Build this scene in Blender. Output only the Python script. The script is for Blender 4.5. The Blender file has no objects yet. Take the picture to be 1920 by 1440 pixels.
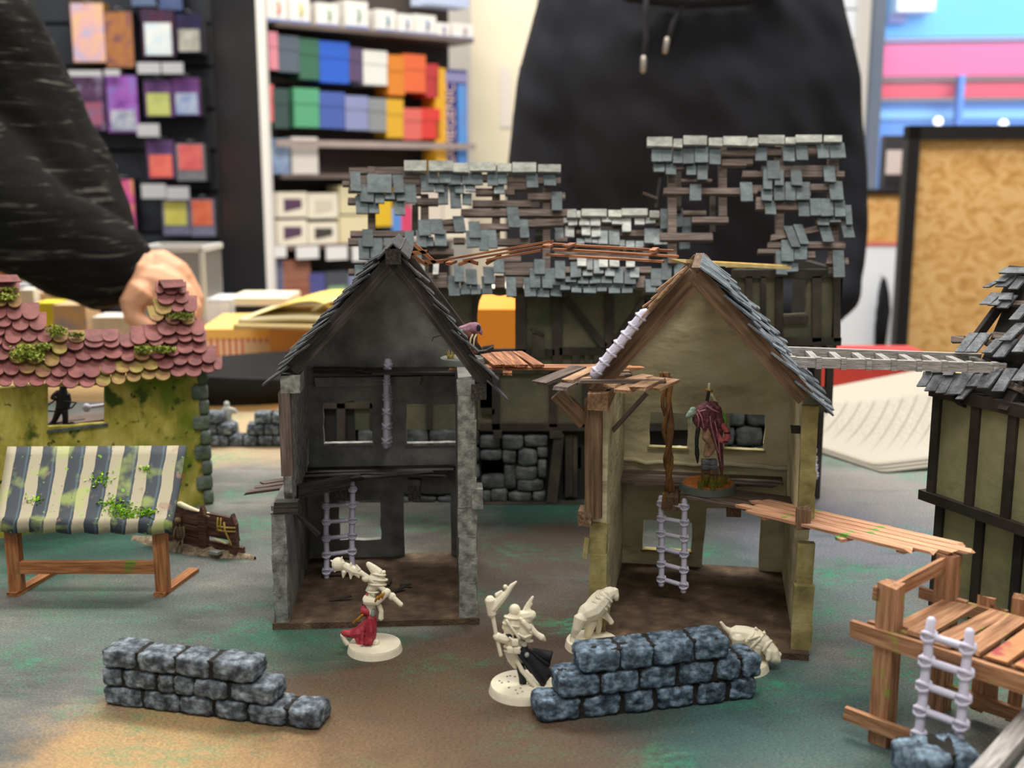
import bpy, math, random
from mathutils import Vector, Matrix, noise
from mathutils.geometry import tessellate_polygon
random.seed(7)
R = math.radians
S = 0.01            # everything below is written in centimetres
TZ = 80.0           # table top above the shop floor
sc = bpy.context.scene
COL = sc.collection

# ------------------------------------------------------------------ camera
FPX, CH, PITCH = 2100.0, 24.0, R(10.5)
cd = bpy.data.cameras.new('camera'); cam = bpy.data.objects.new('camera', cd); COL.objects.link(cam)
cd.sensor_width = 36; cd.lens = FPX / 1920 * 36; cd.clip_start = .01; cd.clip_end = 60
cam.location = (0, 0, (TZ + CH) * S); cam.rotation_euler = (R(90) - PITCH, 0, 0)
cd.dof.use_dof = True; cd.dof.focus_distance = .6; cd.dof.aperture_fstop = 9.6
sc.camera = cam
# ------------------------------------------------------------------ world, lights, exposure
w = bpy.data.worlds.new('world'); sc.world = w; w.use_nodes = True
bg = w.node_tree.nodes['Background']; bg.inputs[0].default_value = (1, .985, .96, 1); bg.inputs[1].default_value = .5
def area(name, loc, rot, sx, sy, e, col=(1, .95, .88)):
    l = bpy.data.lights.new(name, 'AREA'); l.shape = 'RECTANGLE'; l.size = sx; l.size_y = sy; l.energy = e; l.color = col
    o = bpy.data.objects.new(name, l); COL.objects.link(o); o.location = loc; o.rotation_euler = rot
area('ceiling_panel_light', (.1, 1.45, 2.75), (0, 0, 0), 1.2, .35, 50)
area('ceiling_panel_light', (-1.0, 1.9, 2.75), (0, 0, 0), 1.2, .35, 26)
area('ceiling_panel_light', (1.0, 1.9, 2.75), (0, 0, 0), 1.2, .35, 22)
area('ceiling_panel_light', (0, -.35, 2.75), (R(-18), 0, 0), 1.4, .5, 38)
area('ceiling_panel_light', (-.6, 2.7, 2.9), (R(25), 0, 0), 1.6, .4, 44)
area('daylight', (4.2, 6.0, 3.4), (R(80), 0, R(-8)), 4, 3, 240, (.93, .97, 1))
sc.view_settings.view_transform = 'Standard'; sc.view_settings.look = 'None'
sc.view_settings.exposure = 0.0; sc.view_settings.gamma = 1; sc.view_settings.use_curve_mapping = False

# ------------------------------------------------------------------ pixel rays -> places (authoring aid)
_c, _s = math.cos(PITCH), math.sin(PITCH)
def ray(px, py):
    u = px - 960; v = py - 720
    return Vector((u, FPX * _c - v * _s, -FPX * _s - v * _c))
CAMP = Vector((0, 0, CH))
def G(px, py, z=0.0):
    d = ray(px, py); return CAMP + d * ((z - CH) / d.z)
def W(px, py, y):
    d = ray(px, py); return CAMP + d * (y / d.y)
class Fr:
    def __init__(s, ox, oy, ang=0, oz=0):
        s.o = Vector((ox, oy, oz)); s.a = R(ang); s.m = Matrix.Rotation(s.a, 3, 'Z'); s.i = s.m.inverted()
    def L(s, p): return s.i @ (Vector(p) - s.o)
    def Wd(s, p): return s.m @ Vector(p) + s.o
    def plane(s, px, py, p0, n):
        c = s.L(CAMP); d = s.i @ ray(px, py); n = Vector(n)
        return c + d * ((Vector(p0) - c).dot(n) / d.dot(n))
    def yl(s, px, py, y): return s.plane(px, py, (0, y, 0), (0, 1, 0))
    def xl(s, px, py, x): return s.plane(px, py, (x, 0, 0), (1, 0, 0))
    def zl(s, px, py, z): return s.plane(px, py, (0, 0, z), (0, 0, 1))

# ------------------------------------------------------------------ materials
def lin(h):
    h = h.lstrip('#'); v = [int(h[i:i + 2], 16) / 255 for i in (0, 2, 4)]
    return tuple((c / 12.92 if c <= .04045 else ((c + .055) / 1.055) ** 2.4) for c in v) + (1,)
MATS = {}
class NT:
    def __init__(s, m): s.t = m.node_tree; s.n = s.t.nodes
    def new(s, k, **kw):
        n = s.n.new(k)
        for a, b in kw.items(): setattr(n, a, b)
        return n
    def lk(s, a, b): s.t.links.new(a, b)
def mat(name, cols, scale=150, rough=.8, bump=0, bscale=None, rand=0, stretch=None, spec=.3, detail=5, pos=None,
        dist=0, metal=0, trans=0, alpha=1, emit=0, spots=None):
    if name in MATS: return MATS[name]
    m = bpy.data.materials.new(name); m.use_nodes = True; MATS[name] = m
    t = NT(m); b = t.n['Principled BSDF']
    b.inputs['Roughness'].default_value = rough; b.inputs['Specular IOR Level'].default_value = spec
    b.inputs['Metallic'].default_value = metal; b.inputs['Transmission Weight'].default_value = trans
    b.inputs['Alpha'].default_value = alpha
    if isinstance(cols, str): cols = [cols]
    tc = t.new('ShaderNodeTexCoord'); vec = tc.outputs['Object']
    if stretch:
        mp = t.new('ShaderNodeMapping'); mp.inputs['Scale'].default_value = stretch; t.lk(vec, mp.inputs[0]); vec = mp.outputs[0]
    out = None
    if len(cols) > 1:
        nz = t.new('ShaderNodeTexNoise'); nz.inputs['Scale'].default_value = scale; nz.inputs['Detail'].default_value = detail
        nz.inputs['Distortion'].default_value = dist; nz.inputs['Roughness'].default_value = .6
        if rand:
            oi = t.new('ShaderNodeObjectInfo'); ad = t.new('ShaderNodeVectorMath', operation='ADD')
            mu = t.new('ShaderNodeMath', operation='MULTIPLY'); mu.inputs[1].default_value = 7.3
            t.lk(oi.outputs['Random'], mu.inputs[0]); t.lk(vec, ad.inputs[0]); t.lk(mu.outputs[0], ad.inputs[1]); t.lk(ad.outputs[0], nz.inputs['Vector'])
        else: t.lk(vec, nz.inputs['Vector'])
        cr = t.new('ShaderNodeValToRGB'); e = cr.color_ramp.elements
        pos = pos or [.3 + .4 * i / (len(cols) - 1) for i in range(len(cols))]
        e[0].position = pos[0]; e[0].color = lin(cols[0]); e[1].position = pos[-1]; e[1].color = lin(cols[-1])
        for p, c in list(zip(pos, cols))[1:-1]:
            x = e.new(p); x.color = lin(c)
        t.lk(nz.outputs['Fac'], cr.inputs[0]); out = cr.outputs[0]
    else:
        rgb = t.new('ShaderNodeRGB'); rgb.outputs[0].default_value = lin(cols[0]); out = rgb.outputs[0]
    for sp in (spots or []):      # (hex, scale, threshold, softness)
        n2 = t.new('ShaderNodeTexNoise'); n2.inputs['Scale'].default_value = sp[1]; n2.inputs['Detail'].default_value = 4
        t.lk(tc.outputs['Object'], n2.inputs['Vector'])
        mr = t.new('ShaderNodeMapRange'); mr.inputs['From Min'].default_value = sp[2]; mr.inputs['From Max'].default_value = sp[2] + sp[3]
        t.lk(n2.outputs['Fac'], mr.inputs[0])
        mx = t.new('ShaderNodeMix', data_type='RGBA'); mx.inputs['B'].default_value = lin(sp[0])
        t.lk(mr.outputs[0], mx.inputs['Factor']); t.lk(out, mx.inputs['A']); out = mx.outputs['Result']
    if rand:
        oi = t.new('ShaderNodeObjectInfo'); mr = t.new('ShaderNodeMapRange')
        mr.inputs['To Min'].default_value = 1 - rand; mr.inputs['To Max'].default_value = 1 + rand
        t.lk(oi.outputs['Random'], mr.inputs[0]); hs = t.new('ShaderNodeHueSaturation')
        t.lk(mr.outputs[0], hs.inputs['Value']); t.lk(out, hs.inputs['Color']); out = hs.outputs[0]
    t.lk(out, b.inputs['Base Color'])
    if emit:
        t.lk(out, b.inputs['Emission Color']); b.inputs['Emission Strength'].default_value = emit
    if bump:
        nb = t.new('ShaderNodeTexNoise'); nb.inputs['Scale'].default_value = bscale or scale; nb.inputs['Detail'].default_value = 8
        t.lk(vec, nb.inputs['Vector']); bp = t.new('ShaderNodeBump'); bp.inputs['Strength'].default_value = bump
        bp.inputs['Distance'].default_value = .0012
        t.lk(nb.outputs['Fac'], bp.inputs['Height']); t.lk(bp.outputs[0], b.inputs['Normal'])
    return m
WOODS = (60, 60, 14)
M = {
 'black_plaster': mat('black_plaster', ['484845', '7a7a75', '96968f'], 40, .75, .5, 220, pos=[.3, .55, .8]),
 'black_edge': mat('black_edge', ['4a4845', '7a7a75', 'a9a9a2'], 200, .75, .7, 300, pos=[.3, .5, .8]),
 'black_wood': mat('black_wood', ['171513', '2f2a27', '4a433d'], 10, .7, .5, 12, stretch=(5, 70, 70), rand=.15),
 'olive_plaster': mat('olive_plaster', ['8f8668', 'c0b893', 'd2cbab'], 22, .8, .8, 120, stretch=(1, 1, 2.2), pos=[.3, .5, .75], spots=[('5e563f', 30, .58, .25)]),
 'olive_edge': mat('olive_edge', ['5f5836', '887e50', 'a89e72'], 60, .8, .6, 200),
 'brown_wood': mat('brown_wood', ['402e1f', '634c37', '7c634b'], 8, .75, .5, 10, stretch=(5, 70, 70), rand=.15),
 'pale_brown': mat('pale_brown', ['6a5038', '947357', 'b09072'], 8, .8, .5, 10, stretch=(5, 70, 70), rand=.18),
 'grey_brown': mat('grey_brown', ['3c332d', '5d5048', '77685d'], 8, .8, .5, 10, stretch=(5, 70, 70), rand=.18),
 'mud': mat('mud', ['2b2119', '4a3b2d', '5b4a39', '8a765c'], 90, .9, .7, 900, pos=[.25, .45, .6, .85]),
 'slate': mat('slate', ['30383a', '465052', '5d686a'], 120, .72, .35, 500, rand=.26, pos=[.25, .5, .8]),
 'slate_light': mat('slate_light', ['6a6d6b', '8f918d', 'acaca5'], 120, .72, .35, 500, rand=.12),
 'slate_mid': mat('slate_mid', ['484f51', '676e6f', '828786'], 120, .72, .35, 500, rand=.22),
 'slate_black': mat('slate_black', ['1c1d1f', '36383b', '585b5e'], 150, .6, .4, 500, rand=.2),
 'slate_blue': mat('slate_blue', ['3f464c', '5b646b', '848a8e'], 150, .7, .4, 500, rand=.2),
 'slate_dark': mat('slate_dark', ['46494d', '65696d', '808488'], 200, .75, .5, 800, rand=.15),
 'ridge_pale': mat('ridge_pale', ['63665e', '85877e', 'a3a398'], 90, .75, .5, 400, rand=.16),
 'batten': mat('batten', ['3b332e', '5a4e47', '786a60'], 10, .8, .5, 12, stretch=(5, 70, 70), rand=.2),
 'inn_beam': mat('inn_beam', ['211d1a', '37302b', '4b423a'], 30, .8, .5, 100, rand=.15, spots=[('2c3a24', 45, .55, .2)]),
 'inn_panel': mat('inn_panel', ['3f3d33', '565442', '6a6651'], 18, .85, .5, 200, spots=[('414a34', 30, .54, .2), ('6a4f35', 25, .6, .15)]),
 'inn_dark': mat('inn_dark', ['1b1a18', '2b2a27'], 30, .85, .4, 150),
 'inn_stone': mat('inn_stone', ['2a2c2d', '4b4f50', '6a6e6e'], 90, .85, .9, 250, rand=.25, spots=[('33432f', 30, .6, .1)]),
 'plaster_moss': mat('plaster_moss', ['7c7428', 'b3a548', 'd0c070'], 60, .9, .8, 260, stretch=(1, 1, .5), pos=[.3, .5, .72], detail=8, spots=[('6d7a22', 18, .5, .1), ('48561a', 40, .58, .06), ('333c14', 140, .62, .06)]),
 'quoin': mat('quoin', ['3a433f', '5d665f', '7f877d'], 90, .85, .8, 300, rand=.12, spots=[('55631f', 40, .58, .12)]),
 'clay_tile': mat('clay_tile', ['553230', '7c4845', '925a55'], 110, .7, .4, 700, rand=.12, pos=[.25, .5, .8]),
 'clay_moss': mat('clay_moss', ['7c4f45', '8a7040', '9a9348'], 90, .8, .5, 700, rand=.1, pos=[.3, .5, .7]),
 'moss': mat('moss', ['4a5a16', '7d8a30', 'b5b56a'], 500, .95, rand=.2),
 'moss_bright': mat('moss_bright', ['6f9a1c', '98c92f', 'b6d95a'], 600, .95),
 'stall_wood': mat('stall_wood', ['6b3f22', '95603a', 'ae7b4e'], 8, .75, .5, 10, stretch=(5, 70, 70), rand=.1, spots=[('5f7a2a', 60, .62, .1)]),
 'dock_wood': mat('dock_wood', ['6f4a32', '9b7050', 'bb9170'], 8, .75, .5, 10, stretch=(5, 70, 70), rand=.12, spots=[('7f9a33', 55, .6, .12)]),
 'dock_red': mat('dock_red', ['a8744a', 'c79468'], 60, .75, .5, 100, rand=.1, spots=[('a04448', 60, .48, .1), ('a5b53c', 70, .6, .1)]),
 'bridge_wood': mat('bridge_wood', ['9c6c4e', 'c29070', 'd8ac8c'], 8, .75, .5, 10, stretch=(5, 70, 70), rand=.1, spots=[('5f9a3a', 90, .62, .06)]),
 'orange_wood': mat('orange_wood', ['5c3620', '8a583a', 'b88257'], 8, .7, .5, 10, stretch=(5, 70, 70), rand=.15),
 'pale_wood': mat('pale_wood', ['cfae6b', 'ecd79a'], 60, .7),
 'grey_resin': mat('grey_resin', ['7a7673', 'a19d99', 'c4c0bb'], 20, .7, .7, 60, stretch=(4, 50, 50)),
 'lilac_plastic': mat('lilac_plastic', 'c2bfd0', rough=.5, spec=.4),
 'stone': mat('stone', ['20242a', '4a5158', '7c868e', 'b5bdc2'], 230, .85, 1, 300, rand=.07, pos=[.3, .46, .62, .8], detail=9),
 'stone_b': mat('stone_b', ['1a1f26', '414e5a', '74899a', 'abbdc8'], 230, .85, 1, 300, rand=.07, pos=[.3, .46, .63, .8], detail=9),
 'stone_core': mat('stone_core', ['14140f', '2a2724'], 200, .95, .6),
 'mini_white': mat('mini_white', ['d9d1b8', 'e4dcc5'], 300, .6, spec=.35),
 'mini_red': mat('mini_red', ['7a1c2a', '9e2e3c', 'b9505a'], 250, .6),
 'mini_gold': mat('mini_gold', ['7a4d12', 'c08a2a'], 400, .4, metal=.4),
 'mini_black': mat('mini_black', ['1c1c1f', '2d2d31'], 300, .55),
 'mini_grey': mat('mini_grey', ['7b7f78', '9aa09a'], 400, .6),
 'cloak': mat('cloak', ['43262f', '6b3c46', 'a8707c'], 180, .7, .5, 250, pos=[.3, .52, .78], dist=1.5),
 'cloak_edge': mat('cloak_edge', ['322b3d', '564a66'], 200, .7),
 'flesh': mat('flesh', ['8a6a55', 'b08d72'], 300, .6),
 'tail': mat('tail', ['a84a50', 'd0757a'], 120, .55),
 'bone': mat('bone', ['b5ac8a', 'd8d0ae'], 300, .7),
 'green_cloth': mat('green_cloth', ['6c8a74', 'a8bda8'], 300, .7),
 'orange_sand': mat('orange_sand', ['9a5424', 'c07a3c'], 600, .95, .6, 900),
 'base_grey': mat('base_grey', '5c605c', rough=.6),
 'brick_mini': mat('brick_mini', ['4e4f54', '7a7d82'], 300, .8, .5, rand=.2),
 'brick_mini_b': mat('brick_mini_b', ['5b4434', '8b6c52'], 300, .8, .5, rand=.2),
 'grass': mat('grass', ['5c5a20', '8a8a35'], 900, .8),
 'earth': mat('earth', ['5b4e3f', '8a7a63', 'a89980'], 400, .95, 1, 700),
 'wreck_wood': mat('wreck_wood', ['2f201b', '54392e', '70503f'], 8, .8, .8, 14, stretch=(6, 70, 70), rand=.1),
 'rope': mat('rope', ['7a6228', 'b0954a'], 400, .8),
 'vine': mat('vine', ['4a3320', '8a6238'], 90, .85, .8, 200),
 'hoodie': mat('hoodie', ['1b1c21', '25262c'], 6, .92, .35, 300, spec=.15),
 'knit': mat('knit', ['0e0e0e', '1a1a19', '7c786f'], 5, .95, .3, 60, stretch=(2, 4, 26), pos=[.3, .58, .82], spec=.1, dist=1),
 'skin': mat('skin', ['c9916f', 'd8a482'], 20, .55, .15, 200),
 'metal_tip': mat('metal_tip', 'b0a79c', rough=.3, metal=.7),
}

# ------------------------------------------------------------------ mesh helpers
class MB:
    def __init__(s): s.v = []; s.f = []
    def add(s, vs, fs):
        o = len(s.v); s.v += [tuple(v) for v in vs]; s.f += [tuple(i + o for i in f) for f in fs]; return s
    def hexa(s, a, b):      # a: 4 points, b: 4 points opposite
        return s.add(list(a) + list(b), [(0, 1, 2, 3), (7, 6, 5, 4), (0, 4, 5, 1), (1, 5, 6, 2), (2, 6, 7, 3), (3, 7, 4, 0)])
    def box(s, lo, hi):
        x, y, z = lo; X, Y, Z = hi
        return s.hexa([(x, y, z), (x, Y, z), (X, Y, z), (X, y, z)], [(x, y, Z), (x, Y, Z), (X, Y, Z), (X, y, Z)])
    def beam(s, p, q, w, h, up=(0, 0, 1), jag=0):
        p = Vector(p); q = Vector(q); d = (q - p).normalized(); u = Vector(up)
        if abs(d.dot(u)) > .97: u = Vector((0, 1, 0))
        r = d.cross(u).normalized(); u = r.cross(d)
        def ring(c, j): return [c + r * (w / 2 * a) + u * (h / 2 * b) + d * (random.uniform(-j, j) if j else 0) for a, b in ((-1, -1), (1, -1), (1, 1), (-1, 1))]
        return s.hexa(ring(p, jag), ring(q, jag))
    def prism(s, poly, vec, holes=()):
        loops = [[Vector(p) for p in l] for l in ([poly] + list(holes))]; vec = Vector(vec)
        flat = [p for l in loops for p in l]; n = len(flat)
        tri = tessellate_polygon(loops)
        s_f = [tuple(t) for t in tri] + [tuple(i + n for i in reversed(t)) for t in tri]; k = 0
        for l in loops:
            m = len(l)
            for i in range(m): a, b = k + i, k + (i + 1) % m; s_f.append((a, b, b + n, a + n))
            k += m
        return s.add(flat + [p + vec for p in flat], s_f)
    def tube(s, pts, rad, n=8, flat=None):
        pts = [Vector(p) for p in pts]
        if not hasattr(rad, '__len__'): rad = [rad] * len(pts)
        P2 = [pts[0] - (pts[1] - pts[0]).normalized() * rad[0] * .6] + pts + [pts[-1] + (pts[-1] - pts[-2]).normalized() * rad[-1] * .6]
        R2 = [rad[0] * .55] + list(rad) + [rad[-1] * .55]
        vs = []; fs = []; prev = None
        for i, p in enumerate(P2):
            d = (P2[min(i + 1, len(P2) - 1)] - P2[max(i - 1, 0)]).normalized()
            if prev is None: u = Vector((0, 0, 1)) if abs(d.z) < .9 else Vector((0, 1, 0))
            else: u = prev
            r = d.cross(u).normalized(); u = r.cross(d).normalized(); prev = u
            for k in range(n):
                a = 2 * math.pi * k / n; vs.append(p + r * math.cos(a) * R2[i] + u * math.sin(a) * R2[i])
        for i in range(len(P2) - 1):
            for k in range(n): a = i * n + k; b = i * n + (k + 1) % n; fs.append((a, b, b + n, a + n))
        fs.append(tuple(range(n - 1, -1, -1))); fs.append(tuple(range(len(vs) - n, len(vs))))
        return s.add(vs, fs)
    def ell(s, c, r, n=10, m=7, rot=None):
        c = Vector(c); vs = []; fs = []
        for i in range(m + 1):
            t = math.pi * i / m
            for k in range(n):
                a = 2 * math.pi * k / n; v = Vector((r[0] * math.sin(t) * math.cos(a), r[1] * math.sin(t) * math.sin(a), r[2] * math.cos(t)))
                vs.append(c + (rot @ v if rot else v))
        for i in range(m):
            for k in range(n): a = i * n + k; b = i * n + (k + 1) % n; fs.append((a, a + n, b + n, b))
        return s.add(vs, fs)
    def loft(s, rings, n=14):   # rings: (centre, rx, ry[, rotz])
        vs = []; fs = []
        for g in rings:
            c, rx, ry = g[:3]; ro = g[3] if len(g) > 3 else 0
            for k in range(n):
                a = 2 * math.pi * k / n; x, y = rx * math.cos(a), ry * math.sin(a)
                vs.append((c[0] + x * math.cos(ro) - y * math.sin(ro), c[1] + x * math.sin(ro) + y * math.cos(ro), c[2]))
        for i in range(len(rings) - 1):
            for k in range(n): a = i * n + k; b = i * n + (k + 1) % n; fs.append((a, b, b + n, a + n))
        fs.append(tuple(range(n - 1, -1, -1))); fs.append(tuple(range(len(vs) - n, len(vs))))
        return s.add(vs, fs)
    def disc(s, c, r1, r2, h, n=36):
        c = Vector(c)
        return s.loft([(c, r1, r1), (c + Vector((0, 0, h * .75)), (r1 * .35 + r2 * .65), (r1 * .35 + r2 * .65)), (c + Vector((0, 0, h)), r2, r2)], n)
    def mesh(s, name, scale=S):
        me = bpy.data.meshes.new(name); me.from_pydata([(x * scale, y * scale, z * scale) for x, y, z in s.v], [], s.f); me.update(); return me
def put(name, me, m, parent=None, smooth=False):
    if isinstance(me, MB): me = me.mesh(name)
    o = bpy.data.objects.new(name, me); COL.objects.link(o)
    if m is not None:
        if not me.materials: me.materials.append(M[m] if isinstance(m, str) else m)
    if parent is not None: o.parent = parent
    if smooth: me.polygons.foreach_set('use_smooth', [True] * len(me.polygons))
    return o
def tag(o, label, cat, group=None, kind=None):
    if label: o['label'] = label
    if cat: o['category'] = cat
    if group: o['group'] = group
    if kind: o['kind'] = kind
    return o
def thing(name, label, cat, fr=None, group=None):
    o = bpy.data.objects.new(name, None); COL.objects.link(o); o.empty_display_size = .01
    if fr is not None: o.location = (fr.o.x * S, fr.o.y * S, (fr.o.z + TZ) * S); o.rotation_euler = (0, 0, fr.a)
    else: o.location = (0, 0, TZ * S)
    return tag(o, label, cat, group)
def solo(name, mb, m, fr, label, cat, group=None, smooth=False):     # a thing that is one mesh
    o = put(name, mb, m, None, smooth); o.location = (fr.o.x * S, fr.o.y * S, (fr.o.z + TZ) * S); o.rotation_euler = (0, 0, fr.a)
    return tag(o, label, cat, group)
def struct(name, mb, m, parent=None):
    o = put(name, mb, m, parent)
    if parent is None: o.location = (0, 0, TZ * S); o['kind'] = 'structure'
    return o
def blob(name, mb, m, parent, vox=.05, smooth_it=4, disp=None):
    """one continuous skin grown over overlapping masses"""
    me = mb.mesh(name, 1.0); o = bpy.data.objects.new(name, me); COL.objects.link(o)
    r = o.modifiers.new('r', 'REMESH'); r.mode = 'VOXEL'; r.voxel_size = vox; r.use_smooth_shade = True
    sm = o.modifiers.new('s', 'SMOOTH'); sm.iterations = smooth_it; sm.factor = .5
    dg = bpy.context.evaluated_depsgraph_get(); n = bpy.data.meshes.new_from_object(o.evaluated_get(dg))
    bpy.data.objects.remove(o); bpy.data.meshes.remove(me); n.name = name
    if disp:
        for v in n.vertices: v.co += Vector(disp(v.co))
    n.transform(Matrix.Scale(S, 4)); n.materials.clear()
    return put(name, n, m, parent, True)
def rag(poly, step, amt):      # ragged outline
    out = []
    for i, p in enumerate(poly):
        p = Vector(p); q = Vector(poly[(i + 1) % len(poly)]); k = max(1, int((q - p).length / step))
        for j in range(k):
            t = p.lerp(q, j / k)
            out.append(t + (Vector((random.uniform(-amt, amt), 0, random.uniform(-amt, amt))) if j else Vector()))
    return out
def plank(parent, name, m, p, q, w, h, up=(0, 0, 1), jag=.08):
    # built along its own x axis so the grain runs lengthwise
    p = Vector(p); q = Vector(q); d = (q - p).normalized(); u = Vector(up)
    if abs(d.dot(u)) > .97: u = Vector((0, 1, 0))
    r = d.cross(u).normalized(); u = r.cross(d); L_ = (q - p).length / 2
    j = lambda: random.uniform(-jag, jag) if jag else 0
    A_ = [(-L_ + j(), -w / 2, -h / 2), (-L_ + j(), w / 2, -h / 2), (-L_ + j(), w / 2, h / 2), (-L_ + j(), -w / 2, h / 2)]
    B_ = [(L_ + j(), -w / 2, -h / 2), (L_ + j(), w / 2, -h / 2), (L_ + j(), w / 2, h / 2), (L_ + j(), -w / 2, h / 2)]
    o = put(name, MB().hexa(A_, B_), m, parent); mm = Matrix((d, -r, u)).transposed()
    o.location = (p + q) / 2 * S; o.rotation_euler = mm.to_euler(); return o
def crop(ox, oy, sc_):
    return lambda X, Y: (ox + X / sc_, oy + Y / sc_)
def slab_px(parent, name, m, fr, p0, n, quad, ot, ob, th):   # flat piece lying on a sloping plane; quad TL TR BR BL
    n = Vector(n).normalized(); p0 = Vector(p0)
    o = [fr.plane(*quad[i], p0 + n * (ot if i < 2 else ob), n) for i in range(4)]
    return put(name, MB().hexa([p - n * th for p in o], o), m, parent)
ROCK = {}
def rock_mesh(sx, sy, sz, seed, k=.1, name='stone', nx=7):
    """rounded, chipped block"""
    mb = MB(); N = nx; idx = {}; vs = []; fs = []
    def vid(i, j, l):
        if (i, j, l) not in idx:
            p = Vector((i / N * 2 - 1, j / N * 2 - 1, l / N * 2 - 1)); e = 7
            L = (abs(p.x) ** e + abs(p.y) ** e + abs(p.z) ** e) ** (1 / e); p /= L
            q = Vector((p.x * sx / 2, p.y * sy / 2, p.z * sz / 2))
            nz = noise.noise(q * (2.2 / min(sx, sy, sz)) + Vector((seed * 3.7, seed, 0))) * k + noise.noise(q * (6 / min(sx, sy, sz)) + Vector((0, seed, 9))) * k * .55 + (noise.noise(q * (14 / min(sx, sy, sz)) + Vector((seed, 2, 5))) * k * .4 if N > 9 else 0)
            q += p.normalized() * nz * min(sx, sy, sz)
            idx[(i, j, l)] = len(vs); vs.append(q)
        return idx[(i, j, l)]
    for a in range(N):
        for b in range(N):
            for f in (0, N):
                q1 = [(f, a, b), (f, a + 1, b), (f, a + 1, b + 1), (f, a, b + 1)]; q2 = [(a, f, b), (a, f, b + 1), (a + 1, f, b + 1), (a + 1, f, b)]
                q3 = [(a, b, f), (a + 1, b, f), (a + 1, b + 1, f), (a, b + 1, f)]
                for q in (q1, q2, q3):
                    ids = [vid(*t) for t in q]; fs.append(ids if f else ids[::-1])
    return mb.add(vs, fs)

# ------------------------------------------------------------------ shop room, table, gaming mat
floor_m = mat('shop_floor', ['6f6c68', '827f7a'], 3, .5)
struct('floor', MB().box((-320, -150, -TZ - 4), (420, 560, -TZ)), floor_m)
wall_m = mat('white_wall', ['d8d4cb', 'e2ded6'], 3, .9)
struct('wall_back', MB().box((-320, 436, -TZ), (112, 446, 190)), wall_m)
def table():
    f = Fr(0, 90); t = thing('gaming_table', 'wide wooden gaming table under the painted play mat', 'table', f)
    wm = mat('table_top', ['c19a63', 'd3b07c'], 6, .6, stretch=(1, 8, 1))
    put('table_top', MB().box((-70, -76, -4), (70, 59, -.25)), wm, t)
    for x in (-64, 64):
        for y in (-70, 53): put('leg', MB().box((x - 3, y - 3, -TZ), (x + 3, y + 3, -4)), wm, t)
table()
def side_table():
    f = Fr(-38, 168); t = thing('side_table', 'second wooden table at the back left carrying boxes and books', 'table', f)
    put('table_top', MB().box((-32, -18.8, -4), (34, 14, -.25)), MATS['table_top'], t)
    for x in (-28, 30):
        for y in (-15, 10): put('leg', MB().box((x - 2.5, y - 2.5, -TZ), (x + 2.5, y + 2.5, -4)), MATS['table_top'], t)
side_table()
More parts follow.
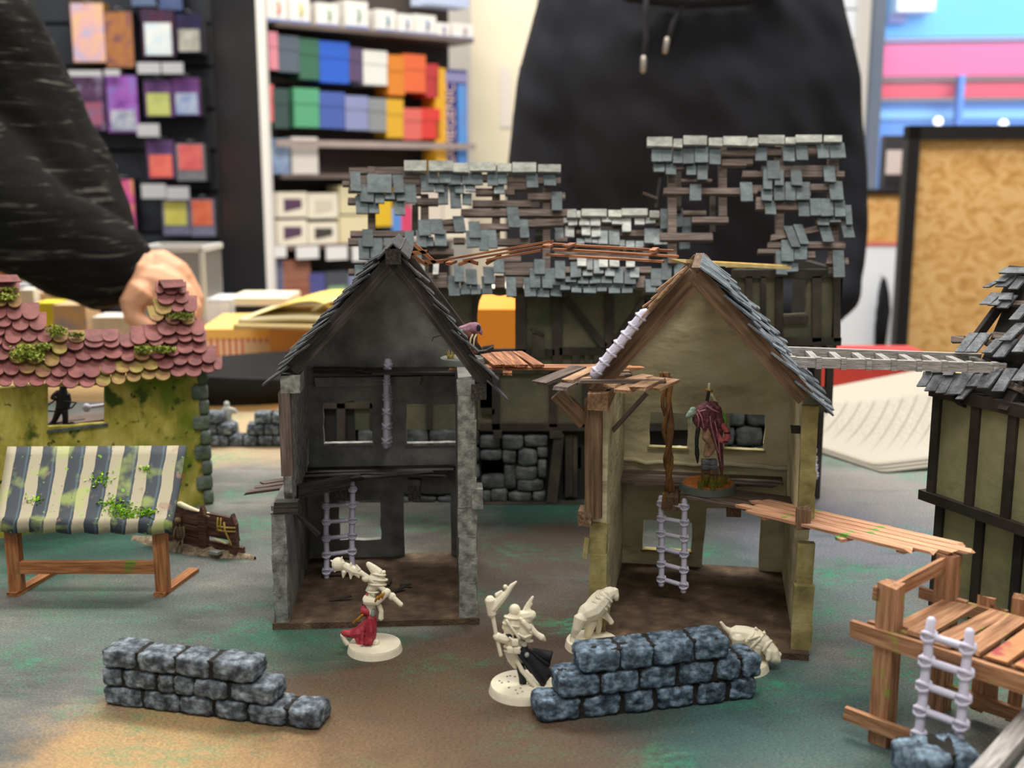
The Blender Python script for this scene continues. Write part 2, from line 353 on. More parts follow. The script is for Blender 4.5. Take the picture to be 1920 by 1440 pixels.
def mat_material():
    m = bpy.data.materials.new('play_mat'); m.use_nodes = True; t = NT(m); b = t.n['Principled BSDF']
    b.inputs['Roughness'].default_value = .75; b.inputs['Specular IOR Level'].default_value = .25
    tc = t.new('ShaderNodeTexCoord')
    # warp
    wn = t.new('ShaderNodeTexNoise'); wn.inputs['Scale'].default_value = 9; wn.inputs['Detail'].default_value = 6; wn.inputs['Roughness'].default_value = .65
    t.lk(tc.outputs['Object'], wn.inputs['Vector'])
    sb = t.new('ShaderNodeVectorMath', operation='SUBTRACT'); sb.inputs[1].default_value = (.5, .5, .5); t.lk(wn.outputs['Color'], sb.inputs[0])
    ms = t.new('ShaderNodeVectorMath', operation='SCALE'); ms.inputs['Scale'].default_value = .16; t.lk(sb.outputs[0], ms.inputs[0])
    ad = t.new('ShaderNodeVectorMath', operation='ADD'); t.lk(tc.outputs['Object'], ad.inputs[0]); t.lk(ms.outputs[0], ad.inputs[1])
    def nz(scale, st=None, rot=0, det=5):
        n = t.new('ShaderNodeTexNoise'); n.inputs['Scale'].default_value = scale; n.inputs['Detail'].default_value = det; n.inputs['Roughness'].default_value = .65
        mp = t.new('ShaderNodeMapping'); mp.inputs['Scale'].default_value = st or (1, 1, 1); mp.inputs['Rotation'].default_value = (0, 0, R(rot))
        t.lk(tc.outputs['Object'], mp.inputs[0]); t.lk(mp.outputs[0], n.inputs['Vector']); return n.outputs['Fac']
    def mapr(v, a, b_):
        r = t.new('ShaderNodeMapRange'); r.inputs['From Min'].default_value = a; r.inputs['From Max'].default_value = b_; t.lk(v, r.inputs[0]); return r.outputs[0]
    def mix(a, col, fac):
        x = t.new('ShaderNodeMix', data_type='RGBA'); t.lk(a, x.inputs['A'])
        if isinstance(col, str): x.inputs['B'].default_value = lin(col)
        else: t.lk(col, x.inputs['B'])
        t.lk(fac, x.inputs['Factor']); return x.outputs['Result']
    def mul(a, b_):
        x = t.new('ShaderNodeMath', operation='MULTIPLY'); t.lk(a, x.inputs[0])
        if isinstance(b_, float): x.inputs[1].default_value = b_
        else: t.lk(b_, x.inputs[1])
        return x.outputs[0]
    cr = t.new('ShaderNodeValToRGB'); t.lk(nz(7, (1, 1.8, 1), 20), cr.inputs[0]); e = cr.color_ramp.elements
    e[0].position = .3; e[0].color = lin('3f4341'); e[1].position = .74; e[1].color = lin('89837a'); x = e.new(.5); x.color = lin('5f615e')
    out = cr.outputs[0]
    def patch(px, py, rx, col, k=1.0, hard=.5):
        nonlocal out
        c = G(px, py); d = t.new('ShaderNodeVectorMath', operation='DISTANCE'); t.lk(ad.outputs[0], d.inputs[0]); d.inputs[1].default_value = (c.x * S, (c.y - 72) * S, 0)
        f = mapr(d.outputs['Value'], rx * S, rx * S * hard); out = mix(out, col, mul(f, k))
    patch(450, 810, 16, 'b39b78', .9); patch(300, 860, 10, '9c8c72', .6)
    patch(980, 1040, 9, '3c3128', .95); patch(1000, 1180, 8, '483a2e', .95); patch(760, 1290, 8, '524131', .95); patch(960, 1400, 8, '574536', .95)
    patch(330, 1400, 7, '7d6248', .95); patch(230, 1440, 7, 'a98a60', .9); patch(620, 1440, 6, '94764f', .8); patch(700, 1340, 7, '6a543c', .9)
    patch(1640, 1010, 13, '6d6f7c', .8); patch(1540, 1120, 7, '5a6466', .85); patch(1680, 920, 10, '8f8a88', .6)
    patch(1300, 1390, 7, '24403f', .9); patch(1500, 1340, 8, '3f5b58', .85); patch(1000, 955, 6, '1f4a40', .85); patch(1390, 1060, 6, '3f5552', .7)
    patch(580, 1190, 5, '2f5a4a', .7); patch(180, 1010, 9, '2a5148', .85); patch(150, 1160, 7, '56655f', .6)  # dark patch under the stall paints the awning's shadow into the mat
    # green and dark brush strokes
    g1 = mapr(nz(13, (1, 1.5, 1), 14), .5, .64); g2 = mapr(nz(130, (1, 1.8, 1), 25), .4, .62)
    gm = mapr(nz(3.2), .36, .52)
    out = mix(out, '1b8a63', mul(mul(mul(g1, g2), gm), .7))
    d1 = mapr(nz(13, (1, 2.6, 1), -18), .58, .72); out = mix(out, '2b3a3a', mul(d1, .5))
    h1 = mapr(nz(30, (1, 3, 1), 24), .6, .75); out = mix(out, 'c0b8a8', mul(h1, .12))
    patch(980, 1040, 10, '3c3128', .6); patch(760, 1290, 9, '524131', .6); patch(960, 1400, 9, '574536', .6)
    # fine grain
    gr = t.new('ShaderNodeValToRGB'); t.lk(nz(700, (1, 1.6, 1), 0, 2), gr.inputs[0]); e = gr.color_ramp.elements
    e[0].position = .35; e[0].color = (.5, .5, .5, 1); e[1].position = .68; e[1].color = (1.4, 1.4, 1.4, 1)
    x = t.new('ShaderNodeMix', data_type='RGBA', blend_type='MULTIPLY'); x.inputs['Factor'].default_value = .75; t.lk(out, x.inputs['A']); t.lk(gr.outputs[0], x.inputs['B'])
    t.lk(x.outputs['Result'], b.inputs['Base Color'])
    bn = t.new('ShaderNodeBump'); bn.inputs['Strength'].default_value = .35; bn.inputs['Distance'].default_value = .0008
    t.lk(nz(900, None, 0, 2), bn.inputs['Height'])
    b2 = t.new('ShaderNodeBump'); b2.inputs['Strength'].default_value = .25; b2.inputs['Distance'].default_value = .01; t.lk(nz(6, (1, 2, 1), 10, 1), b2.inputs['Height'])
    t.lk(bn.outputs[0], b2.inputs['Normal']); t.lk(b2.outputs[0], b.inputs['Normal'])
    return m
solo('play_mat', MB().box((-68, -45, -.25), (68, 47, 0)), mat_material(), Fr(0, 72), 'painted battlefield mat in green, grey and brown under the miniature houses', 'mat')

# ------------------------------------------------------------------ ruined gabled houses
def gable_roof(t, f, rg, le, re, rows, cols_l, cols_r, m, y0=-.4, cw=1.05, skip=.06):
    """slates on both slopes. rg, le, re: (x, z) of ridge and eaves"""
    for side, ea, ncol in ((-1, le, cols_l), (1, re, cols_r)):
        d = Vector((ea[0] - rg[0], 0, ea[1] - rg[1])); Ls = d.length; d.normalize(); n = Vector((-d.z * -side * -1, 0, 0)); n = Vector((d.z, 0, -d.x));
        if n.z < 0: n = -n
        for i in range(rows):
            s0 = Ls * (i + .1) / rows; s1 = s0 + Ls / rows * 1.75
            for j in ncol:
                if random.random() < skip: continue
                ya = y0 + j * cw + (.45 if i % 2 else 0) + random.uniform(-.06, .06); yb = ya + cw * .95
                ot, ob = .18 + random.uniform(0, .06), .42 + random.uniform(0, .28); e = random.uniform(-.2, .35)
                base = Vector((rg[0], 0, rg[1]))
                a, b = base + d * s0, base + d * (s1 + e); Y = Vector((0, 1, 0)); sk = random.uniform(-.12, .12)
                o = [a + n * ot + Y * ya, a + n * ot + Y * yb, b + n * ob + Y * (yb + sk), b + n * ob + Y * (ya + sk)]
                put('slate', MB().hexa([p - n * .09 for p in o], o), m, t)
def wall_poly(t, name, m, poly, vec, holes=(), ragstep=.5, ragamt=.05):
    return put(name, MB().prism(rag(poly, 1.2, ragamt * .6) if ragamt else poly, vec, [rag(h, ragstep, ragamt) for h in holes]), m, t)
def rect_px(f, x0, y0, x1, y1, y):
    a = f.yl(x0, y1, y); b = f.yl(x1, y0, y)
    return [Vector((a.x, y, a.z)), Vector((b.x, y, a.z)), Vector((b.x, y, b.z)), Vector((a.x, y, b.z))]

def black_house():
    f = Fr(-12.8, 57.1, 3.9); Wd, D = 10.95, 10.8
    t = thing('ruined_house', 'charcoal black open-fronted gabled house ruin with a lilac ladder inside', 'building', f, 'open gabled house ruins')
    rg = f.yl(738, 478, 0); le = f.yl(540, 702, 0); re = f.yl(918, 728, 0)
    rz, ez = rg.z, 14.0
    put('base', MB().box((-.1, -.25, 0), (Wd + .1, D, .35)), 'mud', t)
    yb = D - .6
    hol = [rect_px(f, 608, 752, 697, 832, yb), rect_px(f, 763, 757, 857, 832, yb), rect_px(f, 637, 938, 713, 1013, yb)]
    a = f.yl(757, 925, yb); b = f.yl(845, 925, yb)
    door = [Vector((a.x, yb, .36)), Vector((b.x, yb, .36)), Vector((b.x, yb, b.z)), Vector((a.x, yb, a.z))]
    poly = [Vector((0, yb, .35)), Vector((Wd, yb, .35)), Vector((Wd, yb, ez - .3)), Vector((rg.x, yb, rz - .7)), Vector((0, yb, ez - .3))]
    poly = poly[:1] + [door[0], door[3], door[2], door[1]] + poly[1:]
    for q_ in poly[1:5]: q_.z = max(q_.z, .35)
    poly[1].z = poly[4].z = .35
    wall_poly(t, 'back_wall', 'black_plaster', poly, (0, .5, 0), hol)
    for h in hol[:2]:
        put('window_sill', MB().box((h[0].x - .05, yb - .12, h[0].z - .12), (h[1].x + .05, yb + .4, h[0].z + .04)), 'black_edge', t)
    # left side wall with a tall gap behind the corner post
    L = lambda y, z: Vector((0, y, z))
    def ragx(poly, st, am):
        return [Vector((p.x, p.y + random.uniform(-am, am), p.z + random.uniform(-am, am))) for p in rag(poly, st, 0)]
    fl = 6.3
    put('side_wall', MB().prism(ragx([L(0, .3), L(yb, .3), L(yb, fl + .4), L(.3, fl + .4), L(.05, 4)], .5, .1), (.75, 0, 0)), 'black_plaster', t)
    put('side_wall', MB().prism([p + Vector((.55, 0, 0)) for p in ragx([L(1.6, fl + .3), L(yb, fl + .3), L(yb, ez - .3), L(1.9, ez - .3), L(1.8, 12.2), L(1.35, 11.2), L(1.7, 9), L(1.3, 8)], .45, .16)], (.45, 0, 0)), 'black_edge', t)
    put('side_wall', MB().prism([p + Vector((Wd - .95, 0, 0)) for p in ragx([L(0, .3), L(yb, .3), L(yb, ez - .4), L(.1, ez - .4), L(.05, 8)], .5, .08)], (.9, 0, 0)), 'black_plaster', t)
    # rough broken front edges of the two walls
    for x0, x1, z1 in ((.0, .8, fl + .2), (Wd - 1.0, Wd, ez - .5)):
        mb = MB(); z = .35
        while z < z1:
            h = random.uniform(1.2, 2.2)
            mb.hexa([(x0 + random.uniform(-.06, .1), -.12 + random.uniform(-.04, .04), z), (x0, .3, z), (x1, .3, z), (x1 + random.uniform(-.1, .06), -.12 + random.uniform(-.04, .04), z)],
                    [(x0 + random.uniform(-.06, .1), -.12 + random.uniform(-.04, .04), min(z + h, z1)), (x0, .3, min(z + h, z1)), (x1, .3, min(z + h, z1)), (x1 + random.uniform(-.1, .06), -.12 + random.uniform(-.04, .04), min(z + h, z1))]); z += h
        put('broken_wall_edge', mb, 'black_edge', t)
    # corner post, cap, stubs
    pa = f.yl(527, 875, -.1); pb = f.yl(549, 735, -.1)
    plank(t, 'corner_post', 'grey_brown', ((pa.x + pb.x) / 2 - .05, -.05, pa.z - .5), ((pa.x + pb.x) / 2 - .05, -.05, pb.z), .6, .6)
    pc = f.yl(545, 720, -.1); plank(t, 'post_cap', 'black_edge', (pc.x, -.3, pc.z), (pc.x, 1.6, pc.z), 1.0, .9)
    pc = f.yl(528, 952, -.2); plank(t, 'beam_stub', 'black_wood', (pc.x - .4, .0, pc.z), (pc.x + .9, .0, pc.z), .7, .65)
    pc = f.yl(895, 935, -.2); plank(t, 'beam_stub', 'black_edge', (pc.x, -.35, pc.z), (pc.x, 1, pc.z), .6, 1.1)
    pc = f.yl(905, 735, -.2); plank(t, 'beam_stub', 'black_wood', (pc.x - .2, -.3, pc.z), (pc.x - .2, 1, pc.z), .8, .8)
    # roof
    for ea in (le, re):
        d = Vector((ea.x - rg.x, 0, ea.z - rg.z)).normalized()
        for y in (.35, yb - .4):
            plank(t, 'rafter', 'black_wood', (rg.x, y, rg.z - .25), (ea.x - d.x * .3, y, ea.z - d.z * .3), .7, .75, jag=0)
    plank(t, 'ridge_beam', 'black_wood', (rg.x, -.55, rg.z - .05), (rg.x, yb, rg.z - .05), .8, .8)
    d = Vector((le.x - rg.x, 0, le.z - rg.z)); n = Vector((d.z, 0, -d.x)).normalized(); n = n if n.z > 0 else -n
    A = Vector((rg.x, 0, rg.z)) + n * .1; B = Vector((le.x, 0, le.z)) + n * .1
    put('roof_board', MB().hexa([A + Vector((0, .7, 0)), A + Vector((0, yb, 0)), B + Vector((0, yb, 0)), B + Vector((0, .7, 0))], [p + n * .12 for p in (A + Vector((0, .7, 0)), A + Vector((0, yb, 0)), B + Vector((0, yb, 0)), B + Vector((0, .7, 0)))]), 'black_wood', t)
    gable_roof(t, f, (rg.x, rg.z + .15), (le.x - .2, le.z - .2), (re.x + .1, re.z - .2), 11, range(0, 9), range(0, 1), 'slate_black')
    # ridge cap
    for s in (-1, 1):
        put('ridge_cap', MB().hexa([(rg.x, -.6, rg.z + .55), (rg.x, 9, rg.z + .55), (rg.x + s * .75, 9, rg.z - .2), (rg.x + s * .75, -.6, rg.z - .2)],
            [(rg.x, -.6, rg.z + .65), (rg.x, 9, rg.z + .65), (rg.x + s * .85, 9, rg.z - .15), (rg.x + s * .85, -.6, rg.z - .15)]), 'slate_black', t)
    # attic tie beam and remains of the boards
    a = f.yl(590, 694, yb - .3); b = f.yl(880, 700, yb - .3)
    plank(t, 'tie_beam', 'black_wood', (a.x, yb - .25, a.z), (b.x, yb - .25, b.z), .5, .35)
    plank(t, 'tie_beam', 'black_plaster', (a.x, yb - .15, a.z - .75), (b.x - 3, yb - .15, a.z - .75), .3, .55)
    for i, y in enumerate((yb - .8, yb - 1.5, yb - 2.2)):
        plank(t, 'attic_board', 'black_wood', (4 + i * .5, y, a.z + .1), (Wd - .6, y - .1, a.z + .1), .6, .12)
    # broken first floor
    k = 6.15
    for i, (x0, x1, y0, y1, w_) in enumerate([(.6, 9.9, 9.9, 9.9, .6), (.7, 9.6, 9.3, 9.2, .55), (.8, 8.4, 8.6, 8.9, .6), (-.3, 5.4, 6.4, 8.4, .6), (-.1, 4.4, 5.6, 7.6, .5), (.4, 3.6, 5.2, 6.6, .5), (4.4, 9.2, 8.6, 7.6, .35), (4.0, 8.6, 7.9, 8.2, .35)]):
        plank(t, 'floor_board', 'black_wood', (x0, y0, k + random.uniform(-.08, .08)), (x1, y1, k + .1 + random.uniform(-.1, .12)), w_, .14, jag=.25)
    a = f.yl(549, 885, 2.0); b = f.yl(648, 872, 4.0); plank(t, 'loose_beam', 'black_wood', (a.x, 3.2, k + .55), (b.x, 5.2, k + .55), .5, .7)
    for x0, x1, y0, dz in ((-2.2, .7, 5.7, .25), (-1.7, .9, 6.4, .33), (-1.4, .9, 7.0, .42)):
        plank(t, 'floor_board', 'grey_brown', (x0, y0 - .2, k - .35 + dz), (x1, y0 + .4, k - .15 + dz), .55, .14, jag=.2)
    for px in (640, 777):
        c = f.yl(px, 925, 7.0); plank(t, 'joist', 'black_wood', (c.x, 6.3, k - .55), (c.x, 10.0, k - .45), .75, .8)
    a = f.yl(570, 925, 3.5); b = f.yl(600, 950, 3.5); plank(t, 'brace', 'black_wood', (.75, 3.4, k - .6), (2.1, 3.4, k - 2.0), .2, .25)
    # charred bits on the ground
    for i, (px, py, l, an) in enumerate([(745, 1110, .9, .6), (760, 1100, .7, -.5), (640, 1125, 1.2, 0), (730, 1095, .8, 1.4), (690, 1135, .6, .3)]):
        c = f.zl(px, py, .4); dx = Vector((math.cos(an), math.sin(an), .2)) * l / 2
        plank(t, 'charred_stick', 'black_wood', c - dx + Vector((0, 0, .12)), c + dx + Vector((0, 0, .12)), .16, .1)
    return f, rg, le, re
H1 = black_house()

def olive_house():
    f = Fr(4.1, 55.9, -10.3); Wd, D = 11.3, 11.6
    t = thing('ruined_house', 'olive plaster open-fronted gabled house ruin with wooden canopy', 'building', f, 'open gabled house ruins')
    rg = f.yl(1306, 508, 0); le = f.yl(1105, 742, 0); re = f.yl(1518, 755, 0)
    put('base', MB().box((-.05, -1.0, 0), (Wd - .1, D, .35)), 'mud', t)
    yb = D - .6; ez = 13.2; rz = rg.z
    hol = [rect_px(f, 1217, 775, 1290, 838, yb), rect_px(f, 1358, 778, 1435, 842, yb), rect_px(f, 1205, 980, 1297, 1030, yb)]
    a = f.yl(1325, 953, yb); b = f.yl(1427, 953, yb); c = f.yl(1316, 1060, yb)
    door = [Vector((c.x, yb, .36)), Vector((b.x, yb, .36)), Vector((b.x, yb, b.z)), Vector((a.x, yb, a.z))]
    poly = [Vector((0, yb, .35)), Vector((Wd, yb, .35)), Vector((Wd, yb, ez)), Vector((rg.x, yb, rz - .6)), Vector((0, yb, ez))]
    door[0].z = door[1].z = .35; poly = poly[:1] + [door[0], door[3], door[2], door[1]] + poly[1:]
    wall_poly(t, 'back_wall', 'olive_plaster', poly, (0, .5, 0), hol, .4, .05)
    for h in hol: put('window_sill', MB().box((h[0].x - .1, yb - .15, h[0].z - .1), (h[1].x + .1, yb + .4, h[0].z + .05)), 'olive_edge', t)
    L = lambda y, z: Vector((0, y, z))
    def ragx(poly, st, am): return [Vector((p.x, p.y + random.uniform(-am, am), p.z + random.uniform(-am, am))) for p in rag(poly, st, 0)]
    put('side_wall', MB().prism(ragx([L(0, .3), L(yb, .3), L(yb, ez + .4), L(.3, ez - .2), L(.05, 6)], .6, .05), (.8, 0, 0)), 'olive_plaster', t)
    put('side_wall', MB().prism([p + Vector((Wd - .8, 0, 0)) for p in ragx([L(0, .3), L(yb, .3), L(yb, ez), L(1.0, ez - .4), L(1.4, 10), L(1.1, 7.0), L(2.6, 6.9), L(2.8, 5.2), L(.5, 5.0), L(.1, 3)], .5, .1)], (.75, 0, 0)), 'olive_plaster', t)
    for x0, x1, z0, z1, yy in ((-.05, .85, .35, 5.6, -.1), (Wd - .95, Wd + .05, .35, 2.6, -.45), (Wd - .85, Wd, 2.5, 5.2, -.05), (Wd - .85, Wd - .05, 6.6, ez - .6, .7)):
        z = z0; mb = MB()
        while z < z1:
            h = random.uniform(1.2, 2.0)
            r_ = lambda: random.uniform(-.04, .04)
            mb.hexa([(x0 + r_(), yy + r_(), z), (x0, yy + .5, z), (x1, yy + .5, z), (x1 + r_(), yy + r_(), z)], [(x0 + r_(), yy + r_(), z + h), (x0, yy + .5, z + h), (x1, yy + .5, z + h), (x1 + r_(), yy + r_(), z + h)]); z += h
        put('broken_wall_edge', mb, 'olive_edge', t)
    # timber: corner post, big beam end, stubs
    p0 = f.yl(1113, 970, -.2); p1 = f.yl(1113, 745, -.2)
    plank(t, 'corner_post', 'brown_wood', (p0.x, -.1, p0.z), (p1.x, -.1, p1.z), .85, .8)
    p0 = f.yl(1120, 752, -.4); plank(t, 'wall_plate', 'pale_brown', (p0.x + .05, -.75, p0.z), (p0.x + .05, 4, p0.z + .1), 1.05, .85)
    p0 = f.yl(1100, 972, -.4); plank(t, 'beam_stub', 'brown_wood', (p0.x - .1, -.5, p0.z), (p0.x - .1, .6, p0.z), .7, .8)
    p0 = f.yl(1096, 1030, -.3); plank(t, 'splinter', 'olive_edge', (p0.x, -.15, p0.z - .5), (p0.x + .12, -.15, p0.z + .6), .25, .3)
    p0 = f.yl(1500, 965, .0); plank(t, 'beam_stub', 'brown_wood', (p0.x + .15, -.1, p0.z - .7), (p0.x + .15, -.1, p0.z + .4), .7, .6)
    p0 = f.yl(1518, 820, .5); plank(t, 'beam_stub', 'inn_beam', (p0.x - .8, 2.2, p0.z), (p0.x + .5, 2.2, p0.z), .4, .35)
    # roof
    for k, ea in ((0, le), (1, re)):
        d = Vector((ea.x - rg.x, 0, ea.z - rg.z)).normalized()
        for y in (.3, yb - .45): plank(t, 'rafter', 'brown_wood', (rg.x, y, rg.z - .2), (ea.x - d.x * .3, y, ea.z - d.z * .3), .75, .9, jag=0)
    plank(t, 'ridge_beam', 'brown_wood', (rg.x, .15, rg.z - .1), (rg.x, yb, rg.z - .1), .5, .5)
    d = Vector((re.x - rg.x, 0, re.z - rg.z)); n = Vector((d.z, 0, -d.x)).normalized(); n = n if n.z > 0 else -n
    A = Vector((rg.x, .7, rg.z)) + n * .15; B = Vector((re.x, .7, re.z)) + n * .15; yy = Vector((0, yb - .7, 0))
    put('roof_board', MB().hexa([A, A + yy, B + yy, B], [p + n * .12 for p in (A, A + yy, B + yy, B)]), 'brown_wood', t)
    gable_roof(t, f, (rg.x, rg.z + .2), (le.x, le.z), (re.x + .25, re.z - .3), 10, [], range(0, 9), 'slate_blue', skip=.03)
    # a few thin splintered slates left near the peak on the bare slope
    d = Vector((le.x - rg.x, 0, le.z - rg.z)).normalized(); n = Vector((d.z, 0, -d.x)); n = n if n.z > 0 else -n
    for s0, l, y in ((.1, 1.6, -.5), (.3, 1.7, .3), (.6, 1.7, -.4), (.9, 1.6, .2), (1.3, 1.5, -.3), (1.7, 1.4, .4), (2.2, 1.6, -.2), (3.0, 1.3, .1)):
        a = Vector((rg.x, y, rg.z)) + d * s0 + n * .5; b = a + d * l + n * random.uniform(.05, .35)
        put('slate', MB().beam(a, b, .7, .09, n, .06), 'pale_brown', t)
    # wooden canopy on the left corner
    cz = f.yl(1120, 735, -.2).z + .55
    cz_p = lambda px, py: f.zl(px, py, cz)
    for (x0, y0, x1, y1, w_) in [(1010, 726, 1085, 696, .85), (1062, 722, 1130, 690, .6), (1050, 730, 1102, 703, .75), (1090, 700, 1180, 698, .5), (1115, 710, 1185, 706, .55), (1140, 725, 1215, 706, .7), (1165, 735, 1215, 712, .8), (1195, 735, 1235, 716, .8), (1222, 730, 1262, 713, .8), (1085, 722, 1245, 722, .35), (1168, 716, 1240, 724, .35), (1080, 715, 1170, 708, .4)]:
        a, b = cz_p(x0, y0), cz_p(x1, y1); dz = Vector((0, 0, random.uniform(-.05, .2)))
        plank(t, 'canopy_plank', random.choice(['pale_brown', 'grey_brown', 'pale_brown']), a + dz, b + dz, w_, .16, jag=.15)
    a = f.yl(1098, 792, -.1); b = f.yl(1045, 738, -.1); plank(t, 'brace', 'brown_wood', (a.x, -.1, a.z), (b.x, -.1, b.z), .4, .8)
    a = f.yl(1150, 806, 2.5); b = f.yl(1212, 738, 2.5); plank(t, 'brace', 'grey_brown', (a.x, 2.5, a.z), (b.x, 2.5, b.z), .22, .25)
    # twisted vine pole under the canopy
    pts = [f.yl(px, py, 6.0) for px, py in ((1256, 920), (1252, 860), (1258, 800), (1253, 750), (1257, 712), (1246, 700))]
    put('vine_pole', MB().tube(pts, [.2, .18, .22, .18, .22, .12], 7), 'vine', t, True)
    for k in (0, 1):
        tw = [p + Vector((.2 * math.cos(i * .9 + k * 3), .2 * math.sin(i * .9 + k * 3), 0)) for i, p in enumerate([pts[0].lerp(pts[-1], j / 14) for j in range(15)])]
        put('vine_stem', MB().tube(tw, .12, 5), 'vine', t, True)
    plank(t, 'vine_pole_foot', 'vine', f.yl(1246, 925, 6.0), f.yl(1243, 955, 6.0), .2, .2)
    # broken first floor
    k = 6.25
    for (x0, x1, y0, y1, w_) in [(.7, 10.2, 10.7, 10.7, .65), (.7, 10.2, 10.0, 10.0, .6), (.7, 9.8, 9.35, 9.3, .6), (.7, 5.0, 8.7, 8.7, .6), (1.6, 4.6, 8.1, 8.1, .5), (4.6, 10.6, 8.4, 6.6, .6), (4.9, 10.7, 7.7, 5.9, .6), (5.2, 10.7, 7.0, 5.1, .6), (4.4, 9.6, 6.7, 4.5, .6), (4.9, 8.3, 6.0, 4.2, .5)]:
        plank(t, 'floor_board', 'grey_brown', (x0, y0, k + random.uniform(-.05, .05)), (x1, y1, k + random.uniform(-.05, .05)), w_, .14, jag=.2)
    for px, yy in ((1258, 6.0), (1376, 5.4)):
        c = f.yl(px, 960, yy); plank(t, 'joist', 'brown_wood', (c.x, yy, k - .5), (c.x, 10.9, k - .5), .8, .8)
    mb = MB(); pts = [Vector((x, yb - .1 + random.uniform(-.05, .05), 6.9 + random.uniform(-.12, .12))) for x in [.8 + i * .7 for i in range(15)]]
    put('plaster_ridge', MB().tube(pts, .16, 6), 'olive_plaster', t, True)
    return f, rg, le, re, k
H2 = olive_house()

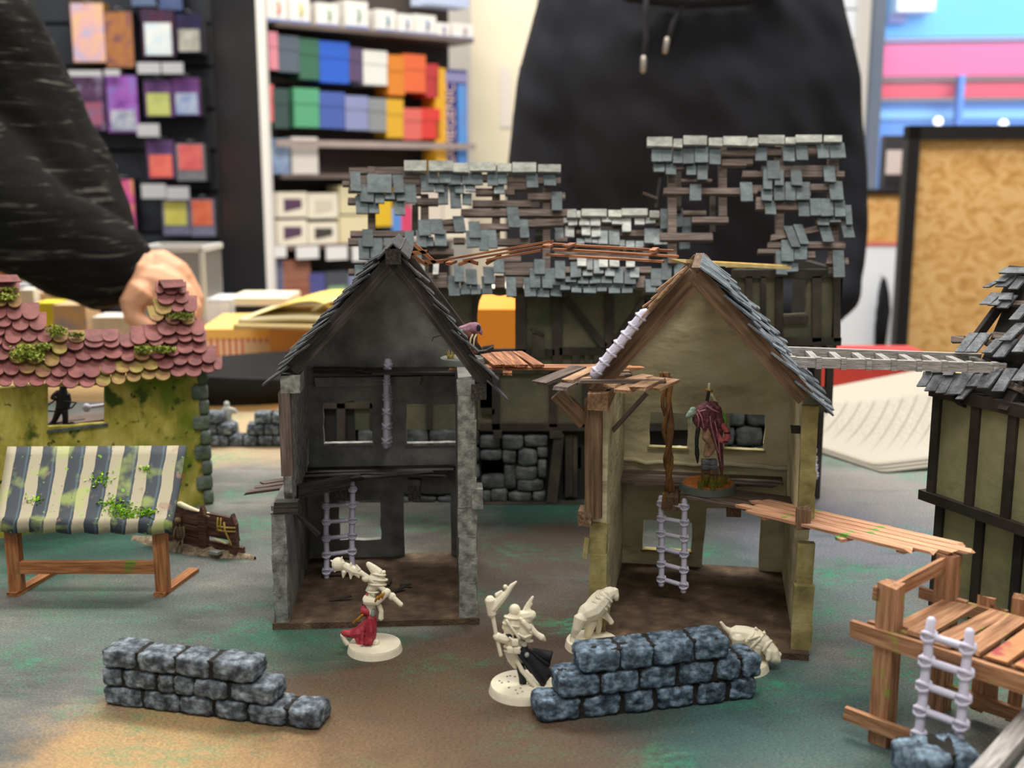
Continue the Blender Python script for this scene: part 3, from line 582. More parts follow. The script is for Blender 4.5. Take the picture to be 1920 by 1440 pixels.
# ------------------------------------------------------------------ the big ruined inn behind
def inn():
    f = Fr(7, 81, 0); Y = 0.0
    t = thing('ruined_inn', 'large half-timbered inn ruin with patchy slate roofs behind both open houses', 'building', f)
    A = crop(630, 280, 5.142); B = crop(850, 280, 5.142); C = crop(1040, 370, 7.385); D = crop(1200, 240, 5.142); E_ = crop(1400, 240, 5.142)
    def pl(eave_y, ridge_y, ey, ry, rx=1000):
        a = f.yl(rx, eave_y, ey); b = f.yl(rx, ridge_y, ry); d = Vector((0, b.y - a.y, b.z - a.z)).normalized()
        return Vector((0, a.y, a.z)), Vector((0, -d.z, d.y))
    PL = pl(555, 308, -1.0, 6.0); PM = pl(548, 395, -1.4, 5.5); PR = pl(512, 260, -1.0, 7.0, 1400)
    def slates(cr, plane, lst, m, name='slate', ot=.08, ob=.4, th=.14):
        for i, q in enumerate(lst):
            x0, y0, x1, y1 = q[:4]; sk = q[4] if len(q) > 4 else 0; mm = q[5] if len(q) > 5 else m
            quad = [cr(x0 + random.uniform(-2, 2), y0 - 6), cr(x1, y0 - 6 + random.uniform(-3, 3)), cr(x1 + sk * .4, y1), cr(x0 + sk, y1 + random.uniform(-3, 3))]
            w_ = abs(quad[1][0] - quad[0][0])
            g_ = w_ * .035; r_ = random.uniform(-.5, .5); quad[0] = (quad[0][0] + g_, quad[0][1]); quad[1] = (quad[1][0] - g_, quad[1][1]); quad[3] = (quad[3][0] + g_, quad[3][1] + r_); quad[2] = (quad[3][0] + w_ * .93, quad[2][1] - r_)
            slab_px(t, name, mm, f, plane[0], plane[1], quad, ot + random.uniform(0, .05), ob + random.uniform(0, .08), th)
    def battens(cr, plane, lst, off=-.02, th=.3, name='batten', m='batten'):
        for q in lst:
            x0, y0, x1, y1 = q[:4]; s1 = q[4] if len(q) > 4 else 0
            quad = [cr(x0, y0), cr(x1, y0 + s1), cr(x1 + random.uniform(-3, 6), y1 + s1), cr(x0 - random.uniform(-3, 6), y1)]
            slab_px(t, name, m, f, plane[0], plane[1], quad, off + random.uniform(-.03, .03), off, th)
    # left roof
    battens(A, PL, [(125, 175, 305, 230), (380, 170, 660, 235), (640, 215, 810, 275), (60, 305, 130, 345), (120, 365, 240, 405), (230, 285, 300, 340), (630, 285, 810, 345), (760, 360, 820, 430), (115, 465, 185, 520), (770, 470, 985, 530), (135, 785, 660, 835), (115, 855, 215, 915), (560, 860, 660, 915), (1000, 680, 1234, 730, -18), (1010, 740, 1234, 790), (890, 960, 1135, 1010), (870, 1190, 1070, 1330), (120, 1150, 175, 1200), (300, 300, 640, 340), (200, 430, 640, 480)])
    battens(B, PL, [(510, 255, 700, 315), (800, 265, 1035, 325), (515, 325, 800, 385), (215, 375, 385, 435), (495, 385, 590, 435), (185, 490, 750, 550), (720, 425, 1080, 485, -8), (75, 575, 1100, 640), (250, 715, 530, 770), (710, 680, 1060, 745, -15), (425, 860, 740, 920), (430, 1030, 650, 1080), (480, 1090, 775, 1150), (490, 1150, 740, 1210), (400, 1215, 500, 1330), (590, 1230, 680, 1330), (0, 240, 510, 300), (0, 850, 110, 900), (990, 850, 1100, 885)])
    battens(A, PL, [(305, 165, 375, 1400), (815, 430, 890, 1330)], -.35, .5, 'rafter'); battens(A, PL, [(735, 530, 790, 800)], -1.2, .5, 'rafter', 'inn_beam')
    battens(B, PL, [(375, 150, 450, 900), (865, 250, 935, 1300)], -.35, .5, 'rafter'); battens(B, PL, [(790, 640, 890, 900), (740, 470, 830, 560)], -1.5, .5, 'rafter', 'inn_beam')
    slates(A, PL, [(130, 222, 235, 400, 10), (225, 345, 365, 505, 5), (298, 245, 410, 415), (402, 248, 540, 415), (540, 248, 650, 415, 15), (470, 425, 570, 480), (375, 428, 468, 515), (575, 425, 680, 495, 10), (180, 455, 305, 615, 10), (312, 520, 415, 612, 5), (548, 505, 660, 630, 15), (655, 345, 770, 515, 15), (808, 240, 940, 402, 12), (878, 212, 985, 322, 10), (985, 222, 1100, 320, 10), (945, 345, 1040, 410, 5), (980, 365, 1085, 525), (1098, 232, 1205, 335, 5), (1085, 345, 1200, 560, 15), (1140, 345, 1234, 420, 8), (785, 685, 910, 830, 15), (890, 678, 1025, 815, 25), (1118, 650, 1234, 795, 25), (250, 775, 360, 935), (210, 860, 320, 1055, 5), (325, 860, 450, 1040, 5), (455, 860, 560, 930, 5), (660, 790, 755, 940), (765, 785, 870, 940, 10), (875, 850, 940, 930), (940, 780, 1065, 930, 10), (175, 1120, 270, 1290), (275, 1115, 350, 1250), (1075, 1225, 1190, 1410, 10), (1130, 1115, 1234, 1275, 10), (735, 1000, 830, 1060), (880, 1335, 955, 1400), (790, 1100, 855, 1205, 5, 'slate_light'), (935, 1100, 995, 1205, -5, 'slate_light')], 'slate')
    slates(B, PL, [(75, 232, 180, 335, 8), (172, 228, 280, 338, 10), (320, 228, 430, 345, 5), (425, 225, 515, 332, 5), (105, 345, 215, 402, 5, 'slate_mid'), (385, 345, 495, 425, 5, 'slate_mid'), (80, 430, 180, 530), (695, 245, 815, 365, 10), (862, 228, 985, 345, 10), (945, 412, 1052, 585), (510, 562, 628, 750, 20), (625, 680, 720, 850, 18), (140, 702, 258, 850, 12), (115, 790, 240, 940, 10), (230, 780, 335, 972, 15), (320, 785, 412, 950, 20), (775, 1065, 885, 1200, 5), (730, 1155, 840, 1330, 5), (845, 1155, 950, 1335, 12), (975, 1080, 1080, 1245, 5), (940, 1150, 1055, 1310, 10), (670, 1240, 790, 1415, 15), (805, 1345, 930, 1422), (935, 1345, 1050, 1415), (500, 1235, 605, 1415, 8), (380, 1065, 492, 1188, 5), (280, 1135, 390, 1292, 15), (110, 1160, 228, 1300, 12), (65, 1290, 165, 1395, 5), (165, 1310, 265, 1395, 5), (265, 1230, 370, 1390, 10), (-30, 1300, 60, 1410)], 'slate')
    slates(A, PL, [(648, 112, 880, 205), (885, 112, 1135, 205)], 'ridge_pale', 'ridge_cap', .3, .45, .25)
    slates(B, PL, [(-10, 135, 152, 218), (150, 130, 420, 205), (420, 140, 565, 212), (560, 130, 808, 215), (808, 150, 1045, 215)], 'ridge_pale', 'ridge_cap', .3, .45, .25)
    # middle roof
    battens(C, PM, [(0, 200, 180, 270), (645, 385, 920, 455), (1065, 455, 1240, 530), (905, 475, 1070, 530), (1400, 210, 1465, 390), (1160, 960, 1340, 1040), (1130, 1110, 1240, 1250), (300, 450, 640, 500), (280, 640, 1500, 690), (0, 720, 1450, 790), (200, 800, 1300, 860), (100, 960, 1200, 1040), (300, 1090, 1250, 1150)])
    slates(C, PM, [(120, 290, 185, 345), (185, 290, 320, 380), (335, 285, 490, 380), (490, 280, 640, 390), (650, 275, 790, 338), (790, 275, 945, 368), (925, 290, 1060, 470, 5), (1105, 285, 1250, 375), (1255, 285, 1400, 355), (140, 400, 275, 545), (370, 395, 500, 520), (508, 405, 640, 540)], 'slate_light')  # paler slates put the light caught by this shallow slope into the colour
    slates(C, PM, [(0, 430, 130, 580), (300, 575, 415, 645), (415, 550, 515, 625), (515, 560, 600, 630), (600, 465, 740, 640), (745, 465, 900, 655, 5), (985, 605, 1110, 690), (900, 595, 975, 680), (1115, 610, 1235, 690), (1240, 435, 1385, 630), (1370, 440, 1500, 650), (1500, 580, 1570, 650), (310, 835, 445, 945, 0, 'slate_light'), (445, 870, 530, 1000), (540, 875, 625, 1050), (610, 850, 740, 960, 0, 'slate_light'), (755, 850, 900, 955, 0, 'slate_light'), (985, 860, 1115, 960, 0, 'slate_light'), (385, 1010, 530, 1080), (695, 990, 835, 1085), (545, 985, 680, 1050), (1040, 980, 1175, 1105)], 'slate_mid')
    slates(C, PM, [(215, 900, 370, 1100), (0, 890, 145, 1120), (810, 970, 955, 1185), (960, 980, 1130, 1195), (145, 1105, 300, 1170), (315, 1110, 475, 1190), (480, 1110, 640, 1185), (640, 1100, 800, 1185), (75, 1190, 215, 1280), (230, 1220, 375, 1315), (390, 1215, 580, 1320), (580, 1225, 725, 1300), (745, 1225, 910, 1325), (925, 1210, 1085, 1320)], 'slate')
    slates(C, PM, [(1460, 165, 1605, 430), (1625, 160, 1780, 405), (1755, 255, 1890, 495, 8), (1720, 500, 1880, 710), (1480, 860, 1630, 1140, -10), (1650, 880, 1800, 1110), (1330, 990, 1485, 1225), (1250, 1140, 1405, 1310, 8), (1420, 1180, 1550, 1365, 8)], 'slate', ot=.3, ob=.55)
    slates(C, PM, [(165, 170, 305, 275), (305, 190, 360, 275), (360, 165, 735, 255), (740, 180, 930, 265), (915, 160, 1300, 245), (1310, 190, 1455, 275)], 'ridge_pale', 'ridge_cap', .3, .45, .25)
    # right roof
    battens(D, PR, [(785, 215, 1105, 270), (790, 300, 1025, 360), (990, 410, 1131, 470), (230, 578, 1131, 632), (400, 490, 695, 515), (415, 795, 640, 835), (500, 855, 850, 910), (190, 1010, 700, 1080), (110, 240, 780, 290), (130, 350, 660, 395)])
    battens(D, PR, [(270, 150, 350, 1300), (760, 150, 835, 850)], -.35, .5, 'rafter'); battens(D, PR, [(680, 640, 730, 1000), (355, 340, 400, 800)], -1.6, .5, 'rafter', 'inn_beam')
    battens(E_, PR, [(0, 205, 80, 265), (205, 180, 335, 260), (590, 175, 680, 250), (0, 415, 155, 465), (145, 360, 870, 410), (365, 415, 735, 470), (865, 415, 945, 465), (50, 550, 150, 610), (615, 540, 790, 595), (90, 665, 180, 780), (285, 715, 490, 785), (235, 1030, 690, 1085, -90), (585, 1095, 955, 1155), (205, 1100, 330, 1150), (110, 1165, 320, 1205), (590, 1190, 660, 1250), (775, 1250, 830, 1305), (945, 1250, 980, 1310), (150, 610, 620, 660), (490, 740, 960, 790), (670, 870, 960, 920), (0, 300, 60, 345)])
    battens(E_, PR, [(280, 150, 360, 1400), (790, 150, 890, 1400)], -.35, .5, 'rafter')
    slates(D, PR, [(110, 205, 215, 320), (210, 200, 310, 320), (315, 205, 415, 335), (412, 195, 525, 338), (525, 185, 660, 328), (665, 195, 782, 345), (130, 335, 240, 420), (245, 345, 352, 445), (445, 340, 545, 450), (550, 340, 655, 495), (480, 545, 598, 698, -5), (960, 528, 1085, 705, 10)], 'slate')
    slates(E_, PR, [(80, 195, 200, 315), (345, 175, 465, 318, 5), (465, 160, 585, 305, 15), (672, 160, 785, 285, 15), (785, 145, 945, 285, 20), (190, 320, 320, 485, 8), (158, 385, 248, 585), (270, 405, 362, 550), (418, 400, 530, 550, 12), (735, 370, 850, 518, 15), (140, 588, 250, 698), (262, 550, 370, 695), (370, 525, 475, 695), (475, 525, 615, 690), (785, 520, 925, 690, 20), (170, 705, 280, 830, 8), (490, 700, 600, 848, 12), (605, 685, 715, 842, 10), (710, 685, 835, 845, 10), (840, 700, 950, 850, 10), (945, 750, 1010, 930, 15), (680, 870, 800, 935), (800, 870, 910, 905), (690, 945, 805, 1095, 45), (905, 930, 1020, 1055, 30), (350, 950, 445, 1145, 80), (445, 935, 540, 1115, 70), (330, 1085, 458, 1282), (455, 1120, 588, 1265), (275, 1190, 388, 1412, 10), (385, 1295, 500, 1382), (825, 1185, 940, 1435, 12)], 'slate')
    slates(D, PR, [(60, 92, 320, 175), (320, 110, 412, 185), (410, 78, 655, 160), (660, 100, 800, 170), (795, 85, 1040, 165), (1040, 100, 1131, 170)], 'ridge_pale', 'ridge_cap', .3, .45, .25)
    slates(E_, PR, [(0, 100, 112, 170), (105, 72, 375, 150), (370, 95, 475, 150), (465, 72, 735, 135), (740, 76, 925, 130)], 'ridge_pale', 'ridge_cap', .3, .45, .25)
    # loose sticks poking out of the right wing
    p = lambda px, py, y: f.yl(px, py, y)
    plank(t, 'loose_stick', 'inn_beam', p(1230, 392, 4), p(1240, 325, 5), .25, .25); plank(t, 'loose_stick', 'batten', p(1206, 362, 4), p(1232, 372, 4), .3, .2)
    # front walls
    a = f.yl(663, 690, Y); z0 = f.yl(1000, 806, Y).z; zt = f.yl(1000, 542, Y).z; x0 = a.x; x1 = f.yl(1372, 690, Y).x; x2 = f.yl(1576, 600, Y).x
    def rx(*q): return [f.yl(x, y, Y) for x, y in q]
    hole = rx((892, 655), (968, 655), (966, 610), (970, 560), (950, 553), (905, 552), (897, 575), (893, 620))
    win = rx((900, 768), (926, 768), (926, 704), (900, 704))
    put('front_wall', MB().prism([Vector((x0, Y, z0)), Vector((x1, Y, z0)), Vector((x1, Y, zt)), Vector((x0, Y, zt))], (0, .6, 0), [rag(hole, .4, .1), win]), 'inn_panel', t)
    zr0 = f.yl(1500, 646, Y).z; zr1 = f.yl(1500, 505, Y).z
    put('front_wall', MB().prism([Vector((x1, Y, zr0)), Vector((x2, Y, zr0)), Vector((x2, Y, zr1)), Vector((x1, Y, zr1))], (0, .6, 0), [rag(rx((1468, 590), (1512, 588), (1515, 525), (1468, 523)), .5, .06)]), 'inn_panel', t)
    put('gable_wall', MB().prism([Vector((x2 - .6, Y, zr0)), Vector((x2 - .6, 12, zr0)), Vector((x2 - .6, 12, zr1)), Vector((x2 - .6, Y, zr1))], (.6, 0, 0)), 'inn_dark', t)
    put('attic_floor', MB().box((x1 - 4, .6, zr0 - .6), (x2, 13, zr0)), 'inn_dark', t)
    put('light_block_floor', MB().box((x0, .6, f.yl(1000, 690, Y).z - .5), (x1, 9, f.yl(1000, 690, Y).z)), 'inn_dark', t)  # slab added inside to close off light from the storeys below
    put('lower_wall', MB().box((x1, 2.2, 0), (x2 - .6, 2.8, zr0)), 'inn_dark', t)
    put('lower_wall', MB().box((x0, 9, 0), (x1, 9.5, z0 + 4.5)), 'inn_dark', t)  # back wall, likewise added to close off light
    put('lower_wall', MB().prism([Vector((x0, .5, 0)), Vector((x1, .5, 0)), Vector((x1, .5, z0 + .5)), Vector((x0, .5, z0 + .5))], (0, .4, 0), [rect_px(f, 902, 862, 944, 892, .5), rect_px(f, 1056, 830, 1062, 925, .5), rect_px(f, 1082, 838, 1090, 880, .5)]), 'inn_dark', t)
    for xx in (x0, x1 - .5): put('side_wall', MB().box((xx, .6, 0), (xx + .5, 9, z0 + 4)), 'inn_dark', t)
    xe = f.yl(590, 800, Y).x; put('lower_wing', MB().box((xe, .1, 0), (x0, 9, f.yl(1000, 690, Y).z)), 'inn_dark', t)
    # timbers (x0,y0,x1,y1,width px)
    k = 81 / 2080
    for q in [(976, 550, 976, 690, 20), (1045, 550, 1045, 690, 19), (1142, 552, 1142, 660, 17), (1062, 560, 1134, 650, 13), (1208, 562, 1150, 645, 13), (900, 660, 1040, 660, 12), (1048, 658, 1260, 658, 14), (1080, 665, 1080, 690, 14), (1120, 665, 1120, 690, 14), (1100, 666, 1100, 690, 8),
              (1215, 552, 1215, 690, 14), (1265, 555, 1265, 690, 14), (890, 555, 890, 800, 10), (805, 556, 805, 800, 12), (838, 560, 838, 690, 8), (890, 693, 1190, 693, 13), (930, 700, 930, 805, 15), (1037, 696, 1037, 800, 15), (900, 800, 1260, 800, 14), (902, 771, 928, 771, 10), (1098, 700, 1098, 800, 12), (1170, 700, 1170, 800, 12),
              (1372, 513, 1570, 513, 15), (1375, 640, 1576, 640, 15), (1403, 518, 1403, 640, 12), (1430, 518, 1430, 640, 10), (1460, 518, 1460, 640, 14), (1530, 518, 1530, 640, 17), (1568, 510, 1568, 640, 13), (1466, 600, 1514, 598, 14), (598, 690, 890, 690, 12), (600, 700, 600, 940, 14), (640, 700, 640, 940, 16), (598, 760, 700, 760, 10), (700, 550, 700, 800, 12), (750, 550, 750, 690, 12)]:
        a, b = f.yl(q[0], q[1], Y), f.yl(q[2], q[3], Y)
        plank(t, 'timber', 'inn_beam', a + Vector((0, -.02, 0)), b + Vector((0, -.02, 0)), *((q[4] * k, .45) if abs(a.x - b.x) < abs(a.z - b.z) else (.45, q[4] * k)), up=(0, 1, 0) if abs(a.x - b.x) < abs(a.z - b.z) else (0, 0, 1), jag=.03)
    plank(t, 'post_stub', 'inn_beam', p(1009, 668, -1.2), p(1009, 626, -1.2), .9, .7); plank(t, 'post_stub_cap', 'inn_beam', p(996, 618, -1.2), p(1020, 628, -1.2), .8, .2)
    plank(t, 'wall_stub', 'inn_beam', p(905, 655, -.5), p(925, 652, -.5), .5, .4)
    plank(t, 'timber', 'inn_beam', p(1048, 815, -.4), p(1034, 942, -.4), .75, .7)
    plank(t, 'timber_knob', 'inn_beam', p(1042, 808, -.5), p(1042, 820, -.5), .9, .7); plank(t, 'timber_knob', 'inn_beam', p(933, 808, -.5), p(933, 822, -.5), .6, .5)
    plank(t, 'door_board', 'inn_beam', p(1067, 815, .2), p(1067, 930, .2), .6, .2); plank(t, 'door_board', 'inn_beam', p(1078, 815, .2), p(1078, 930, .2), .35, .2)
    plank(t, 'sill_stone', 'inn_beam', p(895, 946, -.4), p(1095, 946, -.4), .8, .35)
    # rubble stones of the ground floor
    g = crop(880, 540, 3.43)
    st = [(70, 945, 200, 1030), (210, 945, 345, 1040), (355, 945, 505, 1020), (70, 1040, 210, 1105), (215, 1040, 300, 1125), (315, 1035, 435, 1145), (435, 1020, 505, 1090), (225, 1135, 300, 1290), (297, 1145, 437, 1240), (440, 1100, 497, 1220), (305, 1230, 480, 1305), (78, 1205, 228, 1290), (85, 1298, 138, 1385), (140, 1285, 243, 1385), (250, 1310, 402, 1385), (408, 1305, 490, 1375)]
    rects = [(*g(a, b), *g(c, d)) for a, b, c, d in st]
    y = 770
    while y < 940:
        x = 1190 - random.uniform(0, 20); h = random.uniform(26, 38)
        while x < 1500:
            w_ = random.uniform(34, 62); rects.append((x, y, min(x + w_ - 3, 1528), min(y + h - 3, 945))); x += w_
        y += h
    y = 806
    while y < 940:
        x = 672; h = random.uniform(28, 38)
        while x < 895:
            w_ = random.uniform(34, 60); rects.append((x, y, min(x + w_ - 3, 899), min(y + h - 3, 945))); x += w_
        y += h
    for i, (a, b, c, d) in enumerate(rects):
        back = 0.0 if c < 1170 else 1.2
        P0, P1 = f.yl(a, d, back), f.yl(c, b, back); P0.z = max(P0.z, .02)
        if P1.z - P0.z < .3: continue
        o = put('stone', rock_mesh(P1.x - P0.x, 1.1, P1.z - P0.z, i * 1.3, .09, nx=4), 'inn_stone', t, True)
        o.location = ((P0.x + P1.x) / 2 * S, (back + .3) * S, (P0.z + P1.z) / 2 * S)
    # balcony under the right wing
    for q in ((1508, 650, 1508, 770), (1533, 650, 1531, 745), (1557, 650, 1552, 772)): plank(t, 'balcony_post', 'inn_beam', p(q[0], q[1], -1), p(q[2], q[3], -1), .5, .5)
    plank(t, 'balcony_rail', 'inn_beam', p(1500, 738, -1), p(1555, 732, -1), .4, .55); plank(t, 'balcony_rail', 'inn_beam', p(1498, 772, -1), p(1553, 762, -1), .5, .6)
    plank(t, 'balcony_post', 'inn_beam', p(1518, 745, -1), p(1545, 728, 1), .3, .3)
    plank(t, 'beam_stub', 'inn_beam', p(1500, 820, -1), p(1530, 820, -1), .5, .5)
    for x in (1508, 1553): plank(t, 'balcony_leg', 'inn_beam', Vector((p(x, 770, -1).x, .9, 0)), Vector((p(x, 770, -1).x, .9, p(x, 770, -1).z)), .4, .4)
    return f
INN = inn()

# ------------------------------------------------------------------ cottage with red scalloped tiles
def cottage():
    f = Fr(-40, 68.7, 34); Lw = 21.3
    t = thing('tiled_cottage', 'mossy yellow cottage ruin with red scalloped roof tiles at the left', 'building', f)
    h = 10.2
    win = [f.yl(*q, 0) for q in ((90, 801), (199, 793), (199, 722), (90, 726))]
    put('front_wall', MB().prism([Vector((0, 0, 0)), Vector((Lw, 0, 0)), Vector((Lw, 0, h)), Vector((0, 0, h))], (0, .6, 0), [win]), 'plaster_moss', t)
    put('window_sill', MB().box((win[0].x - .1, -.12, win[1].z - .22), (win[1].x + .1, .7, win[1].z - .02)), 'quoin', t)
    put('side_wall', MB().prism([Vector((Lw - .6, 0, 0)), Vector((Lw - .6, 7, 0)), Vector((Lw - .6, 7, 9)), Vector((Lw - .6, 3.5, h + 4.5)), Vector((Lw - .6, 0, h))], (.6, 0, 0)), 'plaster_moss', t)
    put('side_wall', MB().box((0, .6, 0), (.6, 7, h)), 'plaster_moss', t)
    put('floor_slab', MB().box((0, .6, 6.55), (Lw - .6, 5.5, 6.75)), 'grey_brown', t)
    put('back_wall', MB().box((0, 6.5, 0), (Lw, 7.0, 5.5)), 'plaster_moss', t)
    for i in range(9):
        z = i * h / 9; w_ = 1.25 if i % 2 else .75
        o = put('quoin', rock_mesh(w_, .9, h / 9 - .04, i + 50, .015, nx=4), 'quoin', t, True); o.location = ((Lw - w_ / 2 + .08) * S, .22 * S, (z + h / 18) * S)
    # loose floor boards indoors
    for x0, x1, y0 in ((win[0].x + 1.4, win[1].x + .4, 1.6), (win[0].x + .4, win[1].x - .9, 2.6), (win[0].x - .5, win[0].x + 2, 1.2)):
        plank(t, 'floor_board', 'grey_brown', (x0, y0, 6.95), (x1, y0 + .2, 6.95), .8, .15)
    # roof
    p0 = Vector((0, -1.2, 9.7)); sl = R(54); n = Vector((0, -math.sin(sl), math.cos(sl)))
    H = crop(0, 480, 5.142); I = crop(180, 440, 5.537); J = crop(0, 440, 3.43)
    def tile(cr, q, m):
        x0, y0, x1, y1 = q[:4]; sk = q[4] if len(q) > 4 else 0
        hh = max(y1 - y0, 95 if cr is not J else 60); y0 = y1 - hh * 1.25; w_ = x1 - x0; pts = []
        ofs = []
        r = min(.5 * hh, .38 * w_)
        out = [(x0 - sk * .5, y0), (x1 - sk * .5, y0), (x1, y1 - r)]
        for i in range(1, 8):
            a = math.pi * i / 8; out.append(((x0 + x1) / 2 + w_ / 2 * math.cos(a), y1 - r + r * math.sin(a)))
        out.append((x0, y1 - r))
        vs = []; jit = random.uniform(0, .08)
        for X, Yy in out:
            tt = (Yy - y0) / (y1 - y0); vs.append(f.plane(*cr(X, Yy), p0 + n * (.05 + .5 * tt + jit), n))
        put('roof_tile', MB().prism(vs, -n * .16), m, t)
    hl = [(-20, 1145, 122, 1250), (128, 1140, 278, 1260), (280, 1150, 432, 1250), (440, 1150, 590, 1258), (600, 1150, 760, 1268), (765, 1160, 918, 1262), (-110, 1045, 40, 1150), (35, 1030, 185, 1145), (495, 1055, 648, 1162), (655, 1030, 812, 1172), (808, 1000, 968, 1168), (-60, 895, 92, 1000), (575, 945, 732, 1065), (725, 890, 890, 1005), (865, 885, 1020, 992), (1010, 880, 1180, 985), (-130, 790, 18, 870), (22, 800, 160, 905), (645, 830, 805, 905), (815, 790, 1000, 880), (1000, 800, 1150, 880), (-100, 690, 45, 770), (48, 700, 205, 838), (205, 720, 358, 822), (360, 710, 505, 832), (820, 750, 1020, 825), (985, 740, 1140, 820), (-40, 600, 110, 680), (118, 600, 278, 715), (282, 575, 448, 712), (-90, 490, 62, 600), (65, 490, 212, 610), (212, 480, 378, 608), (45, 275, 190, 362), (-100, 270, 42, 350)]
    hm = [(925, 1145, 1065, 1255), (1075, 1130, 1210, 1235), (185, 1030, 340, 1130), (340, 1040, 490, 1165), (958, 1020, 1115, 1140), (95, 920, 260, 1030), (255, 920, 420, 1035), (425, 940, 572, 1060), (160, 810, 340, 915), (335, 810, 500, 905), (500, 830, 650, 942), (505, 720, 655, 828), (660, 745, 818, 832), (-70, 380, 75, 480), (75, 390, 208, 492)]
    il = [(705, 555, 860, 615), (860, 555, 940, 605), (620, 545, 705, 605), (640, 600, 820, 720, 20), (820, 610, 965, 708), (785, 730, 915, 800), (915, 665, 1050, 800), (640, 910, 838, 1040, 30), (825, 930, 1000, 1035), (985, 915, 1130, 1040, 20), (360, 985, 535, 1135), (510, 965, 695, 1100, 40), (695, 1045, 850, 1130), (855, 1040, 1000, 1110), (1005, 1030, 1148, 1110), (245, 1050, 410, 1165), (550, 1090, 705, 1150), (565, 1170, 720, 1285), (720, 1160, 868, 1255), (845, 1130, 1010, 1230), (1005, 1130, 1150, 1225), (260, 1210, 410, 1310), (640, 1290, 808, 1390), (800, 1250, 948, 1350), (950, 1225, 1110, 1355), (1100, 1190, 1248, 1330), (45, 1330, 205, 1440), (775, 1375, 930, 1470), (930, 1370, 1095, 1470), (1095, 1345, 1235, 1430), (1225, 1290, 1310, 1400)]
    im = [(615, 700, 790, 825, 60), (555, 770, 705, 895, 60), (725, 800, 890, 928), (890, 810, 1025, 928), (395, 1160, 570, 1300), (200, 1335, 355, 1430), (340, 1325, 495, 1430), (485, 1300, 655, 1400)]
    jm = [(815, 890, 905, 945), (908, 875, 1000, 930), (1000, 870, 1095, 935)]
    for q in hl: tile(H, q, 'clay_tile')
    for q in hm: tile(H, q, 'clay_moss')
    for q in il: tile(I, q, 'clay_tile')
    for q in im: tile(I, q, 'clay_moss')
    for q in jm: tile(J, q, 'clay_moss')
    for cr, q in ((H, [(-100, 180), (165, 180), (212, 246), (-100, 250)]), (I, [(655, 467), (900, 462), (938, 535), (705, 552)])):
        pts = [f.plane(*cr(*a), p0 + n * (.75 if i < 2 else .9), n) for i, a in enumerate(q)]
        put('ridge_tile', MB().hexa([x - n * .12 for x in pts], pts), 'clay_tile', t)
        d = (pts[1] - pts[0]).normalized(); bk = Vector((0, .9, -.8))
        put('ridge_tile', MB().hexa([pts[0], pts[1], pts[1] + bk, pts[0] + bk], [x - Vector((0, .1, .1)) for x in (pts[0], pts[1], pts[1] + bk, pts[0] + bk)]), 'clay_tile', t)
    # under-boarding where the roof survives
    def board(cr, q): 
        pts = [f.plane(*cr(*a), p0 - n * .05, n) for a in q]; put('roof_board', MB().prism(pts, -n * .2), 'brown_wood', t)
    board(H, [(-100, 1180), (1000, 1180), (1060, 860), (420, 700), (180, 420), (180, 300), (-100, 300)]); board(I, [(40, 1400), (1180, 1400), (1110, 1000), (900, 600), (700, 600), (650, 950), (300, 1080), (40, 1120)])
    # moss clumps
    for cr, (x0, y0, x1, y1), cnt in ((H, (100, 860, 420, 1010), 420), (H, (340, 840, 500, 900), 120), (H, (450, 670, 640, 770), 200), (H, (670, 745, 800, 780), 110), (H, (-80, 360, 180, 420), 170), (I, (740, 810, 1000, 870), 220), (I, (410, 1160, 560, 1230), 170), (I, (560, 1160, 820, 1220), 180), (H, (0, 300, 170, 330), 60)):
        mb = MB()
        for _ in range(cnt):
            gx = min(max(random.gauss(.5, .24), 0), 1); gy = min(max(random.gauss(.5, .24), 0), 1)
            c = f.plane(*cr(x0 + (x1 - x0) * gx, y0 + (y1 - y0) * gy), p0 + n * (.55 + random.uniform(0, .35)), n)
            a = Vector((random.uniform(-1, 1), random.uniform(-1, 1), random.uniform(-1, 1))).normalized() * .16; b = a.cross(Vector((random.uniform(-1, 1), random.uniform(-1, 1), 1))).normalized() * .09
            mb.add([c - a, c + b, c + a, c - b], [(0, 1, 2, 3)])
        put('moss_clump', mb, 'moss', t)['kind'] = 'stuff'
    return f, win
COT = cottage()

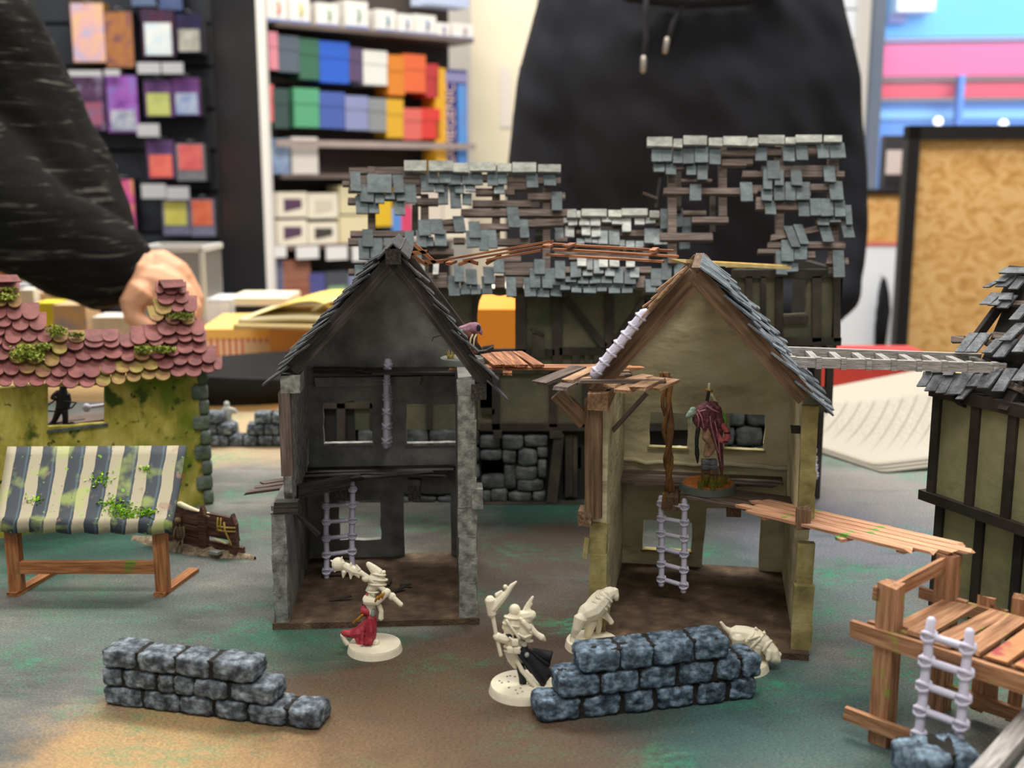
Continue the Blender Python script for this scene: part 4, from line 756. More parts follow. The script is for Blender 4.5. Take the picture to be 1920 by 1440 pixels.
# ------------------------------------------------------------------ timber tower house at the right
def tower():
    f = Fr(23.9, 60.5, -66.5)
    t = thing('timber_house', 'tall dark-beamed house with olive panels and broken slate roof at the right edge', 'building', f)
    z1 = 6.6; Lw = 15; dep = 6; ez = 12.4
    put('lower_wall', MB().box((0, 0, 0), (Lw, dep, z1)), 'olive_panel' if 'olive_panel' in M else 'inn_panel', t)
    put('upper_wall', MB().box((-.3, -.5, z1), (Lw, dep, ez)), 'tower_panel', t)
    put('sill_beam', MB().box((-.7, -.85, z1 - .45), (Lw, .2, z1 + .1)), 'tower_beam', t)
    for x in (.25, 3.15, 5.75, 8.4, 11): put('post', MB().beam((x, -.03, 0), (x, -.03, z1 - .3), .55, .35, (0, 1, 0)), 'tower_beam', t)
    for x in (0.0, 2.75, 5.2, 7.7, 10.2): put('post', MB().beam((x, -.53, z1), (x, -.53, ez), .55, .35, (0, 1, 0)), 'tower_beam', t)
    put('top_beam', MB().box((-.5, -.8, ez - .3), (Lw, -.2, ez + .35)), 'tower_beam', t)
    p0 = Vector((0, -1.1, ez - .1)); sl = R(56); n = Vector((0, -math.sin(sl), math.cos(sl)))
    c = crop(1700, 480, 4.8)
    qs = [(880, 160, 970, 225, -90), (900, 180, 1005, 272, -110), (770, 225, 830, 278, -90), (1010, 180, 1090, 295, -100), (760, 330, 860, 430, -110), (840, 330, 960, 390, -20), (810, 370, 900, 440, -90), (900, 350, 995, 465, -95), (1040, 430, 1130, 570, -125), (560, 690, 645, 860, -130), (660, 690, 765, 862, -140), (985, 600, 1090, 755, -160), (800, 740, 890, 868, -130), (900, 745, 1000, 905, -130), (180, 985, 240, 1015, -45), (270, 980, 375, 1048, -55), (375, 985, 465, 1070, -55), (175, 1025, 260, 1170, -90), (250, 1060, 350, 1210, -95), (350, 1060, 440, 1230, -95), (440, 1060, 530, 1245, -110), (500, 1040, 610, 1240, -130), (540, 1180, 600, 1285, -105), (620, 1060, 720, 1170, -95), (770, 1010, 870, 1185, -140), (890, 1010, 995, 1215, -130), (690, 1000, 790, 1170, -100), (1060, 700, 1160, 860, -120), (1060, 960, 1160, 1120, -120)]
    for x0, y0, x1, y1, sk in qs:
        slab_px(t, 'slate', 'slate_dark', f, p0, n, [c(x0, y0), c(x1, y0), c(x1 + sk, y1), c(x0 + sk, y1)], .12 + random.uniform(0, .06), .3 + random.uniform(0, .15), .11)
    slab_px(t, 'ridge_cap', 'slate_dark', f, p0, n, [c(890, 100), c(1120, 100), c(1080, 152), c(820, 150)], .4, .55, .15)
    for q in ([(400, 720), (520, 715), (510, 770), (395, 772)], [(775, 680), (1100, 710), (1090, 760), (770, 735)], [(700, 745), (900, 770), (890, 820), (695, 795)], [(960, 770), (1120, 800), (1110, 850), (955, 835)], [(880, 400), (1100, 400), (1090, 440), (870, 440)], [(700, 1000), (1000, 1010), (990, 1050), (690, 1040)], [(930, 1120), (1060, 1180), (1030, 1230), (900, 1180)], [(150, 1040), (600, 1060), (590, 1100), (140, 1080)]):
        slab_px(t, 'batten', 'batten', f, p0, n, [c(*a) for a in q], .02, .02, .2)
    for q in ([(600, 690), (640, 690), (810, 460), (770, 460)], [(1010, 1080), (1080, 1110), (900, 1390), (810, 1370)], [(780, 460), (870, 460), (1010, 110), (960, 110)], [(470, 1100), (560, 1100), (480, 1330), (410, 1300)]):
        slab_px(t, 'rafter', 'tower_beam', f, p0, n, [c(*a) for a in q], -.1, -.1, .5)
    slab_px(t, 'roof_board', 'inn_dark', f, p0, n, [c(1010, 130), c(1180, 130), c(1180, 1100), c(690, 900)], -.7, -.7, .2)  # this dark sheet and the next colour in the dark interior between rafters
    slab_px(t, 'roof_board', 'inn_dark', f, p0, n, [c(690, 900), c(1180, 1000), c(1180, 1320), c(480, 1230)], -.7, -.7, .2)
    A = f.plane(1880, 505, p0, n)
    put('far_roof_board', MB().hexa([(0, A.y + .3, A.z), (Lw, A.y + .3, A.z), (Lw, A.y + 4, ez), (0, A.y + 4, ez)], [(0, A.y + .5, A.z + .2), (Lw, A.y + .5, A.z + .2), (Lw, A.y + 4.2, ez + .2), (0, A.y + 4.2, ez + .2)]), 'inn_dark', t)
    put('gable_panel', MB().prism([Vector((2.5, 0, ez)), Vector((2.5, A.y + 3, ez)), Vector((2.5, A.y, A.z - 1.2))], (.4, 0, 0)), 'inn_dark', t)
    return f
M['tower_panel'] = mat('tower_panel', ['56553f', '86835f', '9b9873'], 12, .8, .4, 200, spots=[('5a6a35', 20, .62, .12)]); M['olive_panel'] = M['tower_panel']
M['tower_beam'] = mat('tower_beam', ['17130f', '2b2420', '3a312b'], 30, .75, .4, 200, rand=.1)
tower()

# ------------------------------------------------------------------ wooden landing stage
DOCK = Fr(15.8, 44.8, -47)
def dock():
    f = DOCK; t = thing('landing_stage', 'orange-brown plank landing stage on posts in front of the timber house', 'platform', f)
    k = 5.0; Ln, dp = 11.5, 4.9
    w_ = 'dock_wood'
    plank(t, 'front_beam', w_, (-1.3, -.35, k - .15), (Ln, -.35, k - .15), .25, .75); plank(t, 'front_beam', w_, (-.9, .35, k - .1), (Ln, .35, k - .1), .25, .5)
    plank(t, 'back_beam', w_, (-.4, dp + .3, k - .05), (Ln, dp + .3, k - .05), .25, .6)
    for x, y in ((.15, .05), (.3, dp), (8.5, .05), (8.5, dp)):
        plank(t, 'post', w_, (x, y, 0), (x, y, k + (2.2 if x < 1 and y < 1 else 2.4 if x < 1 else 0)), .85, .8)
    plank(t, 'end_rail', w_, (.1, .2, k + 1.75), (.25, dp, k + 2.0), .2, .65); plank(t, 'rail_stub', w_, (-.45, -.1, k + 1.7), (-.1, -.1, k + 1.7), .5, .6)
    plank(t, 'end_board', w_, (.55, .4, k + .2), (.7, dp - .3, k + .25), .75, .2)
    for i in range(9):
        x = 1.45 + i * 1.12
        plank(t, 'deck_plank', 'dock_red' if i in (3, 4, 5) else w_, (x, -.15 + random.uniform(-.1, .1), k + .32 + random.uniform(0, .06)), (x + random.uniform(-.15, .25), dp + random.uniform(-.3, .1), k + .32 + random.uniform(-.02, .12)), .85, .16, jag=.1)
    for x, h in ((1.9, .9), (3.4, 1.6), (4.2, 1.5), (5.6, 1.5), (7.2, 1.3), (2.5, .45)):
        plank(t, 'back_board', w_, (x, dp + .5, k - .3), (x, dp + .5, k + h * .7), .75, .18, jag=.15)
    plank(t, 'cross_stub', w_, (-1.1, dp + .2, k + .15), (1.2, dp + .2, k + .1), .25, .5)
    plank(t, 'lower_rail', w_, (-1.3, -.5, 1.0), (3.0, -.5, 1.0), .25, .6); plank(t, 'lower_rail', w_, (-.3, dp - .1, 1.0), (Ln, dp - .1, 1.0), .25, .65)
    for x in (2.0, 2.6, 3.6, 4.7, 5.7, 6.6, 7.5): plank(t, 'slat', w_, (x, dp + .15, .5), (x + random.uniform(-.15, .15), dp + .15, k - .2), .55, .2)
    return f
dock()

# ------------------------------------------------------------------ market stall with a striped awning
def stall():
    f = Fr(-24.8, 62.2, 0); t = thing('market_stall', 'market stall with mossy blue and cream striped awning', 'stall', f)
    zt = W(160, 985, 62).z
    for px0, px1 in ((28, 27), (303, 305)):
        x = f.L(W(px0, 1050, 62.2)).x
        plank(t, 'post', 'stall_wood', (x, 0, .25), (x, 0, zt + .4), .75, .6); plank(t, 'foot', 'stall_wood', (x - .1, -.55, .12), (x + .75, 3.7, .12), .65, .24)
        plank(t, 'awning_arm', 'stall_wood', (x, .2, zt + .3), (x + .3, 3.6, 6.3), .4, .35)
    xa, xb = f.L(W(36, 1062, 62.2)).x, f.L(W(292, 1062, 62.2)).x; zz = W(160, 1062, 62.2).z
    plank(t, 'rail', 'stall_wood', (xa - .1, -.1, zz), (xb + .1, -.1, zz), .4, .72)
    # awning
    m = bpy.data.materials.new('awning_cloth'); m.use_nodes = True; n = NT(m); b = n.n['Principled BSDF']; b.inputs['Roughness'].default_value = .8
    uv = n.new('ShaderNodeUVMap'); sp = n.new('ShaderNodeSeparateXYZ'); n.lk(uv.outputs[0], sp.inputs[0])
    nz = n.new('ShaderNodeTexNoise'); nz.inputs['Scale'].default_value = 5; n.lk(uv.outputs[0], nz.inputs['Vector'])
    ma = n.new('ShaderNodeMath', operation='MULTIPLY_ADD'); ma.inputs[1].default_value = .035; n.lk(nz.outputs['Fac'], ma.inputs[0]); n.lk(sp.outputs[0], ma.inputs[2])
    mm = n.new('ShaderNodeMath', operation='MULTIPLY'); mm.inputs[1].default_value = 6.6; n.lk(ma.outputs[0], mm.inputs[0])
    fr = n.new('ShaderNodeMath', operation='FRACT'); n.lk(mm.outputs[0], fr.inputs[0])
    st = n.new('ShaderNodeValToRGB'); st.color_ramp.interpolation = 'LINEAR'; n.lk(fr.outputs[0], st.inputs[0]); e = st.color_ramp.elements
    e[0].position = 0; e[0].color = lin('989079'); e[1].position = 1; e[1].color = lin('2c353d')
    for p_, c_ in ((.43, '989079'), (.45, '262c33'), (.84, '2a333a'), (.9, '43565f'), (.95, '2a333a'), (.985, '2c353d')): x = e.new(p_); x.color = lin(c_)
    out = st.outputs[0]
    for hx, s_, th, sf, k_ in (('93a050', 5, .52, .1, .6), ('876a55', 9, .64, .06, .6), ('3b322b', 60, .68, .03, .9), ('6f9a24', 24, .66, .05, .9)):
        q = n.new('ShaderNodeTexNoise'); q.inputs['Scale'].default_value = s_; q.inputs['Detail'].default_value = 3; n.lk(uv.outputs[0], q.inputs['Vector'])
        mr = n.new('ShaderNodeMapRange'); mr.inputs['From Min'].default_value = th; mr.inputs['From Max'].default_value = th + sf; mr.inputs['To Max'].default_value = k_; n.lk(q.outputs['Fac'], mr.inputs[0])
        mx = n.new('ShaderNodeMix', data_type='RGBA'); mx.inputs['B'].default_value = lin(hx); n.lk(mr.outputs[0], mx.inputs['Factor']); n.lk(out, mx.inputs['A']); out = mx.outputs['Result']
    n.lk(out, b.inputs['Base Color'])
    TL, TR = f.L(W(15, 840, 66.8)), f.L(W(350, 838, 66.8)); BL, BR = f.L(W(-8, 972, 62.0)), f.L(W(326, 975, 62.0))
    prof = []
    for i in range(9):
        s_ = i / 8; prof.append((TL.lerp(BL, s_) + Vector((0, 0, .25 * math.sin(s_ * math.pi) * -.6)), TR.lerp(BR, s_) + Vector((0, 0, -.15 * math.sin(s_ * math.pi)))))
    for dy, dz in ((-.22, -.06), (-.32, -.25), (-.33, -.7)): prof.append((BL + Vector((0, dy, dz)), BR + Vector((0, dy, dz))))
    nx = 26; vs = []; fs = []; uvs = []
    for j, (a, c) in enumerate(prof):
        for i in range(nx + 1):
            s_ = i / nx; wob = .05 * math.sin(s_ * 41) * (j / 11); vs.append(a.lerp(c, s_) + Vector((0, wob, wob))); uvs.append((s_, j / 11 * .6))
    for j in range(len(prof) - 1):
        for i in range(nx): q = j * (nx + 1) + i; fs.append((q, q + 1, q + nx + 2, q + nx + 1))
    me = MB().add(vs, fs).mesh('awning'); ul = me.uv_layers.new(name='UVMap')
    for l in me.loops: ul.data[l.index].uv = uvs[l.vertex_index]
    o = put('awning', me, m, t, True); sd = o.modifiers.new('thickness', 'SOLIDIFY'); sd.thickness = .0014; sd.offset = -1
    for px, py, r_, c in ((212, 945, 12, 70), (226, 958, 16, 120), (250, 968, 10, 60), (190, 900, 12, 40), (272, 880, 6, 25), (275, 962, 9, 70), (63, 940, 8, 30), (240, 972, 14, 60)):
        mb = MB()
        for _ in range(c):
            X, Yy = px + random.gauss(0, r_), py + random.gauss(0, r_ * .55); u = max(0, min(1, (Yy - 840) / 134)); q = TL.lerp(BL, u); d = TR.lerp(BR, u)
            yw = q.y + f.o.y; P_ = f.L(W(X, Yy, yw)) + Vector((0, -.12, .1)); P_.x = min(max(P_.x, q.x), d.x)
            a = Vector((random.uniform(-1, 1), random.uniform(-1, 1), random.uniform(-1, 1))).normalized() * .12; b_ = a.cross(Vector((random.random(), 1, 1))).normalized() * .07
            mb.add([P_ - a, P_ + b_, P_ + a, P_ - b_], [(0, 1, 2, 3)])
        put('moss_flock', mb, 'moss_bright', t)['kind'] = 'stuff'
stall()

# ------------------------------------------------------------------ stone walls
def stone_wall(fr, rows, rh, th, m, label, nx=7, seed=0, name='stone_wall'):
    t = thing(name, label, 'wall', fr, 'painted foam stone walls')
    for r, row in enumerate(rows):
        z = (r + .5) * rh
        lo, hi = min(a for a, b in row), max(b for a, b in row)
        segs = [[row[0][0], row[0][1]]]
        for a, b in row[1:]:
            if a - segs[-1][1] > rh: segs.append([a, b])
            else: segs[-1][1] = b
        for a, b in segs: put('mortar_core', MB().box((a + .18, -th / 2 + .16, r * rh), (b - .18, th / 2 - .16, (r + 1) * rh - .08)), 'stone_core', t)
        for i, (a, b) in enumerate(row):
            o = put('stone', rock_mesh(b - a, th * random.uniform(.97, 1.08), rh * .93, seed + r * 11 + i * 1.7, .085, nx=nx), m, t, True)
            o.location = ((a + b) / 2 * S, random.uniform(-.05, .05) * S, z * S); o.rotation_euler = (0, random.uniform(-.03, .03), random.uniform(-.04, .04))
def rows_px(fr, th, rows, rh, cr):
    out = []
    for r, row in enumerate(rows):
        o = []
        for a, b in row:
            y = cr[1](a, r); y2 = cr[1](b, r); p = fr.plane(*cr[0](a, y), (0, -th / 2, 0), (0, 1, 0)); q = fr.plane(*cr[0](b, y2), (0, -th / 2, 0), (0, 1, 0)); o.append((p.x, q.x))
        out.append(o)
    return out
def front_wall(px0, px1, th, rows, rh, label, m, cr, yf, seed):
    a, b = G(*px0), G(*px1); ang = math.degrees(math.atan2(b.y - a.y, b.x - a.x)); d = (b - a).normalized(); nrm = Vector((-d.y, d.x, 0))
    o = a + nrm * th / 2; fr = Fr(o.x, o.y, ang)
    stone_wall(fr, rows_px(fr, th, rows, rh, (cr, yf)), rh, th, m, label, 18, seed)
c1 = crop(140, 1100, 3.692)
front_wall((196, 1322), (588, 1372), 1.6, [[(195, 455), (465, 720), (720, 948), (968, 1185), (1190, 1455), (1465, 1680)], [(178, 312), (325, 552), (568, 672), (678, 812), (820, 1045), (1068, 1370)], [(172, 412), (425, 680), (690, 920), (935, 1225)]], .92,
           'grey drybrushed stone wall stepping down to the right, left of the figures', 'stone', c1, lambda x, r: [770, 610, 450][r] + x * .11, 3)
c2 = crop(860, 1060, 3.0)
front_wall((1014, 1360), (1418, 1312), 1.7, [[(450, 690), (705, 920), (932, 1100), (1115, 1332), (1348, 1512), (1530, 1685)], [(570, 798), (805, 1018), (1028, 1228), (1243, 1445), (1463, 1595), (1602, 1712)], [(690, 918), (920, 1102), (1106, 1335), (1338, 1535)]], 1.08,
           'blue-grey drybrushed stone wall in front of the two white hounds', 'stone_b', c2, lambda x, r: [850, 660, 470][r] - (x - 450) * .12, 8)
def far_wall():
    a, b = G(380, 838), G(560, 836); fr = Fr(a.x, a.y + .8, 0); k = (b.x - a.x) / 180; X = lambda p: (p - 380) * k
    stone_wall(fr, [[(X(x), X(x + w_)) for x, w_ in ((372, 20), (393, 36), (430, 26), (457, 26), (484, 28), (513, 24), (538, 26))], [(X(x), X(x + w_)) for x, w_ in ((378, 30), (409, 30), (463, 33), (497, 28), (526, 30))], [(X(x), X(x + w_)) for x, w_ in ((382, 37), (478, 34), (513, 28))]], 1.05, 1.7, 'stone', 'small stone wall with a gap standing beyond the cottage corner', 5, 30)
far_wall()
def near_wall():
    fr = Fr(16.2, 39.6, 10)
    stone_wall(fr, [[(-2.6, -.4), (-.3, 1.2)], [(-1.4, .2), (.3, 1.35)]], 1.35, 2.0, 'stone_b', 'blurred stone wall corner at the bottom right foreground', 7, 61)
near_wall()
def near_plank():
    p, q = G(1838, 1440, 3.2), G(1960, 1310, 3.2); f = Fr(p.x, p.y, 0); t = thing('grey_roof', 'grey wooden model roof edge cut off by the bottom right corner', 'model roof', f)
    L_ = f.L(q + Vector((0, 0, 0)))
    plank(t, 'edge_plank', 'grey_resin', (-.7, -1.0, 3.0), (L_.x, L_.y, 3.0), .75, .5)
    for i in range(4): plank(t, 'roof_board', 'ridge_pale' if i % 2 else 'grey_resin', (.35 + i * .8, -1.4, 2.75), (L_.x + 1 + i * .8, L_.y - .2, 2.75), .75, .2)
    put('wall', MB().box((1.2, -1.5, 0), (L_.x + 3, .4, 2.6)), 'inn_panel', t)
near_plank()

# ------------------------------------------------------------------ wrecked fence with a skeleton
def wreck():
    a, b = G(300, 1018), G(455, 1045); ang = math.degrees(math.atan2(b.y - a.y, b.x - a.x)); f = Fr(a.x, a.y, ang)
    t = thing('wrecked_fence', 'broken plank fence with skeleton and rope beside the market stall', 'scenery', f)
    Ln = (b - a).length
    mb = MB(); top = []; N = 22
    for i in range(N):
        s_ = i / (N - 1); x = -2.2 + (Ln + 3.2) * s_; w_ = .9 * math.sin(math.pi * min(1, max(.06, s_))) + .15
        top.append((Vector((x, -w_ + random.uniform(-.12, .12), 0)), Vector((x, w_ * .8, 0)), .25 + .35 * random.random() * math.sin(math.pi * s_)))
    vs = []; fs = []
    for p, q, h in top: vs += [p, p.lerp(q, .3) + Vector((0, 0, h)), p.lerp(q, .7) + Vector((0, 0, h * .8)), q]
    for i in range(N - 1):
        for j in range(3): c = i * 4 + j; fs.append((c, c + 4, c + 5, c + 1))
    put('rubble_base', mb.add(vs, fs), 'earth', t, True)
    ww = 'wreck_wood'
    for z, x0, x1, h, y in ((.5, -.3, Ln + .1, .75, 0), (1.15, -.2, 3.6, .45, .05), (1.55, -.2, 3.5, .4, .02), (2.3, -.3, Ln - .6, .9, 0), (1.4, 3.4, Ln - .4, .6, .05)):
        plank(t, 'plank', ww, (x0, y, z), (x1, y, z - .22 * (x1 - x0) * .12), .3, h, jag=.12)
    for x, h in ((1.9, 3.0), (3.9, 3.15), (Ln - .5, 2.9), (.2, 2.0)):
        put('stake', MB().prism([Vector((x - .28, -.35, .2)), Vector((x + .28, -.35, .2)), Vector((x + .3, -.35, h - .7)), Vector((x + .02, -.35, h)), Vector((x - .3, -.35, h - .75))], (0, .35, 0)), ww, t)
    put('rolled_bone', MB().tube([(1.6, -.05, 2.85), (2.0, -.1, 2.95), (2.6, 0, 2.75), (3.4, 0, 2.6), (4.4, 0, 2.45)], [.16, .2, .17, .14, .18], 7), 'bone', t, True)
    put('bone_stick', MB().tube([(Ln - 2, -.3, 1.05), (Ln - 1, -.3, .9)], .09, 6), 'bone', t, True)
    for z in (1.7, 1.95): put('rope', MB().tube([(Ln - 1.7, -.3, z), (Ln - 1, -.42, z + .02), (Ln - .2, -.4, z + .1)], .07, 5), 'rope', t, True)
    put('rope', MB().tube([(Ln - 1.0, -.45, 2.3), (Ln - .9, -.5, 1.8), (Ln - .6, -.5, 1.2), (Ln - .5, -.45, .9)], .07, 5), 'rope', t, True)
    for x in (Ln - 1.6, Ln - 1.35): put('rope', MB().tube([(x, -.3, 2.5), (x, -.38, 2.0), (x, -.3, 1.6)], .06, 5), 'rope', t, True)
    # skeleton sitting against the planks
    mb = MB(); cx = 2.2
    mb.ell((cx - .15, -.45, 1.95), (.22, .22, .24)); mb.tube([(cx - .1, -.4, 1.75), (cx, -.35, .7)], .07, 6)
    for i in range(6):
        z = 1.55 - i * .13; mb.tube([(cx - .3, -.35, z + .05), (cx - .22, -.55, z), (cx, -.62, z - .04), (cx + .22, -.55, z), (cx + .3, -.35, z + .05)], .035, 5)
    mb.tube([(cx + .3, -.45, 1.6), (cx + .45, -.6, 1.1), (cx + .35, -.75, .6)], .05, 5); mb.tube([(cx - .3, -.45, 1.6), (cx - .45, -.55, 1.1), (cx - .4, -.7, .6)], .05, 5)
    mb.tube([(cx, -.4, .6), (cx + .45, -.8, .75), (cx + .55, -1.0, .2)], .06, 5); mb.tube([(cx - .1, -.4, .6), (cx + .2, -.9, .6), (cx + .2, -1.1, .15)], .06, 5)
    put('skeleton', mb, mat('skeleton', ['5a4c38', '8d7c5c'], 300, .8), t, True)
    plank(t, 'flat_stone', 'mini_grey', (Ln - 1.9, -.75, .35), (Ln - 1.1, -.85, .4), .45, .2)
wreck()

# ------------------------------------------------------------------ ladders
KNOT = None
def knotted_ladder(bl, br, tl, tr, n, label, r=.17, m='lilac_plastic', t0=.07, t1=.93, ks=1.0):
    global KNOT
    bl, br, tl, tr = map(Vector, (bl, br, tl, tr)); o = (bl + br) / 2; f = Fr(o.x, o.y, 0, min(bl.z, br.z))
    t = thing('lashed_ladder', label, 'ladder', f, 'lilac plastic ladders')
    for a, b in ((bl, tl), (br, tr)):
        pts = [f.L(a.lerp(b, i / 10)) + Vector((random.uniform(-.03, .03), random.uniform(-.03, .03), 0)) for i in range(11)]
        put('rail', MB().tube(pts, r, 8), m, t, True)
    if KNOT is None:
        k = MB(); k.tube([(.2 * math.cos(a) * 1.15, .21 * math.sin(a), .16 * math.sin(a)) for a in [i * math.pi / 4 for i in range(9)]], .075, 6)
        k.tube([(.2 * math.cos(a) * 1.15, .21 * math.sin(a), -.16 * math.sin(a)) for a in [i * math.pi / 4 for i in range(9)]], .075, 6)
        k.ell((0, 0, 0), (.23, .23, .2), 8, 6); KNOT = k.mesh('lashing')
        KNOT.materials.append(M[m]); KNOT.polygons.foreach_set('use_smooth', [True] * len(KNOT.polygons))
    for i in range(n):
        s_ = t0 + (t1 - t0) * i / (n - 1); a, b = f.L(bl.lerp(tl, s_)), f.L(br.lerp(tr, s_)); d = (b - a).normalized() * .1
        rg_ = put('rung', MB().tube([a - d, b + d], r * .8, 7), m, t, True)
        for q in (a, b):
            k = bpy.data.objects.new('lashing', KNOT); COL.objects.link(k); k.parent = rg_; k.location = q * S; k.rotation_euler = (0, 0, math.atan2((b - a).y, (b - a).x))
            k.scale = (min(r, .2) / .17 * ks,) * 3
f1 = H1[0]; f2 = H2[0]
b1, b2 = f1.Wd(f1.zl(612, 1083, .4)), f1.Wd(f1.zl(660, 1072, .4))
b2.y = b1.y + .15; b2 = W(660, 1075, b2.y)
t1, t2 = W(612, 905, b1.y + 1.1), W(661, 905, b1.y + 1.3)
knotted_ladder(b1, b2, t1, t2, 6, 'lilac plastic ladder leaning inside the black house behind the red-robed figure')
b1 = W(1240, 1097, 60.3); b2 = W(1282, 1110, 59.8); b1.z = max(b1.z, .4); b2.z = max(b2.z, .4)
knotted_ladder(b1, b2, W(1240, 932, 61.6), W(1284, 938, 61.1), 6, 'lilac plastic ladder leaning on the broken floor under the hooded ratman')
p = f1.Wd(Vector((0, 9.55, 0)));
y_ = 66.4
knotted_ladder(W(723, 838, y_), W(729, 836, y_ + 1.3) + Vector((0, 0, 0)), W(726, 676, y_), W(729, 676, y_ + 1.3), 6, 'lilac plastic ladder hung edge-on against the black house back wall', .2, ks=.85)
d_ = f2.Wd(Vector((H2[2].x, 1.0, H2[2].z)))
knotted_ladder(W(1113, 704, 55.2), W(1116, 703, 56.7), W(1208, 586, 55.2), W(1211, 585, 56.7), 7, 'lilac plastic ladder lying along the bare roof slope of the olive house', .24, ks=.85)
dq = lambda px, py, y: DOCK.Wd(DOCK.plane(px, py, (0, y, 0), (0, 1, 0)))
tl_, tr_, bl_, br_ = dq(1745, 1162, -.85), dq(1818, 1184, -.85), dq(1725, 1352, -1.5), dq(1800, 1378, -1.5)
kz = lambda a, b: a + (b - a) * ((a.z - .1) / (a.z - b.z))
zb = [kz(tl_, bl_), kz(tr_, br_)]
knotted_ladder(zb[0], zb[1], tl_, tr_, 6, 'lilac plastic ladder leaning on the front of the landing stage', .2, t0=.12, t1=.9)
knotted_ladder(W(1515, 896, 78.8), W(1530, 897, 79.6), W(1508, 792, 80.0), W(1522, 792, 80.8), 7, 'blurred lilac ladder standing under the inn balcony', .14)
# piece of ladder lying on the cottage floor
fc, win = COT
def bone_piece():
    c = fc.Wd(fc.yl(182, 762, 3.2)); f = Fr(c.x, c.y, 34, c.z)
    t = thing('lashed_rung', 'lilac ladder end lying inside the cottage window beside the archer', 'ladder', f)
    put('rung', MB().tube([(-.7, 0, 0), (.7, .2, 0)], .14, 7), 'lilac_plastic', t, True)
    for x in (-.75, .75): put('lashing', MB().ell((x, .1 * x, 0), (.3, .3, .32), 8, 6), 'lilac_plastic', t, True)
bone_piece()
def grey_ladder():
    a0, a1 = W(1466, 678, 58.6), W(1886, 690, 57.6); b0, b1 = W(1452, 658, 61.3), W(1838, 672, 60.4)
    f = Fr(a0.x, a0.y, 0, a0.z); t = thing('wooden_ladder', 'long grey wood-grain ladder bridging the olive house roof and the timber house', 'ladder', f)
    for a, b in ((a0, a1), (b0, b1)): put('rail', MB().beam(f.L(a), f.L(b), .35, .52, jag=.05), 'grey_resin', t)
    for i in range(9):
        s_ = .05 + .9 * i / 8; a, b = f.L(a0.lerp(a1, s_)), f.L(b0.lerp(b1, s_)); plank(t, 'rung', 'grey_resin', a, b, .35, .25)
        put('rung_binding', MB().beam(a + Vector((-.14, -.02, 0)), a + Vector((.14, -.02, 0)), .43, .6), 'grey_resin', t)
grey_ladder()

# ------------------------------------------------------------------ plank bridges
def bridge(label, p, q, offs, w_, m, cross=(), name='plank_bridge', th=.14, jag=.3):
    p, q = Vector(p), Vector(q); f = Fr(p.x, p.y, 0, p.z); t = thing(name, label, 'bridge', f, 'plank bridges'); d = (q - p).normalized(); r = d.cross(Vector((0, 0, 1))).normalized()
    for o in offs:
        dz = o[1] if len(o) > 1 else 0; s0 = o[2] if len(o) > 2 else 0; s1 = o[3] if len(o) > 3 else 1
        plank(t, 'bridge_plank', m, f.L(p.lerp(q, s0) + r * o[0] + Vector((0, 0, dz))), f.L(p.lerp(q, s1) + r * o[0] + Vector((0, 0, dz))), w_, th, jag=jag)
    for s_, l, w2, dz in cross: c = p.lerp(q, s_); plank(t, 'cross_piece', m, f.L(c - r * l + Vector((0, 0, dz))), f.L(c + r * l + Vector((0, 0, dz))), w2, .16, jag=.05)
    return t, f
A_, B_ = G(1400, 942, 6.45), W(1752, 1056, 48.9); B_ = DOCK.Wd(Vector((.5, 4.9, 7.55)))
bridge('orange plank bridge from the olive house down to the landing stage post', A_, B_, [(-1.05, 0, .05, .97), (-.45, 0, 0, 1.04), (.15, 0, .08, 1.0), (.75, 0, .02, .96), (1.25, 0, .1, .9)], .52, 'bridge_wood', [(.2, 1.4, .5, -.16), (.62, 1.8, .5, -.16), (.86, 1.3, .4, -.16)])
A_, B_ = W(845, 690, 61.5), W(1200, 690, 61.5); B_.z = A_.z
t, f = bridge('thin brown plank walkway spanning the gap between the two open houses', A_, B_, [(0, 0, 0, 1), (-.6, 0, .1, .95)], .55, 'orange_wood', [(.3, 1.2, .5, -.14), (.7, 1.2, .5, -.14)])
for x0, y0, x1, y1 in ((905, 664, 935, 686), (925, 662, 958, 686), (945, 661, 980, 686), (965, 660, 1010, 686)):
    a, b = G(x0 + 4, y0, f.o.z + .2), G(x1, y1, f.o.z + .2); plank(t, 'loose_plank', 'orange_wood', f.L(a), f.L(b), .62, .14)
A_, B_ = W(800, 497, 64), W(1035, 456, 63)
t, f = bridge('broken brown lath bridge rising from the black ridge', A_, B_, [(-.5, .1, 0, 1), (.2, -.08, .3, .95), (.8, -.26, .5, .93)], .25, 'orange_wood', [(.2, .9, .35, -.1), (.97, 1.0, .45, -.1)], th=.12, jag=.06)
for q in ((745, 458, 800, 497), (777, 458, 815, 492), (762, 476, 800, 472), (795, 492, 830, 490), (860, 496, 880, 489), (880, 489, 895, 494), (912, 494, 940, 478)):
    plank(t, 'broken_lath', 'orange_wood', f.L(W(q[0], q[1], 63.5)), f.L(W(q[2], q[3], 63.5)), .2, .2)
A_, B_ = W(1030, 468, 63), W(1270, 482, 61.5)
bridge('straight brown lath bridge ending at the olive house ridge', A_, B_, [(-.9, .26, 0, .96), (-.2, .02, .02, 1.0), (.6, -.24, 0, .9)], .5, 'orange_wood', [(.16, 1.3, .4, .3), (.82, 1.3, .35, .3)], th=.12, jag=.08)
A_, B_ = W(1272, 489, 60.5), W(1465, 499, 78.5)
bridge('pale unpainted plank laid from the olive house ridge towards the inn', A_, B_, [(0, 0, 0, 1), (.6, -.1, .1, .95)], .8, 'pale_wood', [(.5, .6, .8, -.14)], th=.2)

